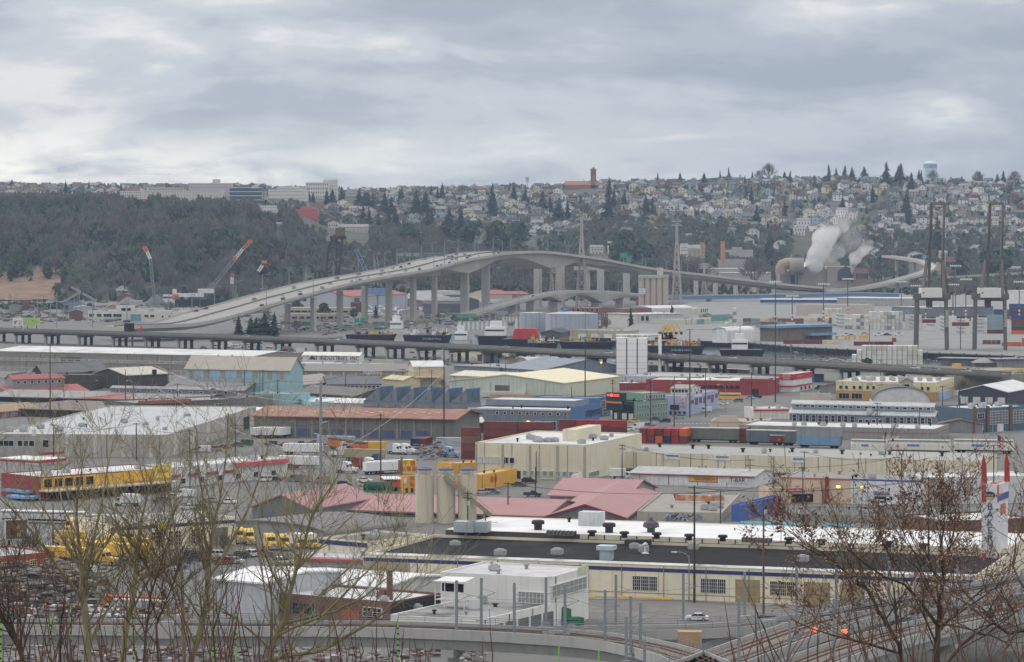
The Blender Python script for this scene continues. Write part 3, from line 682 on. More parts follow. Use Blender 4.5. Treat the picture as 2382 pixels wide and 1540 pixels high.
for k in range(8):
 gy=k%2==0;w,d,h,rh=rr.uniform(9,13),rr.uniform(9,12),(3.2,5.8,6.2,5.6)[k//2],rr.uniform(2.2,3.6)
 wl,rf=house_geo(w,d,h,rh,gy,k)
 if k%3==0:rf.box(w*.2,-.4,h,w*.2+.8,.4,h+rh+1.1)
 wins=[]
 for zz in([1.0]if h<4 else[.9,3.7]):
  nn=2 if w<11 else 3
  for i in range(nn):wins.append((-w/2+w*(i+.5)/nn,-d/2,zz))
 PROTO.append((wl,rf,wl.mesh('wall',(WHITE,)),rf.mesh('roof',(DARKM,)),wins,gy,h))
cand=[]
ROWS=[4330,4410,4490,4570,4655,4745,4835,4925,5020,5115,5210,5305,5400,5500]
for ri,Y in enumerate(ROWS):
 u=-60+rr.uniform(0,20)
 while u<2440:
  u+=rr.uniform(17,31)*(1.0 if u>650 else 1.15)
  y=Y+rr.uniform(-16,16)+20*math.sin(u/170.+ri)
  if clear(u,y):continue
  if u<640 and Y<4700:continue
  if u<1300 and Y<4330+max(0,(1500-u))*.25 and rr.random()<.75:continue
  if 1350<u and Y<4560 and rr.random()<.55:continue
  if rr.random()<.16 or False:continue
  if 1315<u<1400 and Y>5360:continue
  if abs(u-(2075+(5200-y)*-.16))<9 or abs(u-(2300-(5000-y)*.3))<10:continue
  cand.append((u,y,ri))
rr.shuffle(cand);cand.sort(key=lambda c:c[1]+(0 if c[0]>800 else 250))
ROWN=['top','second','third','fourth','fifth','sixth','seventh','eighth','ninth','tenth','eleventh','twelfth','thirteenth','fourteenth','fifteenth','sixteenth']
stuffh=MB();nh=0
order=sorted(range(len(cand)),key=lambda i:(cand[i][2],cand[i][0]))
solo=set(range(min(285,len(cand))))
for i in order:
 u,y,ri=cand[i];p=hill_at(u,y)
 k=rr.randrange(8);wl,rf,wme,rme,wins,gy,hh=PROTO[k]
 ci=rr.choices(range(len(WC)),WCW)[0];rc=rr.choices(range(len(RC)),RCW)[0]
 rz=rr.choice((rad(rr.uniform(-14,6)),rad(rr.uniform(-14,6)),rad(rr.uniform(20,40))));s=rr.uniform(1.1,1.6)
 if i in solo:
  st='gabled' if gy else 'side-gabled';ht='one-storey' if hh<4 else 'two-storey'
  lab=f"{WC[ci][0]} {ht} {st} house, {RC[rc][0]} roof, {ROWN[13-ri]} street below ridge"
  t=thing('house',lab,'house',p,rz,'houses on the far hill');t.scale=(s,s,s)
  link('wall',wme,t,mat=WM[ci]);link('roof',rme,t,mat=RM[rc])
  for wx,wy,wz in wins:link('window',HW,t,(wx,wy,wz))
 else:
  M3=Matrix.Translation(p)@Matrix.Rotation(rz,4,'Z')@Matrix.Scale(s,4)
  stuffh.add([M3@Vector(q)for q in wl.v],wl.f,ci);stuffh.add([M3@Vector(q)for q in rf.v],rf.f,len(WC)+rc)
  for wx,wy,wz in wins:
   b=MB();b.box(wx-.6,wy-.1,wz,wx+.6,wy,wz+1.4);stuffh.add([M3@Vector(q)for q in b.v],b.f,len(WC)+len(RC))
o=link('hillside_housing',stuffh.mesh('hillside_housing',WM+RM+[GLASS]));o['kind']='stuff'
r=random.Random(5)
def woods(name,region,n,tmpl,mats,smin,smax,keep=None):
 P,S,RO,MI=[],[],[],[]
 tries=0
 while len(P)<n and tries<n*8:
  tries+=1
  u,y=region(r);p=hill_at(u,y)
  if clear(u,y)or(keep and not keep(u,y,p)):continue
  s=r.uniform(smin,smax);P.append(tuple(p));S.append((s*r.uniform(.9,1.25),s));RO.append(r.uniform(0,6.28))
  MI.append(r.randrange(len(mats)))
 return scatter(name,tmpl,P,S,RO,mats,MI)
def bluff(r):return r.uniform(-60,700),3440+r.random()**.9*720
def nbk(u,y,p):
 return not(u<165 and y<3560 and r.random()<.75)
def lowermid(r):return r.uniform(640,2440),r.uniform(3440,4560)
fld=lambda u,y:math.sin(u/47.+y/90.)+math.sin(u/23.-y/61.+2)+math.sin(y/38.)*.7+(3850-y)/260.
woods('woodland',bluff,1500,bare_crown(1,110),TW,.95,1.6,lambda u,y,p:nbk(u,y,p)and(fld(u,y)<.6 or r.random()<.3))
woods('ivy',bluff,2100,leafy_crown(2,64,3.6,14,1),EV,.75,1.35,lambda u,y,p:nbk(u,y,p)and(fld(u,y)>.5 or r.random()<.12))
woods('woodland',lowermid,3300,bare_crown(3,70),TW,.6,1.1,lambda u,y,p:(y<4180+(140*math.sin(u/120.))or u>1350 or r.random()<.35)and not(1640<u<2120 and y<4010))
woods('undergrowth',lowermid,1500,leafy_crown(4,60,4.2,9,0),EV,.6,1.2,lambda u,y,p:(y<4250 or u>1300)and not(1640<u<2120 and y<4010))
woods('woodland',lambda r:(r.uniform(-40,2440),r.uniform(4200,5600)),2600,bare_crown(6,46),TW,.4,.75,lambda u,y,p:True)
woods('undergrowth',lambda r:(r.uniform(-40,2440),r.uniform(4200,5600)),3400,leafy_crown(8,30,3.8,7,0),EV,.4,1.15,lambda u,y,p:u>660 or y>4500)
woods('woodland',lambda r:(r.uniform(150,700),r.uniform(3310,3470)),330,bare_crown(9,70),TW,.6,1.1)
woods('undergrowth',lambda r:(r.uniform(130,1500),r.uniform(3310,3460)),520,leafy_crown(10,60,4.2,8,0),EV,.5,1.1)
woods('undergrowth',lambda r:(r.uniform(-20,160),r.uniform(2950,3060)),130,leafy_crown(12,50,4.,6,0),EV,.5,.8)
woods('undergrowth',lambda r:(r.uniform(1650,2440),r.uniform(3420,3760)),260,leafy_crown(13,50,4.,7,0),EV,.4,.9,lambda u,y,p:u>2010 or u<1790)
# vehicles, each kind built once with its parts, then copied
CHROME=M((190,192,196),rough=.3,metal=.6,var=.05);LAMPW=M((235,235,230),rough=.2,var=.02);LAMPR=M((150,30,28),rough=.3,var=.05)
CARC={'white':(226,227,229),'silver':(170,174,178),'grey':(118,121,126),'black':(42,43,46),'blue':(60,84,128),'dark blue':(52,62,88),'red':(150,44,44),'yellow':(236,190,40),'teal':(96,168,170),'green':(62,92,76),'tan':(170,156,132),'light blue':(140,170,200),'maroon':(104,44,50),'orange':(222,110,44),'brown':(96,74,62)}
CP={k:M(v,rough=.28,var=.03,spec=.6)for k,v in CARC.items()}
def wheel_me(r=.33,w=.24):
 m=MB();m.tube((0,-w/2,0),(0,w/2,0),r,r,12);tm=m.mesh('tyre',(TYRE,))
 m=MB();m.tube((0,-w/2-.012,0),(0,w/2+.012,0),r*.6,r*.6,10);rm=m.mesh('rim',(CHROME,))
 return tm,rm
WHL=wheel_me();WHB=wheel_me(.5,.3)
class Proto:
 """parts of a vehicle: (name, mesh, offset, takes the body colour, children)"""
 def __init__(s):s.p=[]
 def add(s,name,mb,mats,off=(0,0,0),paint=False,kids=()):
  me=mb if isinstance(mb,bpy.types.Mesh)else mb.mesh(name,mats if isinstance(mats,tuple)else(mats,))
  s.p.append((name,me,off,paint,kids));return s
 def wheels(s,xs,y,r=.33,set_=None):
  set_=set_ or WHL
  for x in xs:
   for sd in(-1,1):s.add('wheel',set_[0],None,(x,sd*y,r),False,(('rim',set_[1]),))
  return s
 def make(s,t,paint):
  for name,me,off,pt,kids in s.p:
   o=link(name,me,t,off)
   if pt and paint:setmat(o,paint)
   for kn,km in kids:link(kn,km,o)
def side(poly,w,y0=None):m=MB();m.ext([(x,-w/2,z)for x,z in poly],(0,w,0));return m
def lights(P,xf,xb,y,z):
 for sd in(-1,1):
  m=MB();m.cbox(0,0,0,.1,.36,.16);P.add('headlight',m,LAMPW,(xf,sd*y,z));m=MB();m.cbox(0,0,0,.08,.34,.16);P.add('tail_light',m,LAMPR,(xb,sd*y,z+.06))
SED=Proto()
SED.add('body',side([(-2.3,.3),(2.25,.3),(2.32,.55),(2.15,.78),(1.15,.95),(-1.55,.98),(-2.25,.9),(-2.36,.6)],1.78),WHITEP,paint=True)
m=MB();m.add([(1.1,-.84,.94),(1.1,.84,.94),(-1.7,.84,.97),(-1.7,-.84,.97),(.35,-.66,1.42),(.35,.66,1.42),(-.95,.66,1.42),(-.95,-.66,1.42)],[(4,5,6,7),(0,1,5,4),(1,2,6,5),(2,3,7,6),(3,0,4,7)])
SED.add('window',m,GLASS);m=MB();m.box(-.98,-.68,1.41,.38,.68,1.47);m.beam((-.25,-.72,.97),(-.28,-.68,1.42),.1);m.beam((-.25,.72,.97),(-.28,.68,1.42),.1);SED.add('car_roof',m,WHITEP,paint=True)
SED.wheels((1.4,-1.4),.8);lights(SED,2.26,-2.3,.62,.66)
SUV=Proto()
SUV.add('body',side([(-2.3,.35),(2.2,.35),(2.3,.6),(2.2,.95),(1.2,1.08),(-2.3,1.1),(-2.36,.6)],1.86),WHITEP,paint=True)
m=MB();m.add([(1.15,-.88,1.07),(1.15,.88,1.07),(-2.25,.88,1.1),(-2.25,-.88,1.1),(.45,-.74,1.68),(.45,.74,1.68),(-2.05,.74,1.7),(-2.05,-.74,1.7)],[(4,5,6,7),(0,1,5,4),(1,2,6,5),(2,3,7,6),(3,0,4,7)])
SUV.add('window',m,GLASS);m=MB();m.box(-2.1,-.76,1.69,.45,.76,1.76);[m.beam((x,s*.82,1.08),(x-.05,s*.76,1.69),.13)for x in(-.4,-1.5)for s in(-1,1)];SUV.add('car_roof',m,WHITEP,paint=True)
SUV.wheels((1.4,-1.4),.84,.36);lights(SUV,2.22,-2.32,.66,.78)
VAN=Proto()
VAN.add('body',side([(-2.7,.4),(2.6,.4),(2.7,.7),(2.55,1.1),(1.75,1.25),(1.15,2.25),(.9,2.35),(-2.6,2.35),(-2.7,2.2)],2.0),WHITEP,paint=True)
m=MB();m.add([(1.8,-.8,1.27),(1.8,.8,1.27),(1.22,.8,2.2),(1.22,-.8,2.2)],[(0,1,2,3)]);m.box(.2,-1.02,1.35,1.3,-1.0,1.95);m.box(.2,1.0,1.35,1.3,1.02,1.95);m.box(-1.9,-1.02,1.35,-.1,-1.0,1.95);VAN.add('window',m,GLASS)
VAN.wheels((1.7,-1.7),.88,.36);lights(VAN,2.64,-2.7,.74,.85)
PICK=Proto()
PICK.add('body',side([(-2.6,.45),(2.5,.45),(2.6,.7),(2.5,1.05),(1.35,1.15),(-.6,1.15),(-.6,.75),(-2.6,.75)],1.9),WHITEP,paint=True)
m=MB();[m.box(-2.6,s*.92-.04,.75,-.6,s*.92+.04,1.15)for s in(-1,1)];m.box(-2.65,-.95,.75,-2.57,.95,1.15);PICK.add('load_bed',m,WHITEP,paint=True)
m=MB();m.add([(1.3,-.86,1.14),(1.3,.86,1.14),(-.6,.86,1.14),(-.6,-.86,1.14),(.6,-.72,1.75),(.6,.72,1.75),(-.45,.72,1.75),(-.45,-.72,1.75)],[(4,5,6,7),(0,1,5,4),(1,2,6,5),(2,3,7,6),(3,0,4,7)])
PICK.add('window',m,GLASS);m=MB();m.box(-.48,-.74,1.74,.62,.74,1.8);PICK.add('car_roof',m,WHITEP,paint=True)
PICK.wheels((1.6,-1.6),.86,.38);lights(PICK,2.52,-2.62,.7,.85)
FARCAR=Proto()
m=side([(-2.2,.3),(2.2,.3),(2.25,.85),(1.1,.95),(-2.2,1.0)],1.8);m.ext([(.9,-.8,.95),(.3,-.8,1.45),(-1.5,-.8,1.45),(-1.95,-.8,1.0)],(0,1.6,0),1);m.box(-1.5,-.7,1.44,.3,.7,1.5,0)
[m.tube((x,s*.8,.32),(x,s*.92,.32),.32,.32,8,2)for x in(-1.3,1.3)for s in(-1,1)]
FCM=m.mesh('body',(WHITEP,GLASS,TYRE))
TRAC=Proto()
TRAC.add('frame',side([(-3.6,.6),(3.2,.6),(3.2,.95),(-3.6,.95)],.9),DARKM)
TRAC.add('hood',side([(1.3,.7),(3.4,.7),(3.5,1.1),(3.35,1.75),(1.3,2.05)],1.7),WHITEP,paint=True)
TRAC.add('cab',side([(-1.6,.8),(1.35,.8),(1.35,2.1),(.75,3.0),(.3,3.55),(-1.6,3.75)],2.3),WHITEP,paint=True)
m=MB();m.add([(1.38,-1.02,2.1),(1.38,1.02,2.1),(.82,1.0,2.95),(.82,-1.0,2.95)],[(0,1,2,3)]);m.box(.1,-1.17,2.0,.95,-1.15,2.75);m.box(.1,1.15,2.0,.95,1.17,2.75);TRAC.add('window',m,GLASS)
m=MB();m.box(3.36,-.6,.9,3.5,.6,1.65);TRAC.add('grille',m,CHROME)
m=MB();m.tube((-1.75,-1.0,.9),(-1.75,-1.0,3.9),.1);m.tube((-1.75,1.0,.9),(-1.75,1.0,3.9),.1);TRAC.add('exhaust_stack',m,CHROME)
m=MB();m.box(3.3,-1.15,.45,3.6,1.15,.8);TRAC.add('bumper',m,CHROME)
TRAC.wheels((2.5,),1.02,.5,WHB);TRAC.wheels((-2.1,-3.2),.98,.5,WHB)
for s_ in(-1,1):m=MB();m.cbox(0,0,0,.12,.4,.22);TRAC.add('headlight',m,LAMPW,(3.42,s_*.85,1.2))
TRAIL=Proto()
m=MB();m.box(-7.2,-1.28,1.2,6.4,1.28,3.95)
[m.box(-7.0+k*1.12,-1.31,1.25,-6.94+k*1.12,1.31,3.9)for k in range(12)];TRAIL.add('cargo_box',m,WHITE,paint=True)
m=MB();m.box(-7.15,-1.2,.95,6.2,1.2,1.2);m.box(4.0,-.9,.3,4.15,-.75,1.0);m.box(4.0,.75,.3,4.15,.9,1.0);TRAIL.add('chassis',m,DARKM);TRAIL.wheels((-6.1,-4.9),1.0,.5,WHB)
for s_ in(-1,1):m=MB();m.box(-7.24,s_*.63-.6,1.3,-7.2,s_*.63+.6,3.85);TRAIL.add('door',m,WHITE,paint=True)
BOXT=Proto()
m=MB();m.box(-3.6,-1.2,1.05,1.3,1.2,3.4);[m.box(-3.4+k*.9,-1.22,1.1,-3.36+k*.9,1.22,3.35)for k in range(5)];BOXT.add('cargo_box',m,WHITE)
BOXT.add('cab',side([(1.4,.6),(3.5,.6),(3.55,1.3),(2.9,1.55),(2.45,2.35),(1.4,2.4)],2.1),WHITEP,paint=True)
m=MB();m.add([(2.93,-.9,1.57),(2.93,.9,1.57),(2.5,.9,2.3),(2.5,-.9,2.3)],[(0,1,2,3)]);m.box(1.7,-1.07,1.5,2.5,-1.05,2.2);m.box(1.7,1.05,1.5,2.5,1.07,2.2);BOXT.add('window',m,GLASS)
m=MB();m.box(-3.5,-.5,.7,1.4,.5,1.05);BOXT.add('chassis',m,DARKM);BOXT.wheels((2.7,-2.4),.95,.45,WHB);lights(BOXT,3.52,-3.6,.8,.95)
BUS=Proto()
m=MB();m.box(-5.5,-1.2,.6,4.2,1.2,3.0);m.ext([(4.2,-1.1,.6),(5.6,-1.1,.6),(5.6,-1.1,1.5),(4.2,-1.1,1.8)],(0,2.2,0));BUS.add('body',m,YEL,paint=True)
m=MB();m.box(-5.3,-1.23,1.75,4.1,1.23,2.45);BUS.add('window_band',m,GLASSL)
m=MB();m.box(-5.45,-1.1,3.0,4.1,1.1,3.12);BUS.add('bus_roof',m,M((222,200,150)));BUS.wheels((3.9,-3.3),1.0,.5,WHB)
DUMP=Proto()
DUMP.p=[q for q in TRAC.p]
KINDS_={'sedan':(SED,'sedan','car','car'),'suv':(SUV,'estate car','parked_suv','car'),'van':(VAN,'van','van','van'),'pickup':(PICK,'pickup truck','pickup_truck','truck'),'tractor':(TRAC,'lorry cab','truck_tractor','truck'),'trailer':(TRAIL,'box trailer','box_trailer','trailer'),'boxtruck':(BOXT,'box truck','box_truck','truck'),'bus':(BUS,'school bus','school_bus','bus')}
def veh(kind,colour,u,v,ang,z=0.,label=None,scale=1.,group=None,paint=None,p=None):
 """the wheels' middle is seen at (u, v)"""
 P,noun,nm,cat=KINDS_[kind];p=G(u,v,z)if p is None else p
 col=paint or(CP[colour]if kind not in('trailer',)else M(CARC[colour],var=.06,streak=.2))
 t=thing({'car':'parked_car'}.get(nm,nm),label or f'{colour} {noun} {where(u, v)}',cat,p,rad(ang),group or f'{cat}s about the yards')
 if scale!=1:t.scale=(scale,)*3
 P.make(t,col);return t
def farcar(colour,p,ang,label,scale=1.,group='cars on the high bridge'):
 o=link('car',FCM,None,p,ang,CP[colour]);o.scale=(scale,)*3;return tag(o,label,'car',group)
# shipping containers
def cont_mesh(Lc,ribs):
 m=MB();m.box(-Lc/2,-1.22,0,Lc/2,1.22,2.56)
 for k in range(ribs):
  x=-Lc/2+.25+(Lc-.5)*k/(ribs-1)
  m.box(x-.09,-1.27,.14,x+.09,1.27,2.42)
 m.box(-Lc/2-.03,-1.3,0,Lc/2+.03,1.3,.14);m.box(-Lc/2-.03,-1.3,2.42,Lc/2+.03,1.3,2.6)
 for x in(-Lc/2,Lc/2):
  for y in(-1.2,1.2):m.cbox(x,y,1.3,.2,.2,2.6)
 return m.mesh('container_body',(WHITE,))
C40,C20=cont_mesh(12.2,22),cont_mesh(6.1,11)
m=MB()
for s_ in(-1,1):
 m.box(-.05,s_*.6-.57,.15,.0,s_*.6+.57,2.4)
 for q in(-.3,.3):m.tube((.04,s_*.6+q,.12),(.04,s_*.6+q,2.45),.04,.04,4)
CDOOR=m.mesh('door',(WHITE,))
COLC={'white':(222,221,214),'off-white':(208,205,194),'rust red':(130,66,62),'maroon':(116,58,62),'red':(168,52,50),'orange':(216,104,50),'blue':(58,80,132),'dark blue':(48,60,98),'light blue':(110,150,184),'grey':(150,156,160),'green':(70,104,84),'brown':(128,92,78),'pale teal':(140,168,172),'cream':(216,200,172),'silver':(184,188,192)}
CM={k:M(v,rough=.55,var=.1,sc=.4,streak=.4)for k,v in COLC.items()}
def container(colour,p,a,big=True,label=None,group=None,door=True,txt=None,tcol=None,tz=1.35,ts=1.5):
 t=thing('shipping_container',label,'container',p,a,group)
 link('container_body',C40 if big else C20,t,mat=CM[colour])
 if door:link('door',CDOOR,t,((6.1 if big else 3.05)+.06,0,0),0,CM[colour])
 if txt:lettering('lettering',txt,ts,tcol,t,Vector((0,-1.36,tz)),0)
 return t
def stack(u,v,n,tiers,cols,name,ang,mode='end',big=True,z=0.,gap=.32,txts=None,pick=None,door=True):
 """n columns of containers side by side from the foot seen at (u, v); tiers per column; mode: which side faces out along the row"""
 p=G(u,v,z);a=rad(ang);d=Vector((math.cos(a),math.sin(a),0));step=(2.6+gap)if mode=='end' else((12.3 if big else 6.2)+gap)
 rz=a-math.pi/2 if mode=='end' else a;k=0
 for i in range(n):
  tt=tiers[i%len(tiers)]if isinstance(tiers,(list,tuple))else tiers
  for j in range(tt):
   c=pick(i,j)if pick else R.choice(cols)
   tw='on the ground' if j==0 else('on top' if j==tt-1 else f'on tier {("one", "two", "three", "four", "five")[j]}')
   txt=txts(i,j)if txts else None
   container(c,p+d*(step*(i+.5))+Vector((0,0,2.7*j)),rz,big,f'{c} container {tw} in {name}','containers in '+name,door,*(txt or()))
# poles and lamps
m=MB();m.tube((0,0,0),(0,0,1),.011,.0075,7);POLE=m.mesh('pole',(WOOD,))
def wood_pole(u,vtop,vbase,arms=1,trans=0,label=None,mat=None,z=0.,ang=None,lamp=0,r=1.):
 p=G(u,vbase,z);h=(VH-vtop)*p.y/F+H-z;mat=mat or M((74,64,58),rough=.9,var=.2,sc=3.)
 t=thing('utility_pole',label or f'wooden utility pole {where(u, vbase)}','pole',p,rad(R.uniform(-50,-10)if ang is None else ang),'utility poles')
 m=MB();m.tube((0,0,0),(0,0,h),.17*r+h*.004,.11*r+h*.002,7);part('pole',m,mat,t)
 for k in range(arms):
  m=MB();zz=h-.5-k*1.1;m.box(-1.4,-.06,zz,1.4,.06,zz+.16);ar=part('crossarm',m,mat,t)
  for x in(-1.25,-.6,.6,1.25):
   q=MB();q.lathe([(.05,0),(.1,.08),(.05,.16),(.09,.24),(.03,.3)],6);part('insulator',q,M((150,150,150)),ar,(x,0,zz+.16))
 for k in range(trans):
  m=MB();m.lathe([(.1,0),(.32,.06),(.32,.95),(.22,1.1)],9);part('transformer',m,M((176,180,184)),t,(-.5+1.0*k if trans>1 else.5,-.2,h-3.2))
 if lamp:
  m=MB();m.path([(0,0,h-2.6),(lamp*1.6,-.2,h-1.9),(lamp*3.,-.4,h-1.8)],[.06]*3,5);la=part('lamp_arm',m,GALV,t)
  m=MB();m.cbox(lamp*3.2,-.4,h-1.82,.9,.35,.22);part('lamp_head',m,M((205,208,210)),la)
 return t,p+Vector((0,0,h))
def cobra(p,h,aim,label,group,both=False,arm=2.6,r=.13):
 """street lamp with a curved arm"""
 t=thing('street_lamp',label,'street lamp',p,aim,group)
 m=MB();m.tube((0,0,0),(0,0,h),r*1.25,r*.8,6);part('pole',m,GALV,t)
 for s in((1,-1)if both else(1,)):
  m=MB();m.path([(0,0,h-.6),(s*arm*.25,0,h+.2),(s*arm*.6,0,h+.55),(s*arm,0,h+.6)],[r*.7,r*.6,r*.5,r*.5],5);part('arm',m,GALV,t)
  m=MB();m.cbox(s*(arm+.45),0,h+.58,1.1,.42,.24);part('lamp_head',m,M((210,212,214)),t)
 return t
def cable(p0,p1,sag,label,r=.035,mat=None,n=9,group='overhead wires'):
 m=MB();pts=[]
 for i in range(n+1):t_=i/n;q=p0.lerp(p1,t_);q.z-=sag*4*t_*(1-t_);pts.append(q)
 o0=pts[0].copy();m.path([q-o0 for q in pts],[r]*(n+1),3)
 o=part('overhead_wire',m,mat or DARKM,None,o0);return tag(o,label,'cable',group)
# sweeping decks
def spline(pts,step=12.):
 P=[Vector(p)for p in pts];out=[]
 for i in range(len(P)-1):
  a,b,c,d=P[max(i-1,0)],P[i],P[i+1],P[min(i+2,len(P)-1)];n=max(1,int((c-b).length/step))
  for k in range(n):
   t=k/n;t2,t3=t*t,t*t*t
   out.append(.5*((2*b)+(c-a)*t+(2*a-5*b+4*c-d)*t2+(3*b-a-3*c+d)*t3))
 return out+[P[-1]]
def frames(pts):
 N=[]
 for i in range(len(pts)):
  d=pts[min(i+1,len(pts)-1)]-pts[max(i-1,0)];d.z=0;d.normalize();N.append(Vector((-d.y,d.x,0)))
 return N
def sweep(m,pts,prof,mi=0,N=None,cap=True):
 """prof: list or function(i) of (left offset, height) round a section"""
 N=N or frames(pts);rings=[]
 for i,p in enumerate(pts):
  pr=prof(i)if callable(prof)else prof
  rings.append([p+N[i]*a+Vector((0,0,b))for a,b in pr])
 k=len(rings[0]);vs=[q for r in rings for q in r]
 fs=[(i*k+j,i*k+(j+1)%k,(i+1)*k+(j+1)%k,(i+1)*k+j)for i in range(len(pts)-1)for j in range(k)]
 if cap:fs+=[tuple(range(k-1,-1,-1)),tuple((len(pts)-1)*k+j for j in range(k))]
 return m.add(vs,fs,mi)
BRC=M((176,173,165),var=.1,sc=.05,streak=.3,patch=.25,patchcol=(140,138,132),patchsc=.03)
ROADC=M((150,148,143),rough=.9,var=.08,sc=.05)
VIAC=M((112,111,107),var=.14,sc=.1,streak=.4,patch=.3,patchcol=(92,91,88),patchsc=.06)
def pier(parent,p,ztop,wx,wy,a,mat=BRC,flare=0.,name='pier'):
 m=MB();m.box(-wx/2,-wy/2,0,wx/2,wy/2,ztop-(7 if flare else 0))
 if flare:m.ext([(-wx/2,-wy/2,ztop-7),(wx/2,-wy/2,ztop-7),(wx/2+flare,-wy/2,ztop),(-wx/2-flare,-wy/2,ztop)],(0,wy,0))
 m.box(-wx/2-.8,-wy/2-.8,0,wx/2+.8,wy/2+.8,1.2)
 return part(name,m,mat,parent,p,a)
HB=[(300,763,2050),(350,761,2060),(445,757,2085),(520,743,2115),(595,722,2180),(669,700,2230),(729,684,2275),(790,668,2320),(848,655,2370),(904,645,2410),(961,636,2450),(1010,627,2510),(1081,608,2630),(1130,599,2715),(1191,590,2800),(1270,588,2880),(1348,597,2960),(1406,605,3010),(1466,617,3060),(1544,630,3130),(1649,642,3220),(1787,659,3330),(1900,670,3440),(2010,678,3540)]
hb=spline([A(u,v-1.5,y)for u,v,y in HB],14);hN=frames(hb);hU=[uv(p)[0]for p in hb]
HW_=44.
dU=[300,1050,1082,1106,1130,1170,1206,1235,1270,1300,1318,1353,1380,1402,1430,2100]
dD=[3.6,4.2,10,13.5,11,6,4.6,6.5,12,16,13,5.6,5.5,6.5,4,3.6]
dep=[float(np.interp(u,dU,dD))for u in hU]
t=thing('high_bridge','long curving grey concrete high bridge on tall piers','bridge',(0,0,0))
m=MB();sweep(m,hb,lambda i:[(0,0),(0,-1.3),(5,-1.9),(6,-dep[i]),(HW_-6,-dep[i]),(HW_-5,-1.9),(HW_,-1.3),(HW_,0)],N=hN);part('girder',m,BRC,t)
m=MB();sweep(m,hb,[(.5,.03),(.5,.02),(HW_-.5,.02),(HW_-.5,.03)],N=hN);part('road_deck',m,ROADC,t)
for nm,a in(('parapet',0),('parapet',HW_-.5),('median_barrier',HW_/2-.35)):
 m=MB();sweep(m,hb,[(a,0),(a+.6,0),(a+.5,1.15),(a+.1,1.15)],N=hN);part(nm,m,BRC if nm=='parapet' else M((128,126,122),streak=.4),t)
for a in(5.5,9.5,13.5,17.5,26.5,30.5,34.5,38.5):
 m=MB()
 for i in range(4,len(hb)-2,1):
  p,q=hb[i]+hN[i]*a,hb[i].lerp(hb[i+1],.5)+hN[i]*a
  m.quad(p+Vector((0,0,.06)),q+Vector((0,0,.06)),q+hN[i]*.3+Vector((0,0,.06)),p+hN[i]*.3+Vector((0,0,.06)))
 o=part('lane_marking',m,M((214,214,210)),t);o['kind']='stuff'
def hb_at(u):
 i=min(range(len(hU)),key=lambda k:abs(hU[k]-u));return i
for u,vb,vt,w,fl in[(669,767,707,4.2,0),(620,771,722,4,0),(729,770,692,4.4,0),(790.6,760,677,5,0),(848,753,665,5,0),(904.5,752,653,5.2,0),(961,749,643,5.4,0),(1010.5,744,643,5.4,0),(1081,735,617,9,0),(1130,728,617,8.6,0),(1251,714,611,8,0),(1303,712,613,9,0),(1366,706,617,6,3),(1397,704,612,7,0),(1457,701,620,7,2.5),(1540,699,634,6,0),(1619,697,645,5,0),(1664,696,652,5,0),(1711,694,656,4.5,0),(1754,692,660,4.5,0),(1800,690,664,4.5,0),(1850,688,668,4.5,0)]:
 p=G(u,vb);i=hb_at(u);d=hN[i];top=max(4.,H-(vt-546)*p.y/F)
 pier(t,p,top,w,w*.75,math.atan2(d.y,d.x)+math.pi/2,flare=fl)
i=hb_at(1000);p=G(961,749);q=G(1010.5,744);zt=H-(643-546)*p.y/F
m=MB();d=(q-p).normalized();m.beam(p-d*6+Vector((0,0,zt+1.5)),q+d*10+Vector((0,0,zt+2.5)),5,5);part('crossbeam',m,BRC,t)
m=MB();p=G(1374,706);m.cbox(0,0,0,42,7,4);part('crossbeam',m,BRC,t,A(1380,624,p.y))
k=0;acc=0.
for i in range(6,len(hb)-8):
 acc+=(hb[i]-hb[i-1]).length
 if acc>34:
  acc=0;k+=1;a=math.atan2(hN[i].y,hN[i].x)
  u,v=uv(hb[i])
  cobra(hb[i]+hN[i]*(HW_-.2)+Vector((0,0,.9)),13.2,a+math.pi,f'tall lamp on the far edge of the high bridge {where(u, v)}','lamps on the high bridge',arm=4.2,r=.3)
  if k%2==0:cobra(hb[i]+hN[i]*.2+Vector((0,0,.9)),12,a,f'tall lamp on the near edge of the high bridge {where(u, v)}','lamps on the high bridge',arm=4.2,r=.28)
cc=['white','silver','grey','dark blue','black','red','white','silver','grey','tan']
lanes=[3.6,7.5,11.5,15.5,28.5,32.5,36.5,40.5]
for k in range(64):
 i=8+int((len(hb)-40)*(k+R.random()*.8)/64);ln=R.choice(lanes);p=hb[i]+hN[i]*ln+Vector((0,0,.05));d=hb[i+1]-hb[i]
 c=R.choice(cc);u,v=uv(p)
 farcar(c,p,math.atan2(d.y,d.x)+(math.pi if ln>22 else 0),f'{c} car on the high bridge {where(u, v)}',1.15)
i=hb_at(1040);p=hb[i];n_=hN[i];t2=thing('sign_gantry','steel truss sign gantry with green panels over the high bridge','gantry',p,math.atan2(n_.y,n_.x),None)
m=MB();m.tube((1,0,0),(1,0,11),.45);part('post',m,STEEL,t2);m=MB();m.tube((HW_-1,0,0),(HW_-1,0,11),.45);part('post',m,STEEL,t2)
m=MB()
for z in(8.6,11):m.beam((0,-.6,z),(HW_,-.6,z),.4);m.beam((0,.6,z),(HW_,.6,z),.4)
for k in range(15):m.beam((k*3,-.6,8.6 if k%2 else 11),(k*3+3,-.6,11 if k%2 else 8.6),.28)
part('truss',m,STEEL,t2)
SIGNG=M((38,150,118),rough=.5,var=.05)
for x,w in((4,6),(11,6.5)):m=MB();m.box(x-w/2,-1.0,8.4,x+w/2,-.8,11.6);part('sign_panel',m,SIGNG,t2)
for x in(26,33,40):m=MB();m.box(x-2.4,.8,8.6,x+2.4,1.0,11.2);part('sign_panel',m,GALV,t2)
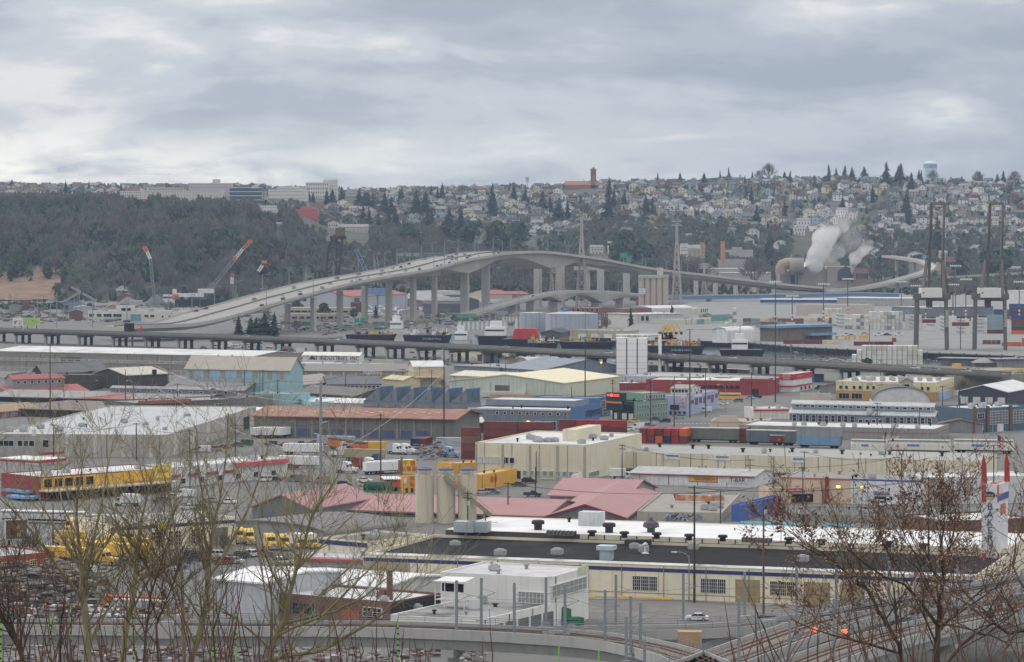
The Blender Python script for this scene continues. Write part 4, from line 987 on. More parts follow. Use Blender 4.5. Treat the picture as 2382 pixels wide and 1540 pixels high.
for u,v,w in((1451,594,17),(1463,605,12)):
 i=hb_at(u);y=hb[i].y+16;t2=thing('road_sign',f'green road sign on posts above the falling deck {where(u, v)}','road sign',A(u,v+18,y),0,'green signs on the high bridge')
 hh=18*y/F;m=MB();m.box(-w*y/F/2,-.2,hh-2.3,w*y/F/2,0,hh+2.6);part('sign_panel',m,SIGNG,t2);m=MB();m.tube((0,.1,0),(0,.1,hh),.3);part('post',m,STEEL,t2)
LB=[(1040,748,2560),(1100,733,2620),(1191,706,2700),(1250,691,2750),(1310,680,2800),(1360,677,2850),(1425,679,2920),(1480,684,2980),(1560,690,3060)]
lb=spline([A(u,v,y)for u,v,y in LB],12);lN=frames(lb);lU=[uv(p)[0]for p in lb]
ld=[float(np.interp(u,[1040,1290,1308,1330,1352,1375,1395,1408,1420,1450,1480,1560],[2,3,9.5,5.4,3.4,5,9,12,9,4.5,3.5,3]))for u in lU]
t=thing('swing_bridge','low arched concrete swing bridge under the high bridge','bridge')
m=MB();sweep(m,lb,lambda i:[(0,0),(0,-1.6),(1.5,-ld[i]),(12.5,-ld[i]),(14,-1.6),(14,0)],N=lN);part('girder',m,BRC,t)
m=MB();sweep(m,lb,[(.4,.03),(.4,.02),(13.6,.02),(13.6,.03)],N=lN);part('road_deck',m,ROADC,t)
for a in(0,13.5):m=MB();sweep(m,lb,[(a,0),(a+.5,0),(a+.5,1.1),(a,1.1)],N=lN);part('parapet',m,BRC,t)
for u,w in((1205,3),(1250,3.4),(1306,12),(1408,10),(1455,3.5),(1500,3)):
 i=min(range(len(lU)),key=lambda k:abs(lU[k]-u));p=lb[i]+lN[i]*7;zt=p.z-ld[i]+.2;pier(t,Vector((p.x,p.y,0)),max(zt,2),w,8,math.atan2(lN[i].y,lN[i].x)+math.pi/2)
for k,u in enumerate((1130,1165,1202,1240,1290,1322,1352,1420,1446,1466)):
 i=min(range(len(lU)),key=lambda q:abs(lU[q]-u));cobra(lb[i]+lN[i]*(13.8 if k%2 else.2)+Vector((0,0,.9)),10.5,math.atan2(lN[i].y,lN[i].x)+(math.pi if k%2 else 0),'lamp on the low swing bridge '+where(*uv(lb[i])),'lamps on the swing bridge',arm=3,r=.26)
for c,u in(('grey',1255),('white',1330),('silver',1385)):
 i=min(range(len(lU)),key=lambda q:abs(lU[q]-u));d=lb[i+1]-lb[i];farcar(c,lb[i]+lN[i]*4+Vector((0,0,.05)),math.atan2(d.y,d.x),f'{c} car crossing the low swing bridge',1.1,'cars on the swing bridge')
BLUS=M((104,144,184),rough=.5,var=.06,streak=.25)
bb=spline([A(1548,690,3080),A(1700,687.5,3120),A(1900,684,3180),A(2010,682,3220),A(2092,684,3240)],20);bN=frames(bb)
t=thing('girder_bridge','long blue steel girder bridge in front of the river yards','bridge')
m=MB();sweep(m,bb,[(0,-.4),(0,-3.6),(9,-3.6),(9,-.4)],N=bN);part('girder',m,BLUS,t)
m=MB();sweep(m,bb,[(-1,.2),(-1,-.35),(10,-.35),(10,.2)],N=bN);part('road_deck',m,ROADC,t)
for a in(-1,9.6):m=MB();sweep(m,bb,[(a,.25),(a+.4,.25),(a+.4,1.1),(a,1.1)],N=bN);part('parapet',m,M((150,164,178)),t)
for i in range(3,len(bb)-1,5):pier(t,Vector((*(bb[i]+bN[i]*4.5).xy,0)),bb[i].z-3.6,3,7,math.atan2(bN[i].y,bN[i].x)+math.pi/2)
rp=spline([A(u,v,y)for u,v,y in((2061,595,4050),(2100,600,4000),(2135,606,3940),(2158,613,3890),(2165,620,3840),(2155,630,3780),(2130,639,3720),(2101,647,3670),(2048,661,3580),(1996,670,3500),(1930,676,3440))],14);rN=frames(rp)
t=thing('ramp_bridge','curving concrete ramp bridge climbing into the far hill','bridge')
m=MB();sweep(m,rp,[(-7,0),(-7,-2.2),(7,-2.2),(7,0)],N=rN);part('girder',m,BRC,t)
m=MB();sweep(m,rp,[(-6.6,.04),(-6.6,.02),(6.6,.02),(6.6,.04)],N=rN);part('road_deck',m,M((176,174,168)),t)
for a in(-7,6.5,-.25):m=MB();sweep(m,rp,[(a,0),(a+.5,0),(a+.5,1.1),(a,1.1)],N=rN);part('parapet',m,BRC,t)
for i in range(2,len(rp)-2,4):
 zg=hill_z(rp[i].x,rp[i].y);pier(t,Vector((rp[i].x,rp[i].y,zg-2)),rp[i].z-2-zg+2,2.4,4,math.atan2(rN[i].y,rN[i].x)+math.pi/2)
op=spline([A(2150,648,3700),A(2260,641,3780),A(2420,632,3860)],20);oN=frames(op)
t=thing('overpass','straight far overpass running out past the second crane','bridge')
m=MB();sweep(m,op,[(0,0),(0,-2),(9,-2),(9,0)],N=oN);part('girder',m,BRC,t)
m=MB();sweep(m,op,[(0,.02),(.5,.02),(.5,1),(0,1)],N=oN);part('parapet',m,BRC,t)
for i in range(1,len(op)-1,2):zg=hill_z(op[i].x,op[i].y);pier(t,Vector((*(op[i]+oN[i]*4.5).xy,zg-1)),op[i].z-1-zg,2.4,4,0)
# the near viaduct
VB=[(-140,757,10),(0,764.5,10),(262,772,10),(600,783,10),(860,794,10.3),(1191,809.5,10.5),(1450,822,10.5),(1786,836.5,10.5),(2000,849,10),(2210,861.5,9.5),(2330,868,8.5)]
vb_=spline([G(u,v,z)for u,v,z in VB],14)
for i in range(3):vb_=[vb_[0]]+[(a+b*2+c)/4 for a,b,c in zip(vb_,vb_[1:],vb_[2:])]+[vb_[-1]]
vN=frames(vb_);vU=[uv(p)[0]for p in vb_]
t=thing('viaduct','dark weathered concrete road viaduct crossing the whole view','viaduct')
VW=16.
m=MB();sweep(m,vb_,[(0,-.9),(0,-1.9),(1.6,-2.1),(1.8,-3.2),(VW-1.8,-3.2),(VW-1.6,-2.1),(VW,-1.9),(VW,-.9)],N=vN);part('girder',m,VIAC,t)
m=MB();sweep(m,vb_,[(.5,-.86),(.5,-.88),(VW-.5,-.88),(VW-.5,-.86)],N=vN);part('road_deck',m,M((104,103,101),rough=.9,var=.1),t)
for a in(0,VW-.45):m=MB();sweep(m,vb_,[(a,-.9),(a+.45,-.9),(a+.45,0),(a,0)],N=vN);part('parapet',m,M((128,127,123),var=.15,sc=.3,streak=.45),t)
m=MB();sweep(m,vb_,[(-.02,.28),(.1,.28),(.1,.4),(-.02,.4)],N=vN);part('rail',m,M((120,120,118)),t)
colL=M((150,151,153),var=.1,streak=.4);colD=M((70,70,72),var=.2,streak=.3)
ccm={}
acc=0;k=0
for i in range(1,len(vb_)-1):
 acc+=(vb_[i]-vb_[i-1]).length
 if acc>30:
  acc=0;k+=1;a=math.atan2(vN[i].y,vN[i].x)
  q=vb_[i]+vN[i]*(VW/2);m=MB();m.box(-VW/2+.4,-.7,0,VW/2-.4,.7,1.4);part('cap_beam',m,VIAC,t,(q.x,q.y,vb_[i].z-4.5),a)
  for j,off in enumerate((2.2,VW/2,VW-2.2)):
   p=vb_[i]+vN[i]*off;zt=vb_[i].z-4.5
   key=(round(zt,1),j)
   if key not in ccm:
    m=MB()
    if j==0 and False:m.lathe([(1.,0),(1.,zt)],12)
    else:m.box(-.8,-.7,0,.8,.7,zt)
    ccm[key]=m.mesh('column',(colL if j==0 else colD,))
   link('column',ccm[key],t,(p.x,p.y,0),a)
for u,c in((37,'silver'),(575,'white'),(648,'grey'),(760,'teal'),(775,'white'),(1155,'silver'),(1395,'white'),(1525,'silver'),(1555,'light blue'),(1700,'white'),(2130,'white'),(2150,'silver'),(2240,'white')):
 i=min(range(len(vU)),key=lambda q:abs(vU[q]-u));d=vb_[i+1 if i+1<len(vb_)else i]-vb_[i-1]
 p=vb_[i]+vN[i]*R.choice((3.5,6.5))+Vector((0,0,-.8));farcar(c,p,math.atan2(d.y,d.x),f'{c} car on the near viaduct {where(u, uv(p)[1])}',1.1,'cars on the near viaduct')
p=G(300,772,10);t=thing('gridded_sign','dark gridded back of a large overhead sign on the near viaduct','road sign',p,rad(-20))
y=p.y;m=MB();s=y/F
for k in range(6):m.beam((-12*s+k*5*s,0,-1),(-12*s+k*5*s,0,20*s),.25)
for k in range(4):m.beam((-12*s,0,2*s+k*6*s),(13*s,0,2*s+k*6*s),.25)
m.box(-12*s,.2,1*s,13*s,.4,20*s);part('frame',m,M((60,58,56)),t)
m=MB();m.tube((2,.8,-10),(2,.8,1),.7,.7,10);part('post',m,colL,t)
for k in range(6):
 m=MB();m.cbox(-15*s+k*5*s if k<3 else-12*s+k*9*s,-1.0,-2.6,.9,.6,.4);part('lamp',m,EM((255,236,170),2.),t)
t=thing('warning_sign','pinkish red sign panel hung beside the gridded sign frame','road sign',G(325,771,10),rad(-35));m=MB();m.box(-2.1,-.15,-2,2.1,.15,3.6);part('sign_panel',m,M((196,70,90)),t);m=MB();m.box(-2,-.2,2.2,.6,-.15,3.4);part('sign_patch',m,M((220,190,200)),t)
for u,v,w in[(113,683,'the blue shed'),(180,700,'the grey conveyor'),(315,735,'the long two storey cream works'),(60,745,'the billboard'),(330,700,'the gravel heaps'),(430,700,'the crane body'),(875,690,'the red roofed boat shed'),(880,725,'the white yachts'),(720,735,'the tan depot under the bridge'),(1000,710,'the pale sheds behind the piers'),(1520,690,'the pink silo block'),(1300,750,'the grey storage tanks'),(1385,735,'the red brick works'),(1540,740,'the pale concrete works'),(1465,740,'the dark fir by the brick works'),(1600,755,'the pale green works'),(1180,775,'the moored dark barges'),(1560,785,'the yellow excavators'),(1740,800,'the tug boat'),(1725,765,'the white reefer boxes'),(1900,720,'the container terminal'),(1850,770,'the terminal gatehouse'),(2040,820,'the big white box stack'),(2170,760,'the first dock crane'),(2310,760,'the second dock crane'),(2250,760,'the lettered box rows'),(2360,740,'the coloured box rows'),(1860,640,'the steel mill'),(600,770,'the dark conifer row'),(715,750,'the green road signs'),(1470,820,'the white silo group'),(960,740,'the grass verge')]:mark(u,v,w)
PALE=M((196,194,188),var=.08,streak=.3);TANW=M((178,166,146),var=.08,streak=.3);GREYR=M((150,150,151),rough=.9,var=.12,patch=.3,patchcol=(128,128,130));WROOF=M((206,207,208),var=.08,sc=.12,patch=.6,patchcol=(158,158,157),patchsc=.07)
REDR=M((166,94,92),rough=.7,var=.08,seam=.9);BLUW=M((92,132,176),var=.06,seam=1.2);BRICK=M((120,88,80),var=.18,sc=.6,streak=.25);DKGREY=M((98,97,98),var=.12,streak=.3)
b=Bd('shed','blue steel clad shed with a pale roof on the far flats',a1(285,1158),a1(590,1166),9.3,dep=30,wall=BLUW,roof=WROOF,rt='x',rh=1.5);b.doors('f',2,.35,.65,0,4,5,M((70,100,140)))
t=thing('chimney','thin white vent stack behind the blue shed','chimney',G(*a1(342,1225)),0);m=MB();m.tube((0,0,0),(0,0,26),1.6,1.4,8);part('shaft',m,WHITE,t)
Bd('warehouse','low red walled warehouse beside the blue shed',a1(0,1168),a1(150,1165),8,dep=30,wall=M((150,78,76)),roof=PALE,rt='x',rh=3)
Bd('warehouse','pale grey warehouse pair beyond the blue shed',a1(90,1140),a1(260,1140),8,dep=30,wall=PALE,roof=GREYR,rt='x',rh=3)
Bd('shed','long white shed at the bluff foot beyond the conveyor',a1(780,1155),a1(1000,1160),8,dep=20,wall=WHITE,roof=PALE,rt='x',rh=2).win('f',10,.02,.98,2,5,4)
p0=G(*a1(520,1298));y=p0.y
t=thing('conveyor','inclined grey gravel conveyor rising to a dark loading tower','conveyor',(0,0,0))
m=MB();m.beam(A(*a1(520,1285),y),A(*a1(715,1172),y),3,2.6);part('gallery',m,STEEL,t);m=MB();m.beam(A(*a1(715,1172),y),A(*a1(632,1128),y),2.6,2.2);m.beam(A(*a1(735,1185),y),A(*a1(855,1250),y),2.2,2);part('chute',m,STEEL,t)
for x in(560,610,660,705):q=A(*a1(x,1285-(x-520)*.58),y);m=MB();m.beam((q.x,q.y,0),q,.7);part('leg',m,STEEL,t)
b=Bd('loading_tower','dark rusty loading tower standing at the conveyor top',a1(600,1125),a1(680,1125),None,vb=712,dep=10,wall=M((118,100,90),var=.25,sc=.3),roof=DARKM);b.win('f',3,.1,.9,6,10,2.4,glass=DARKM,frame=WOOD);b.win('f',3,.1,.9,16,20,2.4,glass=DARKM,frame=WOOD)
for u0,u1,vt,vb,c,lab in((1030,1250,1215,1290,(122,122,120),'long grey gravel heap beside the conveyor'),(1240,1310,1200,1240,(196,186,160),'pale sand heap between the grey heaps'),(1280,1490,1192,1290,(112,114,116),'tall dark gravel heap beside the crane body')):
 p=G(*a1((u0+u1)/2,vb));s=p.y/F/3.819;o_=MB();rr=random.Random(u0)
 h=(vb-vt)*s;rx=(u1-u0)/2*s;o_.lathe([(1.,0),(.86,.22),(.62,.5),(.36,.78),(.12,.98),(.02,1.)],18)
 o_.v=[(x*rx*rr.uniform(.93,1.06),yy*rx*.8,z*h)for x,yy,z in o_.v];tag(part('gravel_heap',o_,M(c,rough=.95,var=.15,sc=.2),None,p),lab,'gravel heap')
b=Bd('factory','long two storey cream works with dark window groups behind the viaduct',a1(780,1338),a1(1640,1345),9.5,dep=40,wall=M((206,203,190),var=.06,streak=.25),roof=GREYR)
for x0,x1,n in((.0,.16,2),(.165,.25,1),(.28,.34,1)):b.win('f',n,x0,x1,4.2,7,8 if n==1 else 4.5,glass=GLASS,bars=(3,1))
b.win('f',1,.44,.56,1,7,10,glass=M((96,150,160),rough=.2),bars=(3,2));b.win('f',2,.58,.7,4.2,6.5,4);b.win('f',3,.74,.95,4,6,2);b.doors('f',1,.17,.25,0,2.8,9,STEEL)
for x,y_ in((.1,.4),(.35,.6),(.6,.3),(.8,.5)):b.unit(x,y_,4,4,2.4)
Bd('factory','cream upper block behind the two storey works',a1(1030,1292),a1(1180,1292),14,dep=14,wall=M((206,203,190),var=.06),roof=GREYR).win('f',2,.3,.9,9,12,4)
Bd('factory','long low cream wing running back to the bridge ramp',a1(1200,1318),a1(1860,1318),6,dep=20,wall=M((200,196,184),var=.06),roof=GREYR).win('f',9,.02,.98,2.5,4.5,4)
b=Bd('office','white lettered office block beside the crane body',a1(1448,1195),a1(1565,1195),9,dep=10,wall=WHITE,roof=GREYR);b.win('f',4,.05,.95,4.5,7,5,glass=DKGREY);b.put('stair_head','f',.72,1.,9,15,WHITE,out=0,base=5)
def billboard(xl,xr,vt,vb,vg,lab,cols,ang,seed=1):
 p=G((xl+xr)/2,vg);s=p.y/F;w,h,z=(xr-xl)*s/math.cos(rad(ang)),(vb-vt)*s,(vg-vb)*s
 t=thing('billboard',lab,'billboard',p,rad(ang));m=MB();m.box(-w/2,-.3,z,w/2,.3,z+h);part('frame',m,M((210,210,208)),t)
 for x in(-w*.3,w*.3):m=MB();m.tube((x,.3,0),(x,.3,z+h*.6),.3,.3,6);part('post',m,DARKM,t)
 m=MB();m.box(-w/2+.25,-.36,z+.25,w/2-.25,-.3,z+h-.25);part('poster',m,cols[0],t);rr=random.Random(seed);
 for k,c in enumerate(cols[1:]):
  for q in range(3):
   m=MB();x=rr.uniform(-.42,.25)*w;zz=z+h*rr.uniform(.12,.6);m.box(x,-.4-.01*k-.003*q,zz,x+w*rr.uniform(.06,.2),-.36,zz+h*rr.uniform(.08,.28));part('poster_patch',m,c,t)
 return t
billboard(*[a1(112,0)[0],a1(208,0)[0],a1(0,1400)[1],a1(0,1472)[1]],772,'white billboard with a chequered poster above the viaduct',[WHITE,M((60,60,62)),M((190,120,90))],-10,4)
billboard(*[a1(212,0)[0],a1(354,0)[0],a1(0,1402)[1],a1(0,1470)[1]],772,'lime green billboard above the viaduct',[M((168,200,92),var=.1),M((146,182,76))],-10,5)
t=thing('drawbridge','raised black lattice leaf of an old railway drawbridge behind the high bridge','drawbridge',(0,0,0))
BLK=M((66,54,52),var=.25,sc=.3);Yd=3120
def q_(x,y):return A(*a2(x,y),Yd)
m=MB()
LT=[(640,1290),(625,1000),(645,770),(700,665)];RT=[(745,1290),(735,1000),(760,800),(765,668)]
for S in(LT,RT):
 for a,b in zip(S,S[1:]):m.beam(q_(*a),q_(*b),2.4)
for a,b in zip(LT,RT):m.beam(q_(*a),q_(*b),1.8)
for(a,b),(c,d)in zip(zip(LT,RT),zip(LT[1:],RT[1:])):
 m.beam(q_(*a),q_(*d),1.4);m.beam(q_(*b),q_(*c),1.4);e=((a[0]+c[0])/2,(a[1]+c[1])/2);f=((b[0]+d[0])/2,(b[1]+d[1])/2);m.beam(q_(*e),q_(*f),1.2)
m.beam(q_(710,1290),q_(718,668),2);part('lattice_leaf',m,BLK,t)
m=MB();m.box(-6,-5,0,9,5,14);part('counterweight',m,BLK,t,q_(620,1240)*1.0)
m=MB();c=q_(730,690);m.cbox(0,0,0,17,8,4);part('head_frame',m,BLK,t,c);m=MB();m.cbox(0,0,0,10,8,9);part('machine_cabin',m,M((110,92,66)),t,q_(748,640))
m=MB()
for(x0,y0),(x1,y1)in(((525,990),(640,1000)),((525,990),(535,1240)),((560,1000),(640,1240)),((535,1240),(690,1270)),((560,1000),(545,1240)),((600,1000),(690,1270))):m.beam(q_(x0,y0),q_(x1,y1),2)
part('approach_truss',m,BLK,t)
Yc=3040
def qc(x,y,dy=0):return A(*a1(x,y),Yc+dy)
t=thing('crawler_crane','crawler crane with a long lattice boom tipped in orange and white','crane',(0,0,0))
ORN=M((206,112,66),rough=.6,var=.15)
def lattice(m,a,b,w,r,n):
 d=(b-a).normalized();s=d.cross(Vector((0,1,0))).normalized()*w/2;e=Vector((0,w/2,0))
 for sg in(1,-1):
  for eg in(1,-1):m.beam(a+s*sg+e*eg,b+s*sg+e*eg,r)
 for k in range(n):
  p,q=a.lerp(b,k/n),a.lerp(b,(k+1)/n);g=1 if k%2 else-1
  m.beam(p+s*g+e,q-s*g+e,r*.6);m.beam(p+s*g-e,q-s*g-e,r*.6)
m=MB();lattice(m,qc(1778,1250),qc(2095,870),3.0,.9,22);part('boom',m,M((136,136,138)),t)
m=MB();lattice(m,qc(2090,876),qc(2157,790),2.2,.8,6);part('boom_section',m,M((222,222,220)),t);m=MB();lattice(m,qc(2160,786),qc(2215,735),2.6,1.1,4);m.cbox(*qc(2222,724),5,4,3.5);part('boom_tip',m,ORN,t);m=MB();m.cbox(*qc(2087,872),4,4,4);part('boom_joint',m,ORN,t)
m=MB();m.beam(qc(1790,1060,4),qc(2175,757,4),.6);m.beam(qc(1640,1140,4),qc(1800,1052,4),.5);part('pendant_rope',m,M((110,108,108)),t)
m=MB();m.beam(qc(1600,1255),qc(1632,1130),2.2);m.beam(qc(1632,1130),qc(1702,1245),3.);m.beam(qc(1622,1240),qc(1640,1140),2.);part('gantry_frame',m,DARKM,t)
p=G(*a1(1670,1320));m=MB();m.box(-20,-4,2.5,10,4,6.5);m.box(4,-4.2,6.5,20,4.2,11);part('machine_body',m,M((212,212,214)),t,(p.x,Yc,8));m=MB();m.lathe([(3,0),(4,3),(4,5),(3,6)],12);part('winch_drum',m,ORN,t,(qc(1562,1290).x,Yc-2,8))
m=MB();m.box(-20,-6,0,34,-3,8);m.box(-20,3,0,34,6,8);part('crawler_track',m,DARKM,t,(p.x,Yc,0))
for(x0,y0),(x1,y1),(x2,y2),lab in(((1335,878),(1305,812),(1282,778),'distant boom tip in orange and white before the bluff wood'),((2060,1100),(2062,1040),(2066,1022),'small orange topped crane mast near the bridge lamps')):
 t=thing('crane_boom',lab,'crane',(0,0,0));z0=qc(x0+10,y0+380-(y0-870)*1.05)
 m=MB();lattice(m,Vector((z0.x,Yc+30,0)),qc(x0,y0,30),2.2,.8,12);part('boom',m,M((128,130,134)),t);m=MB();lattice(m,qc(x0,y0,30),qc(x1,y1,30),2.2,1.,4);part('boom_section',m,M((224,224,224)),t);m=MB();m.cbox(*qc(x2,y2,30),3.4,3,3);lattice(m,qc(x1,y1,30),qc(x2,y2,30),3,1.2,2);part('boom_tip',m,ORN,t)
t=thing('crane_boom','orange tipped leaning boom behind the falling bridge lamps','crane',(0,0,0));m=MB();lattice(m,A(*a2(-60,1180),3000),A(*a2(20,990),3000),2,.4,9);part('boom',m,M((84,86,92)),t);m=MB();lattice(m,A(*a2(20,990),3000),A(*a2(58,935),3000),2.2,1,4);part('boom_section',m,WHITE,t);m=MB();m.cbox(*A(*a2(72,905),3000),5,3,3.2);part('boom_tip',m,ORN,t)
b=Bd('boat_shed','white boat shed with a broad red roof behind the bridge piers',a2(835,1215),a2(1345,1190),None,vb=723,dep=46,wall=M((178,182,190),var=.06),roof=REDR,rt='x',rh=5);b.doors('f',2,.02,.2,0,10,16,M((120,60,64)),'shed_door');b.win('f',1,.06,.16,9,14,14,glass=DKGREY)
t=thing('boatyard_crane','blue boatyard crane with a lattice jib in front of the red roofed shed','crane',G(*a2(1080,1390)),0);y=t.location.y
BLC=M((112,146,186),rough=.6,var=.15);m=MB();m.beam((0,0,0),(0,0,22),1.6);m.box(-9,-4,20,13,4,26);part('tower',m,BLC,t);m=MB();lattice(m,Vector((-4,0,28)),Vector((-20,0,62)),3,.6,9);part('jib',m,M((130,150,176)),t);m=MB();lattice(m,Vector((2,0,28)),Vector((-2,0,54)),3,.5,8);part('mast',m,M((150,160,176)),t)
def yacht(u,v,L_,ang,lab):
 t=thing('yacht',lab,'boat',G(u,v),rad(ang),'yachts laid up in the boatyard');m=MB()
 h=[(-.5,0),(-.5,.13),(.36,.13),(.5,.16),(.36,.02),(.2,0)]
 m.add([(-L_*.5,-L_*.13,3),(-L_*.5,L_*.13,3),(L_*.2,L_*.14,3.2),(L_*.5,0,3.8),(L_*.2,-L_*.14,3.2),(-L_*.46,-L_*.06,.6),(-L_*.46,L_*.06,.6),(L_*.2,L_*.04,.6),(L_*.38,0,1.),(L_*.2,-L_*.04,.6)],[(0,4,3,2,1),(5,6,7,8,9),(0,1,6,5),(1,2,7,6),(2,3,8,7),(3,4,9,8),(4,0,5,9)]);part('hull',m,WHITEP,t)
 m=MB();m.ext([(-L_*.3,-L_*.09,3),(L_*.22,-L_*.09,3),(L_*.1,-L_*.09,5),(-L_*.3,-L_*.09,5.2)],(0,L_*.18,0));m.ext([(-L_*.24,-L_*.06,5.2),(L_*.02,-L_*.06,5.2),(-L_*.04,-L_*.06,6.6),(-L_*.24,-L_*.06,6.6)],(0,L_*.12,0));part('cabin',m,WHITEP,t);m=MB();m.box(-L_*.28,-L_*.1,3.9,L_*.12,L_*.1,4.5);part('cabin_window',m,GLASS,t)
for k,(x,y_,L_)in enumerate(((1030,1395,15),(1100,1400,13),(1120,1350,14),(1230,1385,20),(1262,1360,16),(1290,1395,17),(1010,1345,12),(1330,1390,12))):yacht(*a2(x,y_),L_,R.uniform(-30,60),'white motor yacht on the hard '+where(*a2(x,y_)))
b=Bd('depot','long tan depot with a dark band under the falling bridge',a2(270,1310),a2(830,1312),8,dep=30,wall=TANW,roof=PALE);b.win('f',9,.02,.98,3.5,5.5,6)
b=Bd('depot','lower tan depot wing in front of the dark banded one',a2(235,1365),a2(770,1365),7,dep=24,wall=M((172,158,138),var=.08),roof=PALE);b.win('f',8,.02,.98,2.5,4.8,5)
b=Bd('warehouse','long white warehouse behind the tall bridge piers',a2(1555,1165),a2(1830,1162),12,dep=40,wall=M((196,198,200)),roof=PALE);b.win('f',8,.3,.98,5,8,4,glass=DKGREY)
Bd('warehouse','grey hip roofed warehouse beyond the blue trucks',a2(1230,1215),a2(1500,1250),8,dep=40,wall=DKGREY,roof=GREYR,rt='hip',rh=6)
b=Bd('warehouse','long dark open fronted warehouse beyond the first piers',a2(1480,1250),a2(1830,1255),None,vb=731,dep=30,wall=M((104,106,112)),roof=GREYR,rt='x',rh=3);b.put('eave_band','f',0,1,b.h-2.5,b.h-.4,M((160,166,174)))
b=Bd('warehouse','pale cream warehouse with a red roof edge beyond the tall pier',a2(2075,1195),a2(2274,1192),None,vb=712,dep=40,wall=M((196,188,172)),roof=REDR,rt='x',rh=4)
Bd('warehouse','grey blue corrugated warehouse behind the low bridge ramp',a2(1890,1262),a2(2120,1270),None,vb=722,dep=30,wall=M((136,146,160),seam=1.5),roof=GREYR,rt='x',rh=3)
Bd('warehouse','small red roofed shed beside the low bridge arch',a3(-60,1195),a3(150,1190),9,dep=20,wall=M((150,120,110)),roof=REDR,rt='x',rh=3)
for c,x,y_ in(('maroon',1470,1350),('blue',1640,1330),('blue',1690,1350),('dark blue',1720,1320),('white',1450,1390),('white',1350,1380)):veh('boxtruck' if c!='white' else 'van',c,*a2(x,y_),R.choice((-20,160)),scale=1.5)
s=2828/F;t=thing('silo_block','tall pink concrete silo block with a pale green top band','silo',G(1520,727),rad(-4))
m=MB();w=69*s
for k in range(5):m.lathe([(w/10*1.02,0),(w/10*1.02,80*s)],14,c=(-w/2+w*(k+.5)/5,0))
m.box(-w/2+w/10,0,0,w/2-w/10,14,80*s);part('silo_wall',m,M((188,170,160),var=.07,sc=.15,streak=.35),t)
m=MB();m.box(-w/2-.3,-w/10-.4,80*s,w/2+.3,15,87*s);[m.box(-w/2+k*w/18-.15,-w/10-.7,80*s,-w/2+k*w/18+.15,-w/10-.4,87*s)for k in range(19)];part('top_band',m,M((168,188,176),var=.08,seam=2),t)
m=MB();m.box(w*.12,0,87*s,w*.32,8,104*s);part('head_house',m,M((196,186,176)),t)
m=MB();[m.tube((-w*.45+k*w*.07,2,87*s),(-w*.45+k*w*.07,2,(93+(k%3)*3)*s),.3,.3,4)for k in range(6)];m.beam((-w*.46,2,93*s),(-w*.1,2,93*s),.3);part('rail',m,STEEL,t)
m=MB();m.box(-w/2+.2,-w/10-.9,43*s,-w/2+16.5*s,-w/10-.5,56*s);part('sign_board',m,M((228,230,234)),t)
for z,tx in((52,'ARDEE'),(46.6,'CEMENT')):lettering('lettering',tx,4.6*s,M((90,120,170)),t,Vector((-w/2+8.3*s,-w/10-1.0,z*s)),0)
def tank(xl,xr,vt,vb,lab,mat,tile=a3,name='storage_tank',cat='tank',group='grey storage tanks'):
 (ul,v0),(ur,v1)=tile(xl,vt),tile(xr,vb);p=G((ul+ur)/2,v1);r_=(ur-ul)/2*p.y/F;h=(v1-v0)*p.y/F
 t=thing(name,lab,cat,p+Vector((0,r_,0)),0,group);m=MB();m.lathe([(r_,0),(r_,h)],30);smooth(part('tank_wall',m,mat,t).data)if False else part('tank_wall',m,mat,t)
 m=MB();m.lathe([(r_+.15,h-.4),(r_+.15,h),(r_*.5,h+r_*.05),(.2,h+r_*.07)],30);part('tank_roof',m,M((176,178,180)),t)
 m=MB();m.tube((r_*.5,-r_*.88,0),(r_*.5,-r_*.88,h+1),.25,.25,4);part('ladder',m,STEEL,t);return t
GT=M((164,172,184),rough=.5,var=.06,seam=3.5,streak=.2)
tank(300,768,1368,1545,'wide pale grey storage tank nearest the quay',GT);tank(68,300,1360,1530,'pale grey storage tank half hidden behind the wide one',GT)
tank(30,62,1400,1525,'slim white tank at the end of the grey pair',WHITE)
for k in range(10):tank(*[a2(1790+k*42,0)[0],a2(1826+k*42,0)[0]],0,0,'',WHITE)if False else None
for k in range(11):
 x=1795+k*40;tank(x,x+36,1432+(k%2)*4,1510,'small white upright tank behind the moored barges',WHITE,a2,'upright_tank',group='row of small white tanks')
for k in range(6):tank(2185+k*30,2212+k*30,1390,1440,'small cream upright tank by the green roof',M((214,206,190)),a2,'upright_tank',group='row of small cream tanks')
b=Bd('canopy','low green roofed loading canopy behind the white tanks',a2(1795,1405),a2(1975,1398),None,vb=747,dep=8,wall=M((90,110,100)),roof=M((60,110,90)),rt='x',rh=3)
b=Bd('works','red brick works with a dark upper storey behind the grey tanks',a3(510,1310),a3(790,1312),None,vb=738,dep=30,wall=M((156,88,84),var=.1),roof=GREYR);b.win('f',6,.05,.95,5,8,2.4)
b=Bd('works','brown brick works with ranked low windows beside the dark fir',a3(790,1312),a3(1000,1318),None,vb=760,dep=30,wall=BRICK,roof=GREYR);b.win('f',6,.05,.95,8,11,2.4,glass=DKGREY);b.win('f',6,.05,.95,2,5,2.4)
t=thing('wall_sign','blue and white oval sign on the tank yard corner','sign',A(*a3(474,1325),2500),0);m=MB();m.lathe([(4.2,-.4),(4.2,0)],20);o=part('sign_panel',m,M((80,124,184)),t);o.rotation_euler=(rad(90),0,0);o.scale=(1,.45,1);lettering('lettering','CEMENT',1.5,WHITE,t,Vector((0,-.5,0)),0)
b=Bd('works','pale concrete works in front of the pink silo',a3(1095,1372),a3(1510,1365),None,vb=763,dep=40,wall=PALE,roof=WROOF,over=.8,par=0);b.win('f',2,.1,.3,6,10,3);b.put('awning','f',.5,.98,5.5,6.6,DKGREY,out=4);b.doors('f',1,.55,.7,0,4,6,M((190,90,70)))
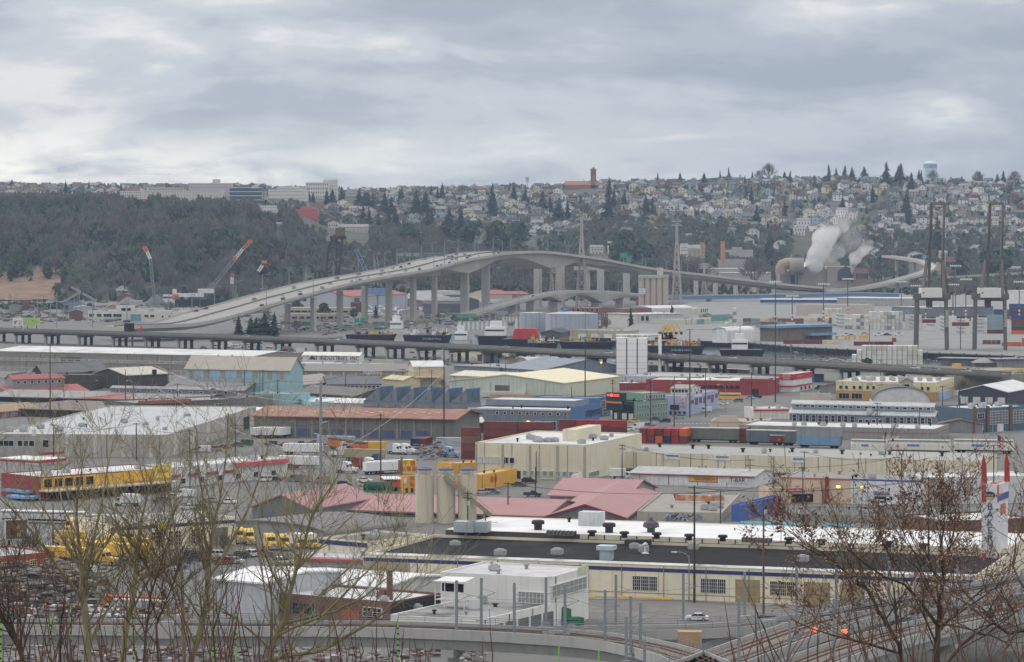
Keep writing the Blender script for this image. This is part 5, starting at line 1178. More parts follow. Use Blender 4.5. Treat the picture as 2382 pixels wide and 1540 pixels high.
b=Bd('works','tall pale works with an arched roof beside the pink silo',a3(1225,1322),a3(1600,1316),None,vb=752,dep=30,wall=M((200,198,190),var=.06,streak=.3),roof=WROOF,rt='archx',rh=2)
b=Bd('works','cream block with low windows behind the silo works',a3(1600,1320),a3(1742,1310),None,vb=742,dep=30,wall=M((198,196,186),var=.06),roof=WROOF);b.win('f',4,.5,.98,6,9,3)
b=Bd('works','pale green works with teal doors beyond the quay',a3(1530,1420),a3(1955,1398),None,vb=765,dep=30,wall=M((190,196,180),var=.06),roof=GREYR);b.doors('f',1,.26,.42,0,8,12,M((120,160,150)));b.doors('f',3,.56,.98,6,11,12,M((110,160,150)))
tree('c',a3(1055,0)[0],713,768,wid=1.4,label='broad dark fir beside the brown brick works');tree('c',a3(1420,0)[0],708,757,wid=1.2,label='tall dark fir in front of the pale works')
for x,lab in((1960,'narrow'),(2000,'second'),(2035,'plump'),(2080,'tall'),(2160,'tallest'),(2215,'end')):pass
for u,vt,vb,lab in((555,735,792,'slim dark conifer at the west end of the row by the viaduct'),(584,737,793,'slim dark conifer second in the row by the viaduct'),(596,738,794,'slim dark conifer third in the row by the viaduct'),(615,727,795,'tall dark conifer in the middle of the row by the viaduct'),(638,727,796,'tallest dark conifer at the east end of the row by the viaduct'),(605,742,794,'short conifer tucked into the row by the viaduct')):
 tree('c',u,vt,vb,wid=2.2,label=lab)
YM=3950;s=YM/F
MILL=M((168,156,148),var=.06,streak=.25)
b=Bd('steel_mill','sprawling steel mill with ducts and steaming roof vents',a4(105,990),a4(375,995),27,dep=60,wall=MILL,roof=M((176,168,160)),Y=YM,par=0,rt='shed',rh=6)
b.put('stair_tower','f',.36,.52,4,24,M((72,84,110)),out=1.5);b.put('red_light_box','f',.37,.51,23,25,M((190,70,60)),out=2)
def sub(name,L_,Rr,h,d,rt,rh,wall,roof,lab_unused=None,dy=0):
 x0,x1=A(*L_,YM+dy).x,A(*Rr,YM+dy).x;zt=A(*L_,YM+dy).z;w=x1-x0;m=MB()
 if rt=='y':m.ext([(0,0,-zt),(w,0,-zt),(w,0,0),(w/2,0,rh),(0,0,0)],(0,d,0))
 else:m.box(0,0,-zt,w,d,0)
 o=part(name,m,wall,b.o);o.location=Matrix.Rotation(-b.a,4,'Z')@(Vector((x0,YM+dy,zt))-b.p0);o.rotation_euler=(0,0,-b.a)
 if rt=='y':
  m=MB()
  for sx in(-1,1):m.ext([(w/2,-1,rh),(w/2,-1,rh+.6),(w/2+sx*(w/2+1),-1,-.6),(w/2+sx*(w/2+1),-1,-1.2)],(0,d+2,0))
  r_=part('roof',m,roof,o)
 else:
  m=MB();m.box(-.5,-.5,.02,w+.5,d+.5,.8);r_=part('roof',m,roof,o)
 return o
sub('melt_shop',a4(270,985),a4(540,985),0,90,'y',12,MILL,M((206,202,194),var=.05),dy=-10)
h_=sub('rolling_hall',a4(525,950),a4(745,950),0,70,'f',0,M((176,162,156),var=.06),M((190,184,176)),dy=-14)
m=MB();m.ext([(0,0,0),(22,0,0),(22,0,12),(11,0,20),(0,0,12)],(0,4,0));part('vent_dormer',m,M((84,82,90)),h_,(14,-1.5,-18))
sub('roof_vent_house',a4(400,905),a4(640,905),0,40,'y',8,MILL,M((150,140,134)),dy=20)
m=MB();c=lambda x,y,dy=-16:Matrix.Rotation(-b.a,4,'Z')@(A(*a4(x,y),YM+dy)-b.p0)
m.tube(c(215,940),c(312,945),11,11,16);m.tube(c(185,950),c(232,950),11.5,11.5,16);[m.tube(c(x,940),c(x+3,940),11.6,11.6,16)for x in(240,262,284,306)];part('duct',m,M((160,148,138),var=.1),b.o)
m=MB();m.path([c(270,920),c(160,920),c(125,935),c(118,960),c(118,1010)],[8,8,8,8,8],12);part('elbow_duct',m,M((170,146,128),var=.1),b.o)
for x0,x1,y_,lab in((780,890,965,'long redbrick rolling shed beyond the mill steam'),(1580,1660,860,'tan works block beyond the curved ramp')):
 Bd('works',lab,a4(x0,y_),a4(x1,y_),20,dep=30,wall=M((150,112,104),var=.1),roof=M((180,140,110)),Y=3900,par=.5).win('f',8,.03,.97,6,14,3)
Bd('works','long flat grey roofed works before the stepped mill',a3(1860,1002),a3(2300,1003),18,dep=60,wall=M((176,170,164),var=.06),roof=M((206,204,198)),Y=3800,par=0)
Bd('works','tilted pale roofed hall beside the brick chimney',a3(1790,965),a3(2080,945),18,dep=50,wall=M((156,150,148)),roof=M((190,190,186)),Y=3850,par=0)
def steam(name,pts,lab,seed,dens):
 m=MB();rr=random.Random(seed)
 import bmesh
 bm=bmesh.new()
 for(x,y_,r_),(x2,y2,r2)in zip(pts,pts[1:]):
  for k in range(5):
   t_=k/5;q=A(*a4(x+(x2-x)*t_,y_+(y2-y_)*t_),YM-26);rd=(r_+(r2-r_)*t_)*s/3.819
   for z in range(2):
    o_=Vector((rr.uniform(-1,1),rr.uniform(-.8,.8),rr.uniform(-1,1)))*rd*.45
    bmesh.ops.create_icosphere(bm,subdivisions=2,radius=rd*rr.uniform(.7,1.1),matrix=Matrix.Translation(q+o_))
 me=bpy.data.meshes.new(name);bm.to_mesh(me);bm.free()
 mt=bpy.data.materials.new('steam');mt.use_nodes=True;nt=mt.node_tree;nt.nodes.clear();N=nt.nodes.new
 ou=N('ShaderNodeOutputMaterial');pv=N('ShaderNodeVolumePrincipled');tc=N('ShaderNodeTexCoord');ns=N('ShaderNodeTexNoise');ns.inputs['Scale'].default_value=.04;ns.inputs['Detail'].default_value=3;ns.inputs['Distortion'].default_value=.8
 mr=N('ShaderNodeMapRange');mr.inputs[1].default_value=.36;mr.inputs[2].default_value=.62;mr.inputs[4].default_value=dens
 sp=N('ShaderNodeSeparateXYZ');nt.links.new(tc.outputs['Object'],sp.inputs[0]);hr=N('ShaderNodeMapRange');z0,z1=A(*a4(0,pts[0][1]),YM).z,A(*a4(0,pts[-1][1]),YM).z
 hr.inputs[1].default_value=z0;hr.inputs[2].default_value=z1;hr.inputs[3].default_value=1.;hr.inputs[4].default_value=.16;nt.links.new(sp.outputs[2],hr.inputs[0])
 ml=N('ShaderNodeMath');ml.operation='MULTIPLY'
 nt.links.new(tc.outputs['Object'],ns.inputs['Vector']);nt.links.new(ns.outputs['Fac'],mr.inputs[0]);nt.links.new(mr.outputs[0],ml.inputs[0]);nt.links.new(hr.outputs[0],ml.inputs[1]);nt.links.new(ml.outputs[0],pv.inputs['Density']);pv.inputs['Color'].default_value=(1,1,1,1);pv.inputs['Anisotropy'].default_value=0.
 nt.links.new(pv.outputs[0],ou.inputs['Volume']);me.materials.append(mt)
 mt.cycles.volume_step_rate=1.
 o=link(name,me);md=o.modifiers.new('skin','REMESH');md.mode='VOXEL';md.voxel_size=2.2
 o['kind']='stuff';o['label']=lab;return o
steam('steam',[(410,900,75),(470,790,85),(500,690,85),(560,610,80),(640,560,80),(690,490,50),(740,520,60)],'broad white steam plume leaving the mill roof',3,.17)
steam('steam',[(560,850,60),(640,800,70),(760,700,75),(790,620,60)],'thinner steam drifting off the mill roof',4,.05)
steam('steam',[(748,1010,14),(755,930,26),(775,860,45),(850,790,50),(930,740,40)],'narrow steam jet beside the mill',5,.3)
b=Bd('terminal_shed','long pale terminal shed with a dark blue band',a4(-70,1240),a4(612,1242),9,dep=40,wall=M((190,188,182)),roof=M((206,206,204)),par=0);b.put('blue_band','f',0,1,6.2,9,M((64,84,150)),out=.3)
Bd('terminal_shed','long grey terminal shed with a white roof edge',a4(612,1225),a4(1290,1232),12,dep=40,wall=M((168,166,164)),roof=M((208,208,206)),par=0)
Bd('terminal_shed','wide beige terminal wall behind the white box stacks',a4(250,1280),a4(880,1285),14,dep=30,wall=M((190,182,172),var=.05),roof=M((180,180,178)))
b=Bd('terminal_shed','long blue grey terminal shed behind the dock cranes',a4(1290,1310),a4(2000,1300),16,dep=30,wall=M((118,124,136)),roof=M((170,170,170)),par=0);b.put('dark_opening','f',.02,.9,1,8,M((56,66,92)))
b=Bd('terminal_shed','white walled terminal store at the far side of the second crane',a4(2090,1160),a4(2330,1165),22,dep=30,wall=M((206,206,206)),roof=M((208,208,206)),par=0)
# pylons
PYL=M((178,170,166),rough=.6,var=.1,sc=.2)
def pylon(u,vt,vb,w0,arms,lab):
 p=G(u,vb);sc=p.y/F;h=(vb-vt)*sc;t=thing('pylon',lab,'pylon',p,rad(-12),'lattice power pylons');m=MB();r=.85
 w0*=sc;n=11;w1=w0*.16
 zs=[h*.97*(1-(1-k/n)**1.25)for k in range(n+1)];W_=lambda z:(w0+(w1-w0)*min(1,z/(h*.8)))/2
 cs=((-1,-1),(1,-1),(1,1),(-1,1))
 for a,b in zip(zs,zs[1:]):
  A_,B_=W_(a),W_(b)
  for i,(x,y)in enumerate(cs):
   x2,y2=cs[(i+1)%4]
   m.beam((x*A_,y*A_,a),(x*B_,y*B_,b),r);m.beam((x*A_,y*A_,a),(x2*B_,y2*B_,b),r*.6);m.beam((x2*A_,y2*A_,a),(x*B_,y*B_,b),r*.6);m.beam((x*B_,y*B_,b),(x2*B_,y2*B_,b),r*.55)
 part('lattice_mast',m,PYL,t);aw=w0*arms[1]
 for k in range(arms[0]):
  z=h*(.99-.045*k*arms[2]);m=MB();m.beam((-aw,0,z),(aw,0,z),r*1.2);m.beam((-aw,0,z),(0,0,z+h*.03),r*.7);m.beam((aw,0,z),(0,0,z+h*.03),r*.7);c=part('crossarm',m,PYL,t)
  for x in(-aw*.95,-aw*.5,aw*.5,aw*.95):m=MB();m.tube((x,0,z-h*.018),(x,0,z),.45,.3,5);part('insulator',m,M((120,130,130)),c)
 return p+Vector((0,0,h)),aw
pa=pylon(1353,498,718,25,(2,.55,1.),'tallest lattice pylon standing before the bridge main span')
pb=pylon(1574.5,513,715,23,(2,.55,1.),'tall lattice pylon standing beside the pink silo')
pc=pylon(1283,622,722,16,(3,.75,1.2),'short lattice pylon with three arms by the swing bridge arch')
pd=pylon(1638,614,700,15,(3,.75,1.2),'short lattice pylon with three arms beyond the tall pair')
for(P,w),(Q,w2),nm in((pa,pc,'tall and short pylons by the main span'),(pb,pd,'second tall pylon and its short neighbour'),(pa,pb,'two tall pylons')):
 for x in(-1,-.5,.5,1):cable(P+Vector((x*w,0,-4)),Q+Vector((x*w2,0,-2)),6,f'power line slung between the {nm}',.12,M((120,122,128)),14,'power lines of the pylons')
# dock cranes
CRN=M((108,105,102),rough=.6,var=.12,sc=.15,streak=.3)
def dock_crane(u0,lab):
 Yk=1811;s=Yk/F/3.819;t=thing('dock_crane',lab,'crane',(A(u0,828,Yk).x,Yk,0),0,'dock cranes')
 X=lambda x:(x-1455)*s
 Z=lambda y:75-(372.2+y/3.819-546)*Yk/F
 g=lambda x,y,d=0:Vector((X(x),d,Z(y)))
 zb=0.
 for xa,xb,d in((1288,1300,-9),(1338,1345,9),(1567,1560,-9),(1612,1600,9)):
  m=MB();m.beam((X(xa),d,1.5),(X(xb),d,Z(1200)),2.0,1.8);lg=part('leg',m,CRN,t)
  m=MB();m.box(X(xa)-2,d-1,0,X(xa)+2,d+1,1.8);part('wheel_bogie',m,M((216,214,208)),lg)
 m=MB();m.beam((X(1300),-9,Z(1420)),(X(1345),9,Z(1420)),2.,2.);m.beam((X(1345),9,Z(1400)),(X(1298),-9,Z(1215)),1.,1.);m.beam((X(1560),-9,Z(1420)),(X(1604),9,Z(1420)),2,2);m.beam((X(1604),9,Z(1400)),(X(1560),-9,Z(1215)),1,1);part('brace',m,CRN,t)
 m=MB();m.beam(g(1270,1210,-9),g(1590,1210,-9),3.4,3.6);m.beam(g(1310,1215,9),g(1640,1215,9),3.2,3.4);m.beam((X(1300),-10,Z(1210)),(X(1345),10,Z(1210)),3,3);m.beam((X(1560),-10,Z(1210)),(X(1604),10,Z(1210)),3,3);part('portal_beam',m,CRN,t)
 m=MB();m.beam(g(1300,1225,-2),g(1600,1225,-2),2.4,2.4);m.box(X(1410),-5,Z(1310),X(1450),3,Z(1225));m.box(X(1440),-6,Z(1250),X(1560),4,Z(1228));part('trolley_gear',m,M((104,98,94),var=.2),t)
 m=MB();m.box(X(1340),-13,Z(1218),X(1520),1,Z(1140));m.ext([(X(1340),-13,Z(1140)),(X(1520),-13,Z(1140)),(X(1520),-13,Z(1140)+.4),(X(1430),-13,Z(1134)),(X(1340),-13,Z(1140)+.4)],(0,14,0));hs=part('machine_house',m,M((222,220,212),var=.04),t)
 m=MB();m.box(X(1349),-13.1,Z(1182),X(1361),-12.95,Z(1170));part('window',m,DARKM,hs)
 m=MB()
 for a,b_ in((g(1350,1195,-9),g(1408,890,-2)),(g(1375,1195,8),g(1425,890,3)),(g(1545,1195,-8),g(1552,890,-2)),(g(1622,1215,8),g(1556,890,3))):m.beam(a,b_,1.6,1.8)
 m.beam(g(1400,890),g(1560,890),2,2.4);m.beam(g(1545,1100,-6),g(1600,1120,6),1,1);part('a_frame',m,CRN,t)
 for xa,xb in((1425,1452),(1541,1568)):
  m=MB();m.beam(g(xa,1195),g(xb,385),1.5,2.2);part('boom',m,M((92,88,84)if xa<1500 else(116,110,106),var=.15,sc=.2),t)
 m=MB();m.beam(g(1440,387),g(1572,387),1.4,2.);m.beam(g(1434,625),g(1560,628),1.8,2.);m.beam(g(1412,890),g(1550,890),1.4,1.6);m.beam(g(1432,1050),g(1545,1050),1.2,1.2);part('boom_crossbeam',m,M((124,118,108)),t)
 m=MB();m.tube(g(1410,890,-1),g(1446,640,-1),.25);m.tube(g(1555,890,-1),g(1562,640,-1),.25);part('stay_rope',m,DARKM,t)
 m=MB();m.box(X(1555),-11,Z(1470),X(1575),-10.2,Z(1330));[m.box(X(1548),-11.6,Z(1330+k*28)-.6,X(1580),-10.2,Z(1330+k*28))for k in range(6)];part('stairway',m,M((176,174,170)),t)
dock_crane(a4(1455,0)[0],'tall grey dock crane with raised boom, the one further from the skyline water tower edge');dock_crane(a4(1975,0)[0],'tall grey dock crane with raised boom, outermost of the pair')
# the quay and its boxes
m=MB();q0,q1=G(1640,822),G(2420,835)
m=MB();pts=[G(1385,806),G(1560,806),G(1700,808),G(1872,823),G(2100,834),G(2420,846)]
t=thing('quay_wall','dark timber quay wall with fender piles along the dock','quay')
for a,b_ in zip(pts,pts[1:]):m.ext([a,b_,b_+Vector((0,0,4.2)),a+Vector((0,0,4.2))],(0,.8,0))
part('wall',m,M((44,46,58),rough=.9,var=.25,sc=.2),t)
m=MB();d=[p_+Vector((0,-.3,4.2))for p_ in pts];bk=[G(u,690)+Vector((0,0,4.2))for u in(1650,1700,1800,1950,2150,2420)]
for i in range(len(d)-1):m.slab([d[i],d[i+1],bk[i+1],bk[i]],.5)
o=part('quay_deck',m,M((138,138,137),rough=.9,var=.1,sc=.06,patch=.5,patchcol=(116,115,114),patchsc=.03),t)
for a,b_ in zip(pts,pts[1:]):
 n=int((b_-a).length/9)
 for k in range(n):q=a.lerp(b_,k/n);m=MB();m.tube((0,0,0),(0,0,4.6),.35,.35,6);part('fender_pile',m,M((70,76,88)),t,q-Vector((0,.5,0)))
QZ=4.2
MAT_BL=M((70,92,150),var=.05)
def matson(i,j):return('Matson',MAT_BL,1.25,2.1)
WCOL=['white','white','white','off-white','off-white','cream']
def gz(u,v):return uv(G(u,v,QZ))
stack(*a4(360,1425),11,[2,2,2,2,2,2,2,2,2],WCOL,'the back white row of the terminal',-6,'long',z=QZ)
stack(*a4(505,1400),5,3,WCOL,'the end-on white row behind the lettered boxes',-4,'end',z=QZ)
stack(*a4(292,1458),2,[2,1],['cream','off-white'],'the cream pair by the gatehouse',-8,'long',z=QZ)
stack(*a4(405,1460),5,[2],['brown','off-white','cream'],'the open racks by the gatehouse',-6,'end',z=QZ)
stack(*a4(566,1490),1,[4],['white'],'the lettered stack in the middle of the terminal',-8,'long',z=QZ,txts=matson)
stack(*a4(680,1500),5,[3,3,4,4,4,4],['white','off-white','white','grey'],'the tall white stack beyond the yellow barriers',-6,'end',z=QZ)
stack(*a4(860,1505),5,[4,5,5,4,4],['cream','white','off-white'],'the cream capped stack',-6,'end',z=QZ)
stack(*a4(988,1505),6,[5,5,5,5],['silver','white','grey','off-white'],'the silver sided stack near the first crane',-6,'end',z=QZ)
stack(*a4(1215,1500),2,[4,3],['white','off-white'],'the lettered stack behind the first crane legs',-10,'long',z=QZ,txts=matson)
stack(*a4(1370,1510),2,[3,4],['white','maroon','white'],'the lettered stack between the crane legs',-10,'long',z=QZ,txts=lambda i,j:matson(i,j)if j%2 else None)
stack(*a4(1490,1525),1,[4],['white'],'the narrow lettered stack by the crane stair',-10,'long',z=QZ,txts=matson)
stack(*a4(1632,1540),1,[4],None,'the lettered stack outside the first crane',-10,'long',z=QZ,txts=lambda i,j:matson(i,j)if j!=2 else None,pick=lambda i,j:'rust red' if j==2 else 'white')
stack(*a4(1800,1530),1,[4],['white','off-white'],'the lettered stack at the second crane',-10,'long',z=QZ,txts=matson)
stack(*a4(1945,1540),1,[5],None,'the pale teal stack at the second crane',-10,'long',z=QZ,pick=lambda i,j:('maroon','pale teal','grey','pale teal','pale teal')[j])
stack(*a4(2160,1545),1,[5],None,'the mixed stack beyond the second crane',-10,'long',z=QZ,pick=lambda i,j:('orange','maroon','green','rust red','blue')[j])
stack(*a4(2310,1540),1,[4],['orange','maroon','blue'],'the outermost mixed stack',-10,'long',z=QZ)
stack(*a4(1870,1410),3,[3,3,2],['maroon','orange','blue'],'the coloured rows behind the second crane',-8,'long',z=QZ)
stack(*a4(2140,1420),3,[5,5,4],['orange','blue','maroon','grey','orange'],'the tall coloured rows past the second crane',-8,'long',z=QZ)
stack(*b4(1905,330),4,[1],['brown','blue','rust red','dark blue'],'the end-on row on the quay edge',-10,'end',z=QZ)
stack(*b4(2075,350),3,[1,2,1],['orange'],'the orange row on the quay edge',-10,'long',z=QZ)
stack(*b4(760,345),2,[1],['rust red','maroon'],'the red pair on the quay edge',-6,'long',z=QZ)
stack(*b4(1100,310),1,[1],['red'],'the lone red box on the quay',-6,'end',z=QZ)
stack(*b4(135,330),3,[1],['cream','rust red','grey'],'the low row by the tug boat',-6,'long',z=QZ)
stack(*b4(-20,300),2,[1,1],['white'],'the white huts above the tug boat',-6,'long',z=QZ)
stack(*b4(745,505),14,[2,3,4,4,4,4,4,4,4,4,4,4,4,3],['white','white','off-white','white','white'],'the big white stack by the viaduct',-9,'end',z=0)
stack(*a3(1945,1540),3,[2,2,2],['white'],'the white pile over the tug boat',-6,'long',big=False,z=QZ)
stack(*a3(1890,1505),3,[2,4,6],['white','grey','white'],'the stepped white pile behind the tug boat',-6,'end',z=QZ)
stack(*a3(2050,1500),7,[3],['brown','grey','brown','cream'],'the rusty open frames behind the tug boat',-6,'long',big=False,z=QZ)
b=Bd('gatehouse','terminal gatehouse with a wide blue canopy roof',b4(85,190),b4(570,175),9,dep=16,wall=M((122,114,106)),roof=M((112,150,186)),par=0,th=1.6,over=2,z0=QZ);b.put('canopy','f',.5,.98,3.4,5,M((112,150,186)),out=5)
for k,x in enumerate((385,510,530,610,690,720,770,820,850,880)):
 t=thing('yellow_barrier','yellow lane post on the quay '+where(*b4(x,285)),'post',G(*b4(x,290),QZ),0,'yellow lane posts on the quay');m=MB();m.box(-.7,-.5,0,.7,.5,2.4);part('post',m,YEL,t);m=MB();m.box(-1.2,-.6,1.7,1.2,.6,2.4);part('head',m,YEL,t)
for c,x,y_ in(('white',510,275),('white',690,262),('silver',740,265),('white',980,258),('dark blue',1060,258),('white',1160,258),('yellow',860,250)):veh('sedan' if c!='white' else 'pickup',c,*b4(x,y_),-8,QZ,scale=1.3)
RWH=M((214,212,208));RRD=M((190,60,56))
def mast(u,vt,vb,lab,banded=False,thin=.5,z=0.,head=True):
 p=G(u,vb,z);h=(VH-vt)*p.y/F+H-z;t=thing('floodlight_mast',lab,'mast',p,rad(-10),'terminal floodlight masts');m=MB();m.tube((0,0,0),(0,0,h),thin,thin*.7,8);part('pole',m,M((120,112,108)if not banded else(96,92,92)),t)
 if head:
  m=MB();m.box(-4.5,-.5,h-.3,4.5,.5,h+.3);hd=part('lamp_frame',m,STEEL,t)
  for k in range(6):m=MB();m.box(-4.3+k*1.6,-.9,h-.7,-3.2+k*1.6,-.2,h+.5);part('lamp',m,M((226,226,222)),hd)
 if banded:
  for k in range(10):m=MB();m.tube((0,0,1+k*1.5),(0,0,2.5+k*1.5),thin*1.25,thin*1.25,8);part('painted_band',m,(RRD,RWH)[k%2],t)
for x,yt,yb,bd,tile in((65,1080,1580,1,a4),(215,1205,1560,1,a4),(492,1100,1520,1,a4),(708,1055,1480,1,a4),(1315,1115,1500,1,a4),(1643,1105,1520,1,a4),(1757,1058,1510,1,a4),(2232,1080,1510,1,a4),(1400,1310,1545,1,a4),(1665,938,1480,0,a4),(1185,1080,1440,0,a4)):
 mast(tile(x,0)[0],tile(0,yt)[1],tile(0,yb)[1],('red and white footed ' if bd else 'plain dark ')+'floodlight mast '+where(*tile(x,yb)),bool(bd))
for x,yt,yb in((1710,90,440),(900,145,500),(203,260,500),(1723,0,0)):
 if yb:mast(b4(x,0)[0],b4(0,yt)[1],b4(0,yb)[1],'tall pale timber mast '+where(*b4(x,yb)),False,.35,head=False)
# ships and barges along the river
NAVY=M((44,48,66),rough=.6,var=.15,sc=.2,streak=.3)
def hull(L_,w,h,bow=.12,stern=.04):
 m=MB();m.add([(-L_/2+L_*stern,-w*.42,0),(L_/2-L_*bow,-w*.42,0),(L_/2-L_*bow*.6,0,0),(L_/2-L_*bow,w*.42,0),(-L_/2+L_*stern,w*.42,0),(-L_/2,-w/2,h),(L_/2-L_*bow*.8,-w/2,h),(L_/2,0,h*1.15),(L_/2-L_*bow*.8,w/2,h),(-L_/2,w/2,h)],[(4,3,2,1,0),(5,6,7,8,9),(0,1,6,5),(1,2,7,6),(2,3,8,7),(3,4,9,8),(4,0,5,9)]);return m
def barge(xl,xr,yt,yb,lab,tile,extra,flip=False,name='barge',wd=14,col=None):
 (u0,v0),(u1,v1)=tile(xl,yt),tile(xr,yb);p=G((u0+u1)/2,v1);sc=p.y/F;L_=(u1-u0)*sc;h=(v1-v0)*sc
 t=thing(name,lab,'barge' if name=='barge' else 'boat',p+Vector((0,wd*.5,0)),rad(-6)+(math.pi if flip else 0));part('hull',hull(L_,wd,h),col or NAVY,t);m=MB();m.box(-L_*.49,-wd*.48,h,L_*.4,wd*.48,h+.3);part('deck',m,M((110,108,106)),t)
 extra(t,L_,wd,h,-1 if flip else 1);return t
def clutter(seed,n,cols,zmax,name='deck_gear',x0=-.45,x1=.4):
 def f(t,L_,w,h,sg):
  rr=random.Random(seed)
  for k in range(n):
   m=MB();a,b_,c=rr.uniform(.8,5),rr.uniform(.8,3),rr.uniform(.6,zmax)
   if k%3:m.box(-a/2,-b_/2,0,a/2,b_/2,c)
   else:m.tube((0,0,0),(0,0,c*1.5),.25);m.tube((-a,0,c*.6),(a,0,c*.6),.3)
   part(name,m,rr.choice(cols),t,(rr.uniform(x0,x1)*L_,rr.uniform(-.4,.4)*w,h+.3),rr.uniform(0,3))
 return f
GEAR=[STEEL,WHITE,DARKM,M((200,170,90)),M((180,110,70))]
def lett(tx,s=2.):
 def f(t,L_,w,h,sg):lettering('lettering',tx,s,M((190,194,204)),t,Vector((L_*.1*sg,-sg*(w*.46+.4),h*.55)),0 if sg>0 else math.pi)
 return f
both=lambda*fs:(lambda*a:[f(*a)for f in fs])
barge(800,1250,250,318,'dark blue flat barge at the upstream end of the moored row',b2,clutter(1,26,GEAR,2.5))
barge(1310,1745,255,322,'dark blue lettered tank barge in the middle of the moored row',b2,both(clutter(2,40,GEAR,3.5),lett('DOUBLE HULL',2.)))
def white_house(t,L_,w,h,sg):
 m=MB();m.box(-L_*.42,-w*.4,h,L_*.2,w*.4,h+6);part('deckhouse',m,WHITEP,t);m=MB();m.box(-L_*.3,-w*.3,h+6,L_*.05,w*.3,h+10);part('bridge_house',m,WHITEP,t);m=MB();m.box(-L_*.41,-w*.41,h+3.4,L_*.19,w*.41,h+4.4);part('window_band',m,GLASS,t);m=MB();m.tube((-L_*.1,0,h+10),(-L_*.1,0,h+17),.4,.2);part('mast',m,STEEL,t)
barge(1182,1345,200,250,'white deckhouse barge with rounded tanks behind the moored row',b2,white_house,col=WHITE)
barge(1755,1925,300,338,'small white work boat with a tan wheelhouse by the moored row',b2,white_house,name='work_boat',wd=8,col=WHITE)
barge(1955,2240,262,345,'big dark hulled ship with a white upper house by the moored row',b2,white_house,True,'moored_ship',16)
def redtop(t,L_,w,h,sg):m=MB();m.ext([(-L_*.3,-w*.4,h),(L_*.3,-w*.4,h),(L_*.24,-w*.4,h+7),(-L_*.24,-w*.4,h+7)],(0,w*.8,0));part('red_hold_cover',m,M((200,52,54)),t);clutter(9,12,GEAR,3)(t,L_,w,h,sg)
barge(2200,2600,290,360,'dark barge with a bright red hold cover',b2,redtop)
barge(130,400,325,375,'long dark blue barge with scrap and sheds on deck',b3,both(clutter(4,30,GEAR,4)),True)
barge(430,925,315,372,'black barge tapering toward the white silos',b3,clutter(5,30,GEAR,3))
barge(1205,1725,350,430,'dark lettered barge carrying a yellow gantry beside the white silos',b3,both(clutter(6,40,GEAR,3),lett('DOUBLE HULL',2.)))
def tug(t,L_,w,h,sg):
 white_house(t,L_*.55,w,h,sg)
barge(1850,2260,385,440,'tug boat with a high white wheelhouse and raked bow',b3,tug,False,'tug_boat',12)
t=thing('yellow_gantry','long yellow pipe gantry laid along the lettered barge','gantry',A(*b3(1470,330),1960),rad(-5));m=MB();L_=345/3.819*1960/F
m.beam((-L_/2,0,0),(L_/2,0,-1),1.2);m.beam((-L_/2,1,2),(L_/2-4,1,1),.7);[m.beam((-L_/2+k*L_/9,0,0),(-L_/2+(k+1)*L_/9,1,2),.5)for k in range(9)];m.beam((L_/2,0,0),(L_/2,0,-7),1.3);m.beam((-L_/2+3,0,0),(-L_/2+3,0,-5),1.);m.beam((0,0,0),(0,0,-5.5),1.);part('girder',m,YEL,t)
for k,(x,fl)in enumerate(((1290,1),(1330,1),(1375,1),(1440,-1))):
 p=G(*b3(x+20*fl,290),QZ);t=thing('excavator','yellow excavator with its arm folded up '+('beside the grey shed' if fl>0 else 'facing the others'),'excavator',p,0 if fl>0 else math.pi,'yellow excavators on the quay');s=1.25
 m=MB();m.box(-2.2*s,-1.5*s,1*s,2*s,1.5*s,2.4*s);part('house',m,YEL,t);m=MB();m.box(-.2*s,-1.4*s,2.4*s,1.5*s,-.2*s,3.8*s);part('cab',m,GLASS,t);m=MB();m.beam((1*s,.4,2*s),(4*s,.4,8*s),.9*s);m.beam((4*s,.4,8*s),(6.5*s,.4,4*s),.7*s);part('arm',m,YEL,t);m=MB();m.box(-2.4*s,-1.7*s,0,2.4*s,-.9*s,1*s);m.box(-2.4*s,.9*s,0,2.4*s,1.7*s,1*s);part('track',m,DARKM,t);m=MB();m.ext([(6*s,0,4*s),(7.4*s,0,4*s),(7.2*s,0,2.4*s),(5.8*s,0,2.8*s)],(0,1.2*s,0));part('bucket',m,DARKM,t)
b=Bd('shed','long low khaki shed with white roller doors on the quay',b3(515,205),b3(1035,212),8,dep=20,wall=M((176,170,140),var=.06,streak=.2),roof=WROOF,z0=2);b.doors('f',4,.1,.98,0,5.5,6,WHITE)
Bd('shed','dark pitched lean-to beside the khaki shed',b3(430,235),b3(520,215),7,dep=14,wall=DKGREY,roof=M((70,76,92)),rt='x',rh=2)
b=Bd('shed','white barrel roofed shelter pile above the tug boat',a3(1910,1530),a3(2150,1520),7,dep=12,wall=WHITE,roof=WHITE,rt='archx',rh=3,z0=QZ)
t=thing('silo_group','group of tall white cylinder silos joined in three bays by the viaduct','silo',G(*b3(1065,600)),rad(-2));s=t.location.y/F/3.819;W_=280*s;h=(600-278)*s
SIL=M((238,238,238),rough=.6,var=.02)
for k in range(3):m=MB();w=W_/3;m.ext([(w*k+.15-W_/2,0,0),(w*k+w*.06-W_/2,-W_/6,0),(w*k+w*.94-W_/2,-W_/6,0),(w*k+w-.15-W_/2,0,0),(w*k+w-.15-W_/2,W_*.5,0),(w*k+.15-W_/2,W_*.5,0)],(0,0,h));part('silo',m,SIL,t)
for z in(.16,.33,.5,.67,.84):m=MB();m.box(-W_/2-.05,-W_/6-.06,h*z,W_/2+.05,-W_/6+1.4,h*z+.12);part('hoop',m,M((150,152,154)),t)
for k in range(4):m=MB();m.box(-W_/2+W_*k/3-.12,-W_/6-.12,0,-W_/2+W_*k/3+.12,-W_/6+1.2,h);part('seam_post',m,M((140,142,144)),t)
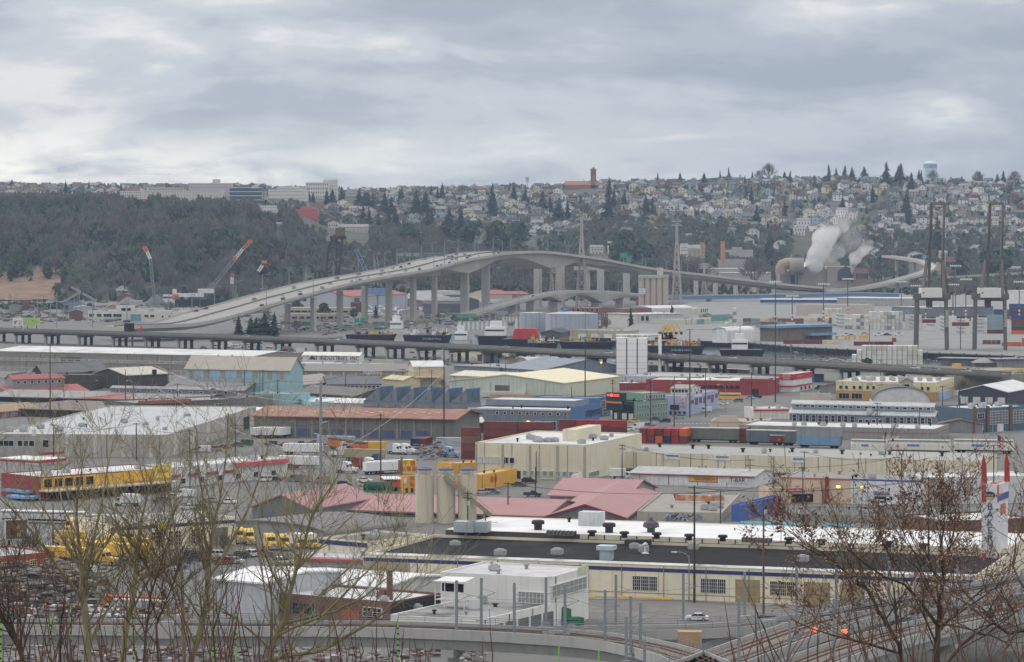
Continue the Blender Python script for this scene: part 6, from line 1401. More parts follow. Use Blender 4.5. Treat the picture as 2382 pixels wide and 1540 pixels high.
m=MB();m.tube((W_/2+6.6,0,0),(W_/2+6.6,0,h+2.2),.9,.9,10);part('standpipe',m,SIL,t);m=MB();m.tube((-W_/2,-1,h+1.9),(W_/2+6.6,0,h+1.9),.35);[m.tube((-W_/2+k*W_/6,-1,h),(-W_/2+k*W_/6,-1,h+1.9),.15)for k in range(7)];part('top_rail',m,SIL,t)
for(x,y_,w,hh,lab,post)in((408,1455,150,40,'long green road sign with a yellow exit panel under the bridge',1),(895,1425,45,38,'green road sign on the grass verge, the one nearer the depot',1),(948,1425,45,38,'green road sign on the grass verge, the one nearer the barges',1)):
 p=G(*a2(x,1525));sc=p.y/F/3.819;t=thing('road_sign',lab,'road sign',p,rad(-8));z=(1525-y_)*sc;m=MB();m.box(-w/2*sc,-.2,z-hh/2*sc,w/2*sc,0,z+hh/2*sc);part('sign_panel',m,SIGNG,t);m=MB();m.tube((-w*.3*sc,.2,0),(-w*.3*sc,.2,z),.25);m.tube((w*.3*sc,.2,0),(w*.3*sc,.2,z),.25);part('post',m,STEEL,t)
 if w>100:m=MB();m.box(20*sc,-.3,z-hh*.75*sc,72*sc,-.2,z-hh*.4*sc);part('exit_panel',m,M((220,176,60)),t);m=MB();m.beam((-190*sc,0,z+5*sc),(0,0,z+5*sc),1.6);part('truss',m,STEEL,t);m=MB();m.tube((-190*sc,0,0),(-190*sc,0,z+30*sc),.4);part('post',m,STEEL,t)
for x,yt,yb in((560,1400,1540),(600,1390,1560),(620,1350,1520),(690,1370,1540),(800,1390,1520),(875,1360,1510),(1040,1370,1530),(1085,1390,1520),(1340,1380,1450),(1680,1330,1430),(1705,1340,1420),(410,1410,1530),(345,1400,1520),(1625,1340,1420),(1330,1135,1380),(2130,1100,1290)):
 (u,v0),(_,v1)=a2(x,yt),a2(x,yb);p=G(u,v1);h=(v1-v0)*p.y/F;cobra(p,max(8,h),R.choice((0,math.pi)),'grey street lamp under the bridge '+where(u,v1),'street lamps under the bridge',both=x%3==0,arm=3.4,r=.22)
for x,y0_,y1_ in((600,1270,1400),(480,1270,1350),(870,1320,1410)):tree('b',a2(x,0)[0],a2(0,y0_)[1],a2(0,y1_)[1],wid=1.3,label='dark bushy evergreen '+where(*a2(x,y1_)))
tree('c',a2(1062,0)[0],a2(0,1285)[1],a2(0,1405)[1],wid=1.3,label='lone conifer among the laid up yachts')
for x,yt,yb,tile in((505,1180,1490,a1),(822,1240,1490,a1),(1128,1210,1440,a1),(333,1230,1420,a1),(450,1230,1420,a1),(718,1240,1400,a1),(665,1230,1380,a1),(1500,1180,1400,a1),(2112,1180,1430,a1),(1968,1120,1230,a1)):
 wood_pole(tile(x,0)[0],tile(0,yt)[1],tile(0,yb)[1],0,0,'pale steel line pole '+where(*tile(x,yb)),GALV,r=2.2)
for u,v,w in[(290,850,'the long brown windowed warehouse'),(190,880,'the dark brown brewery block'),(100,890,'the red monitor roof'),(430,850,'the tan and turquoise hall'),(760,833,'the rooftop company sign'),(870,880,'the slate roofed shed'),(990,870,'the yellow gabled works'),(980,930,'the blue sawtooth works'),(1270,890,'the pale green warehouse'),(1650,890,'the long red works'),(1850,880,'the pottery store'),(2080,900,'the cream and ochre office'),(2000,960,'the blue grey clerestory hall'),(2270,920,'the dark arched hangar'),(2330,970,'the teal brick office'),(1380,945,'the bright blue works'),(1480,945,'the dark green works'),(1600,930,'the lavender corner building'),(1760,980,'the peach gabled store'),(830,970,'the brown rusted shed roof'),(640,1005,'the parked white trailers'),(1170,990,'the rust red box stacks'),(1370,990,'the red boxes at the corner'),(1550,1010,'the bright end-on boxes'),(1660,1010,'the grey green railcar'),(2100,1030,'the white hopper cars'),(1280,1060,'the tall cream block'),(1900,1065,'the long cream warehouse'),(300,1010,'the pale grey warehouse'),(70,1065,'the red canopy forecourt'),(150,1130,'the red and yellow market'),(540,1100,'the white shop row'),(850,1080,'the lorry yard'),(945,1080,'the yellow characters sign'),(1040,1140,'the three cream silos'),(1130,1100,'the yellow carriage diner'),(800,1170,'the long pink roof'),(1500,1140,'the pink cross roof'),(1700,1115,'the white sign shop'),(1900,1130,'the peach showroom'),(2310,1200,'the tall bakery sign'),(1560,1195,'the graffiti wall'),(1500,1250,'the white roofed hall vents'),(1600,1350,'the blue striped cream wall'),(1250,1390,'the white garage building'),(905,1360,'the round brick chimney'),(200,1270,'the yellow lorries'),(560,1290,'the car park'),(1630,1430,'the road with the white car'),(1300,1480,'the curving rail viaduct'),(2100,1400,'the rising rail viaduct'),(200,1380,'the scrap heap'),(660,1250,'the yellow lorry cabs')]:mark(u,v,w)
def V(f,y):return f(0,y)[1]
TURQ=M((150,188,194),var=.07,streak=.25);TANR=M((168,160,150),rough=.8,var=.08,seam=1.);GRW=M((136,134,130),var=.1,streak=.35);KH=M((164,156,134),var=.08,streak=.3);CREAM=M((222,214,186),var=.06,sc=.15,streak=.35,patch=.25,patchcol=(186,178,150),patchsc=.06)
SLATE=M((104,106,114),rough=.85,var=.12);DBRN=M((84,78,76),var=.18,streak=.3);OLDW=M((196,196,192),var=.1,streak=.4);PGR=M((192,200,184),var=.05,streak=.25,seam=2.);GBL=M((122,134,150),var=.1,streak=.3,seam=1.2);REDW=M((160,66,70),var=.1,sc=.3,streak=.2)
b=B('warehouse','very long brown grey warehouse with two bands of windows and white roof',b1(-60,396),b1(2250,445),V(b1,655),dep=48,wall=M((146,140,130),var=.1,streak=.35),roof=WROOF,rt='x',rh=1.8,over=.3,par=0)
h=b.h;b.put('white_base','f',0,1,0,h*.26,OLDW,.05)
for z0,z1 in((.28,.42),(.66,.77)):b.win('f',34,.0,.995,h*z0,h*z1,b.L/36,frame=OLDW,glass=M((140,142,140),rough=.3),bars=(4,1),fw=.25)
b.put('plain_panel','f',.27,.345,h*.55,h*.85,M((112,104,102),var=.1),.3)
B('warehouse','grey hipped roof at the end of the brown windowed warehouse',k2(860,540),k2(1540,545),V(k2,660),dep=40,wall=GRW,roof=M((126,126,124),rough=.9),rt='hip',rh=5,par=0)
b=B('brewery','dark brown blank walled block behind the red monitor roof',b1(70,600),b1(800,606),V(b1,745),dep=20,wall=DBRN,roof=SLATE)
b=B('brewery','dark grey long gabled roof with red trimmed gable',b1(378,596),b1(945,560),V(b1,715),E=b1(280,0)[0],wall=DBRN,roof=M((124,124,126),rough=.9,var=.08),rt='x',rh=4,par=0)
b=B('brewery','dark brown block with cream eave roof and wall fan',b1(815,596),b1(1120,612),V(b1,725),E=b1(1490,0)[0],wall=DBRN,roof=M((190,184,170),rough=.9),rt='y',rh=3,par=0);b.put('wall_fan','r',.62,.7,b.h,b.h+2.4,DARKM,1.);b.put('dark_opening','f',-.1,.1,5,8,DARKM)
b=B('market_shed','grey shed with red roofs and a windowed roof monitor',b1(90,775),b1(790,752),V(b1,805),E=b1(-120,0)[0],wall=M((128,128,130)),roof=REDR,rt='x',rh=2.6,par=0)
q=Blk(b,.12,.78,.3,.62,3,5.2,wall=M((140,142,144)),roof=REDR,rt='x',rh=1.8);q.win('f',7,.04,.96,3.2,4.6,1.5)
b=B('market_shed','very long low shed with grey and red striped roof',b1(-60,796),b1(1750,838),V(b1,862),dep=34,wall=M((70,68,70)),roof=M((148,147,145),rough=.9,patch=.8,patchcol=(160,84,82),patchsc=.03),rt='x',rh=2,par=0,over=1.5)
q=Blk(b,.5,.98,.45,.6,2,4.2,'roof_monitor',GBL,GREYR,'x',.8);q.win('f',9,.02,.98,2.6,3.6,1.6,glass=DARKM)
b=B('loading_shed','long low shed with a wide flat brown roof',b1(-60,903),b1(1215,940),V(b1,985),dep=58,wall=M((84,82,80),var=.15),roof=M((128,116,110),rough=.9,var=.1,sc=.1),par=0,over=1.5)
b=B('garage_block','dark grey block with red doors and white framed windows',b1(1210,855),b1(2130,815),V(b1,990),dep=24,wall=M((104,102,104),var=.1,streak=.3),roof=GREYR);b.win('f',1,.22,.34,b.h*.62,b.h*.86,9,bars=(4,2));b.win('f',1,.76,.84,b.h*.5,b.h*.75,5,bars=(3,2));b.put('red_door','f',.32,.5,0,b.h*.5,REDW);b.put('red_door','f',.56,.62,0,b.h*.2,REDW);b.put('red_eave','f',.02,.5,b.h*.92,b.h*1.12,REDR,2.)
b=B('store_shed','tan roofed shed with alternate red doors and white windows',k1(-60,612),k1(540,555),V(k1,668),dep=12,wall=M((150,150,148)),roof=M((166,142,114),rough=.9),rt='x',rh=2.2,par=0)
for k in range(5):b.put('red_door','f',.04+k*.2,.13+k*.2,0,b.h*.92,REDW)
b.win('f',4,.14,.94,.6,b.h*.85,2.2,bars=(3,2))
b=B('warehouse','big pale grey flat roofed warehouse with a windowed office end',b1(-60,1128),b1(1480,1138),V(b1,1335),E=596,wall=M((178,174,166),var=.07,streak=.4),roof=M((178,181,184),rough=.8,var=.08,sc=.1,patch=.35,patchcol=(156,159,163),patchsc=.04));h=b.h
b.put('office_wall','f',-.02,.33,0,h*.98,M((164,161,155),streak=.4),.2);b.win('f',3,.03,.12,h*.45,h*.72,1.9,glass=GLASS);b.win('f',3,.14,.24,h*.45,h*.72,2.,glass=GLASS);b.win('f',1,.29,.32,h*.4,h*.75,2.2)
for k in range(6):b.put('pilaster','r',.06+k*.17,.1+k*.17,0,h*.99,M((200,196,186)),.25)
for k in range(4):b.put('pilaster','f',.42+k*.16,.44+k*.16,0,h*.99,M((200,196,186)),.25)
b.put('dark_opening','r',.84,.95,0,h*.62,DARKM);b.put('sign_board','f',.225,.25,h*.92,h*1.2,WHITE,.4)
for x,y in((.02,.1),(.06,.16),(.1,.1),(.13,.2),(.3,.12),(.5,.4)):b.unit(x,y,2.4,2,1.5)
p=G(*b1(-20,1345),5.5);p1=G(*b1(360,1366),5.5);t=thing('canopy','red and white filling station canopy on posts','canopy',(p.x,p.y,0),math.atan2(p1.y-p.y,p1.x-p.x));L_=(p1-p).length
m=MB();m.box(0,0,4.6,L_,12,5.5);part('fascia',m,M((178,44,62)),t);m=MB();m.box(.2,.2,5.5,L_-.2,11.8,5.62);m.box(-.05,-.06,5.3,L_+.05,0,5.55);part('canopy_roof',m,WHITE,t)
for x in(.1,.5,.9):
 for y in(2,10):m=MB();m.box(-.25,-.25,0,.25,.25,4.6);part('post',m,WHITE,t,(L_*x,y,0))
B('kiosk','pale kiosk with a red edge beyond the red canopy',b1(350,1345),b1(570,1330),V(b1,1400),dep=8,wall=M((188,188,190)),roof=WROOF).put('red_edge','f',0,1,3.2,4,M((178,44,62)))
b=B('market','red and yellow market hall with a white roof and long canopy',c1(322,80),c1(1350,8),V(c1,228),E=c1(10,0)[0],wall=M((152,58,62),var=.08),roof=WROOF,par=.3);h=b.h
b.put('yellow_front','f',0,1,h*.45,h*.95,YEL,.1);b.win('f',5,.01,.4,h*.52,h*.9,b.L*.062,frame=YEL,glass=GLASS);b.put('yellow_board','f',.62,.84,h*.55,h*.98,YEL,.5);b.put('yellow_board','f',.85,.99,h*.6,h*1.15,M((226,200,70)),.6);b.text('f',.92,h*.88,1.5,'FRESH',REDW,.75);b.put('canopy','f',-.02,1,h*.4,h*.46,M((196,188,168)),5)
for k in range(9):b.put('brick_pier','f',.03+k*.115,.06+k*.115,0,h*.4,BRICK,.3);b.put('shop_window','f',.065+k*.115,.14+k*.115,.5,h*.33,GLASS,.1)
b.put('blue_awning','l',.2,.8,h*.28,h*.38,M((96,160,212)),2.5);b.put('blue_awning','l',.5,1,h*.1,h*.2,M((110,170,220)),5)
b=B('shop_row','white shop row with small red awnings and pink band',b1(1480,1432),b2(280,1340),1122,dep=14,wall=M((212,212,214)),roof=WROOF);h=b.h
for k in range(4):b.put('red_awning','f',.02+k*.15,.1+k*.15,h*.5,h*.62,M((170,60,66)),.8)
b.put('pink_band','f',.55,.99,h*.75,h*.95,M((214,86,104)),1.);b.win('f',6,.05,.95,.8,h*.42,2.2);b.unit(.3,.5)
b=B('warehouse','khaki walled gabled warehouse with white pilasters under the rooftop company sign',b2(400,574),b2(1342,578),V(b2,640),E=b2(1428,0)[0],wall=KH,roof=M((136,133,128),rough=.9,var=.08),rt='x',rh=3,par=0)
for k in range(9):b.put('pilaster','f',.04+k*.118,.055+k*.118,b.h*.35,b.h*.95,OLDW)
b.put('yellow_gable','r',.02,.98,0,b.h,M((206,192,150)),.1)
b=B('sign_house','white rooftop sign house lettered for an industrial company',b2(415,432),b2(918,438),V(b2,545),dep=8,wall=WHITE,roof=M((222,220,208),seam=1.5),rt='x',rh=1.6,par=0);b.text('f',.57,b.h*.78,3.1,'PSF INDUSTRIES, INC',M((60,62,66)),.2);m=MB();m.add([(0,0,0),(4.4,0,0),(2.2,0,2.4),(1.2,0,0),(2.2,0,1.1),(3.2,0,0)],[(0,3,4,2),(3,4,5),(5,1,2,4)]);part('emblem',m,M((90,94,98)),b.o,b.at('f',b.L*.1,b.h*.68,.15)[0])
B('warehouse','long white flat roof below the rooftop company sign',b2(380,506),b2(1165,518),V(b2,560),dep=12,wall=OLDW,roof=WROOF,par=0)
b=B('works','pale yellow gabled works with a bright white roof',b2(1400,536),b2(1672,534),V(b2,715),E=b2(1722,0)[0],wall=M((206,192,150),var=.06,streak=.2),roof=WROOF,rt='x',rh=2.4,par=0);b.put('pink_lean_to_roof','f',.06,.84,b.h*.48,b.h*.55,M((206,184,168)),5);b.put('pale_door','f',.2,.7,0,b.h*.25,PALE)
B('works','lower yellow gable nose of the white roofed works',b2(1308,655),b2(1458,650),V(b2,730),dep=18,wall=M((206,192,150),var=.06),roof=M((196,186,150)),rt='y',rh=1.6,par=0)
b=B('workshop','slate roofed workshop with ranked white windows and a roof sign',b2(640,694),b2(1110,690),V(b2,748),E=b2(1190,0)[0],wall=M((156,148,128)),roof=SLATE,rt='x',rh=3.2,par=0);b.win('f',11,.1,.98,.8,b.h*.85,1.7,bars=(1,2));m=MB();m.beam((-7,0,0),(7,0,0),.2);o=part('sign_rail',m,DARKM,b.o,(b.L*.92,b.D/2,b.h+3.6));lettering('lettering','MARKEY',2.4,WHITE,o,Vector((0,0,1.2)),0)
b=B('hall','tall turquoise and tan hall with a broad tan gabled roof',k2(205,664),k2(1640,690),V(k2,1010),E=k2(1818,0)[0],wall=TURQ,roof=TANR,rt='x',rh=5.5,par=0,over=.7);h=b.h
for x0,x1 in((.03,.08),(.18,.23),(.34,.38),(.5,.54),(.65,.69),(.79,.83),(.9,.94)):b.put('tan_panel','f',x0,x1,h*.62,h*.95,KH,.1)
for x0,x1 in((.085,.175),(.235,.335),(.385,.495),(.545,.645)):b.put('sliding_panel','f',x0,x1,h*.62,h*.95,M((150,184,208),var=.05),.2)
B('hall_lean_to','dark grey sloping lean-to roof before the tan and turquoise hall',k2(-130,962),k2(1010,978),V(k2,1030),dep=24,wall=GBL,roof=M((132,131,132),rough=.9,var=.07,sc=.1),rt='shed',rh=5,par=0,over=.5).win('f',7,.05,.98,.6,1.8,1.8,glass=DARKM)
b=B('hall','turquoise gable walled wing with a tan roof and grey window band',b2(315,706),b2(690,664),V(b2,752),E=b2(95,0)[0],wall=TURQ,roof=TANR,rt='x',rh=3.5,par=0);b.put('window_band','f',.01,.99,b.h*.15,b.h*.8,M((130,128,124)),.1);b.win('f',16,.02,.98,b.h*.25,b.h*.72,b.L/19,frame=OLDW,glass=M((104,104,106)))
B('annexe','plain turquoise annexe wall at the foot of the tan and turquoise hall',b2(-70,765),b2(330,775),V(b2,865),dep=16,wall=TURQ,roof=GREYR);B('annexe','turquoise lean-to sloping down beside the turquoise annexe',b2(320,800),b2(490,845),V(b2,868),dep=10,wall=TURQ,roof=TURQ)
B('annexe','dark grey sheds with a sloping roof below the window band',b2(350,760),b2(880,798),V(b2,815),dep=20,wall=DKGREY,roof=M((116,112,110),rough=.9),rt='x',rh=3,par=0)
B('store_shed','low white roofed store behind the brown rusted shed',b2(490,850),b2(950,862),V(b2,890),dep=16,wall=PALE,roof=WROOF,rt='x',rh=1.5,par=0)
B('store_shed','grey flat store beside the turquoise annexe',k2(950,1070),k2(1410,1030),V(k2,1190),dep=14,wall=M((128,126,126)),roof=M((120,112,108)))
L0,R0=b2(955,838),b2(1882,862);b=B('sawtooth_works','blue grey works with six sawtooth roof lights',L0,R0,V(b2,915),E=b2(1998,0)[0],wall=GBL,roof=M((118,124,134)),par=0,rt='flat',over=0);h=b.h;n=6;tw=b.L/n;th=6.
GLZ=M((104,114,118),rough=.4,var=.3)
for k in range(n):
 x0=k*tw;m=MB();m.ext([(x0,0,h),(x0+tw*.93,0,h),(x0+tw*.93,0,h+th),(x0+tw*.9,0,h+th+.1)],(0,b.D,0));o=part('sawtooth_roof',m,GBL,b.o);m=MB();m.box(x0+tw*.93,0,h+.3,x0+tw*.95,b.D,h+th);part('skylight',m,GLZ,o);m=MB();m.box(x0+tw*.9,0,h+th*.86,x0+tw*.96,b.D,h+th+.3);[m.box(x0+tw*.95,b.D*j/9-.1,h+.3,x0+tw*.965,b.D*j/9+.1,h+th)for j in range(1,9)];part('glazing_frame',m,M((70,116,162)),o)
 m=MB();m.box(x0+tw*.55,-.12,h+1.2,x0+tw*.68,0,h+3.2);part('shutter',m,M((120,112,116)),o)
b.win('f',6,0,1,.8,h*.75,tw*.72,frame=GBL,glass=M((150,146,130),rough=.3),bars=(5,2))
b=B('works','long grey blue two storey works with a bright blue end',k4(425,838),k4(1832,868),V(k4,1155),E=b3(775,0)[0],wall=GBL,roof=WROOF);h=b.h;BB=M((80,118,166),var=.06,streak=.15)
b.put('blue_end','r',0,1,0,h*1.12,BB,.15);b.win('f',10,.25,.99,h*.72,h*.86,1.3,glass=DARKM);b.win('f',3,.56,.86,.5,h*.45,4.4,bars=(4,2));b.win('r',3,.55,.98,h*.55,h*.85,8,frame=BB,bars=(7,2));b.win('r',1,.1,.45,h*.15,h*.5,7,frame=BB,bars=(5,1))
q=Blk(b,.02,.9,.5,1,h,2.4,wall=GBL,roof=WROOF);b.put('parapet_band','f',0,1,h*.93,h,OLDW,.3)
b=B('works','bright blue painted front with tall barred windows',b3(772,812),b3(874,797),V(b3,972),dep=30,wall=BB,roof=GREYR);b.win('f',2,.1,.95,b.h*.5,b.h*.85,b.L*.36,frame=PALE,bars=(5,2));b.win('f',1,.3,.7,.5,b.h*.4,b.L*.4,bars=(4,2))
b=B('warehouse','broad pale green warehouse with a cream low gabled roof',k4(165,466),k4(1742,506),V(k4,700),far=b3(952,622),wall=PGR,roof=M((224,214,182),rough=.8,var=.04,seam=3),rt='y',rh=3.4,par=0);b.put('cream_side','r',0,1,0,b.h,M((206,206,182),var=.05,seam=3),.1);b.put('dark_bay','f',.4,.53,b.h*.45,b.h*.8,DKGREY);b.put('white_bay','f',.3,.68,b.h*.05,b.h*.4,OLDW,3)
for k in range(4):b.put('slot_vent','r',.25+k*.2,.27+k*.2,b.h*.6,b.h*.85,DARKM)
B('warehouse','cream roofed low warehouse behind the pale green one',b2(1725,612),b2(2380,640),V(b2,680),dep=24,wall=PGR,roof=M((208,200,180)),rt='x',rh=2,par=0)
B('warehouse','tan low wall in front of the pale green warehouse',k4(720,655),k4(1660,670),V(k4,715),dep=5,wall=M((190,150,110)),roof=M((96,84,78)))
B('warehouse','blue grey gabled warehouse near the viaduct columns',k4(230,262),k4(850,290),V(k4,340),dep=30,wall=GBL,roof=GREYR,par=0);B('warehouse','large slate blue hipped roof near the viaduct',k4(830,290),k4(1430,330),V(k4,370),dep=60,wall=GBL,roof=M((132,140,152),rough=.7),rt='x',rh=5,par=0)
B('warehouse','domed grey roof with vents near the viaduct',k4(1260,240),k4(1720,235),V(k4,330),dep=30,wall=GRW,roof=M((184,182,178)),rt='archx',rh=3,par=0);B('warehouse','low blue grey shed with a row of dark windows by the white silos',k4(1440,310),k4(2030,285),V(k4,345),dep=14,wall=GBL,roof=GREYR,par=0).win('f',9,.4,.98,1,3.4,2.4)
b=B('works','dark green fronted works with red and orange sign strips',k5(60,752),k5(362,754),V(k5,1015),far=k5(822,722),wall=M((44,72,68)),roof=M((166,162,152),rough=.9));h=b.h;PG=M((128,160,146),var=.08,streak=.3)
b.put('green_side','r',0,1,0,h*.99,PG,.1)
for z in(.16,.6):b.win('r',12,.03,.98,h*z,h*(z+.2),b.D/16,frame=PALE,glass=M((104,122,112)))
b.put('sign_tower','f',-.25,.5,h*.5,h*1.42,M((40,66,64)),.4,2.);b.put('red_strip','f',-.2,.34,h*1.22,h*1.34,EM((230,60,50),1.2),.6);b.put('orange_strip','f',-.3,.46,h*.86,h*.96,M((226,116,54)),.7);b.text('f',.02,h*1.28,2.,'G',WHITE,.9);b.put('white_door','f',.1,.22,.3,h*.36,PALE);b.put('white_door','f',.45,.65,.3,h*.36,PALE);b.put('white_door','f',.75,.95,.3,h*.36,PALE);b.win('f',4,.0,.95,h*.45,h*.8,2.6,frame=DARKM)
q=Blk(b,.0,.9,.35,1,h,3,wall=PG,roof=M((166,162,152)));q.win('r',8,.05,.95,.6,2.2,2,glass=GLASSL)
b=B('corner_building','lavender corner building with purple shutters and a red character sign',k5(662,620),k5(1086,680),V(k5,915),far=k5(1514,592),wall=M((166,180,210),var=.05,streak=.2),roof=M((150,146,142),rough=.9));h=b.h;PUR=M((126,88,116))
q=Blk(b,.1,.7,.35,.7,h-.4,2.3,wall=WHITE,roof=M((156,152,144),rough=.9),rt='x',rh=1.2);q.win('f',5,.05,.95,.8,2.2,1.4);q.win('r',3,.05,.95,.8,2.2,1.4)
b.win('f',2,.48,.72,h*.3,h*.55,2.2,frame=PUR,bars=(2,2));b.win('f',4,.4,.99,h*.05,h*.22,1.1,frame=PUR)
for x0,z0,z1 in((.12,.55,.75),(.25,.45,.8),(.38,.5,.8),(.51,.45,.8),(.64,.6,.8),(.76,.4,.8),(.9,.6,.82)):b.put('shutter','r',x0,x0+.09,h*z0,h*z1,PUR)
b.put('sign_board','f',.82,.94,h*.5,h*.95,M((230,222,204)),.6);b.text('f',.88,h*.82,1.7,'大',M((200,50,46)),.8);b.text('f',.88,h*.62,1.7,'金',M((200,50,46)),.8);b.put('arched_sign','r',.22,.45,h*.86,h*.97,M((210,220,230)),.2)
b=thing('roof_sign','small white sign with red characters on the lavender roof','sign',A(*k5(1210,615),1310),rad(-20));m=MB();m.box(-2,-.1,0,2,.1,2.2);part('sign_board',m,M((226,220,214)),b);lettering('lettering','大金',1.7,M((196,50,50)),b,Vector((0,-.2,1.1)),0)
b=B('works','long low red works with a row of square dark windows',k5(520,450),k5(2206,472),V(k5,658),dep=30,wall=REDW,roof=WROOF);h=b.h;b.win('f',9,.37,.77,h*.45,h*.66,2.1,frame=M((110,60,62)),glass=DARKM);Blk(b,.77,1.0,-.01,.4,h*.9,1.6,wall=REDW,roof=GREYR);b.put('dark_door','f',.86,.92,0,3,DARKM)
for x in(.48,.72):m=MB();m.lathe([(5,0),(4.6,.6),(2,1.1),(.2,1.2)],12);part('roof_dome',m,WHITE,b.o,(b.L*x,b.D*.4,h-.4))
B('works','lower red works with a white roof beside the long red works',k5(155,500),k5(525,495),V(k5,600),dep=20,wall=REDW,roof=WROOF)
B('warehouse','very wide pale grey flat roof behind the long red works',b3(960,612),b3(2274,640),V(b3,668),dep=46,wall=M((186,190,196)),roof=M((172,170,166),rough=.9,var=.1));B('warehouse','pale concrete warehouse with dark bays under the viaduct',b3(1210,520),b3(2100,560),V(b3,605),dep=14,wall=M((168,166,162),streak=.4),roof=M((172,170,166))).win('f',5,.05,.95,1,4,6,glass=DKGREY)
b=B('pottery_store','white store with red bands and a red pottery supply sign',k6(815,1288),k6(1002,1293),V(k6,1540),far=k6(1262,1256),wall=M((216,218,222)),roof=OLDW);h=b.h;RS=M((196,46,62))
for f,x in(('f',1),('r',1)):b.put('red_sign',f,0,x,h*.68,h*.99,RS,.3);b.put('red_band',f,0,x,h*.28,h*.36,RS,.4)
for k,s in enumerate(('SEATTLE','POTTERY','SUPPLY')):b.text('f',.55,h*(.93-.095*k),1.0,s,WHITE,.5)
b.text('r',.3,h*.83,1.5,'POTTERY',M((224,150,156)),.5);b.win('r',3,.3,.95,.4,h*.25,3)
B('shop','blue and white shop walls behind the pottery store',k6(1290,1300),k6(1430,1290),V(k6,1400),dep=12,wall=M((80,104,150)),roof=OLDW)
b=B('office','cream and ochre two storey office lettered along its top',b4(603,656),b4(1478,674),V(b4,832),far=b4(1652,626),wall=M((220,208,164),var=.04,streak=.12),roof=WROOF);h=b.h;OC=M((190,148,78),var=.06)
for f in 'fr':b.put('ochre_base',f,0,1,0,h*.5,OC,.12);b.put('cornice',f,-.01,1.01,h*.92,h,WHITE,.5)
for k in range(7):b.win('f',2,.02+k*.138,.14+k*.138,h*.58,h*.78,1.5,frame=CREAM)
b.win('r',9,.03,.98,h*.58,h*.78,1.1,frame=CREAM);b.win('f',2,.02,.28,.5,h*.38,5,bars=(3,1));b.put('blue_door','f',.31,.39,0,h*.38,M((112,144,200)));b.put('blue_door','f',.44,.5,0,h*.36,M((112,144,200)));b.put('blue_entry','r',.1,.7,0,h*.45,M((160,176,208)),1.5);b.text('f',.5,h*.85,1.5,'6000   Commerce   Building',M((150,142,120)),.2)
for k in range(15):b.unit(.12+.058*k,.3+.4*((k*7)%5)/5,2.2,2.2,1.5)
b=B('service_hall','long grey concrete ground floor with a red line',b4(-260,1036),b4(1480,1086),V(b4,1172),far=b4(1605,1042),wall=M((150,148,145),var=.1,streak=.4),roof=WROOF);h=b.h;[b.put('red_line',f,0,1,h*.6,h*.64,M((150,90,80)))for f in 'fr'];b.doors('f',1,.72,.84,0,h*.4,6,PALE);b.put('dark_door','f',.38,.41,0,h*.5,DARKM)
for x in(.32,.42,.52,.58,.78,.9):b.unit(x,.2,1.8,1.6,1.4)
b=B('hall','blue grey boarded hall with clerestory roof and white windows',b4(195,940),b4(1480,972),V(b4,1058),E=b4(1508,0)[0],wall=M((116,132,146),var=.06,seam=.9),roof=M((186,187,190),rough=.7,seam=1.5),rt='x',rh=1.6,par=0,z0=3);h=b.h;q=Blk(b,.01,.99,.25,.75,h-.5,4,wall=M((128,142,154)),roof=M((186,187,190),rough=.7),rt='x',rh=1.);q.win('f',18,.01,.99,2.6,3.6,1.7)
b.win('f',15,.01,.46,h*.2,h*.85,1.5,bars=(1,2))if False else b.win('f',10,.01,.46,h*.25,h*.85,1.6,bars=(1,2));b.win('f',7,.66,.99,h*.25,h*.85,1.6,bars=(1,2));q=Blk(b,.47,.67,-.35,.0,0,h*.8,'bay',roof=WROOF);q.win('f',4,.05,.95,1,h*.6,1.6);b.unit(.56,-.1,2,2,2,z=h)
b=B('barn_hall','white curved gable hall with mossy roofs behind the clerestory hall',b4(930,838),b4(1440,840),V(b4,880),dep=26,wall=M((206,206,208)),roof=M((112,112,98),rough=.9,var=.15),rt='archy',rh=6,par=0);q=Blk(b,.5,.72,.25,.7,b.h+4,4,'cupola',M((180,178,172)),M((120,122,100)),'y',1.6);q.win('f',1,.2,.8,1,3,2,frame=DARKM)
b=B('hangar','dark fronted hangar with a long white roof and pale upper panels',b4(1690,752),b4(2128,762),V(b4,1012),dep=46,wall=M((76,80,96)),roof=WROOF,rt='y',rh=2.6,par=0);h=b.h
for k in range(4):b.put('pale_panel','f',.05+k*.25,.2+k*.25,h*.58,h*.82,M((206,206,196)))
b.put('dark_opening','f',.05,.97,0,h*.48,M((42,44,56)),.05);m=MB();m.lathe([(.1,0),(.5,.2),(.5,.7),(.1,1)],8);part('lamp',m,EM((240,150,90),2.),b.o,(b.L*.22,-.6,h*.25))
b=B('office','teal and glass office with brick piers',k8(1640,300),k8(2460,258),V(k8,612),dep=20,wall=M((84,112,128),var=.06),roof=WROOF);h=b.h
for x in(0,.22,.6):b.put('brick_pier','f',x,x+.04,0,h*1.08,BRICK,.7)
b.win('f',1,.06,.2,h*.55,h*.8,4,bars=(3,2));b.win('f',1,.28,.58,h*.3,h*.85,10,bars=(6,5),glass=GLASSL);b.win('f',1,.66,.98,h*.3,h*.85,10,bars=(6,5),glass=GLASSL);b.put('door','f',.08,.16,0,h*.32,WHITE,.4);b.put('door','f',.4,.5,0,h*.3,WHITE,.4)
for x in(.3,.5,.75):b.unit(x,.5)
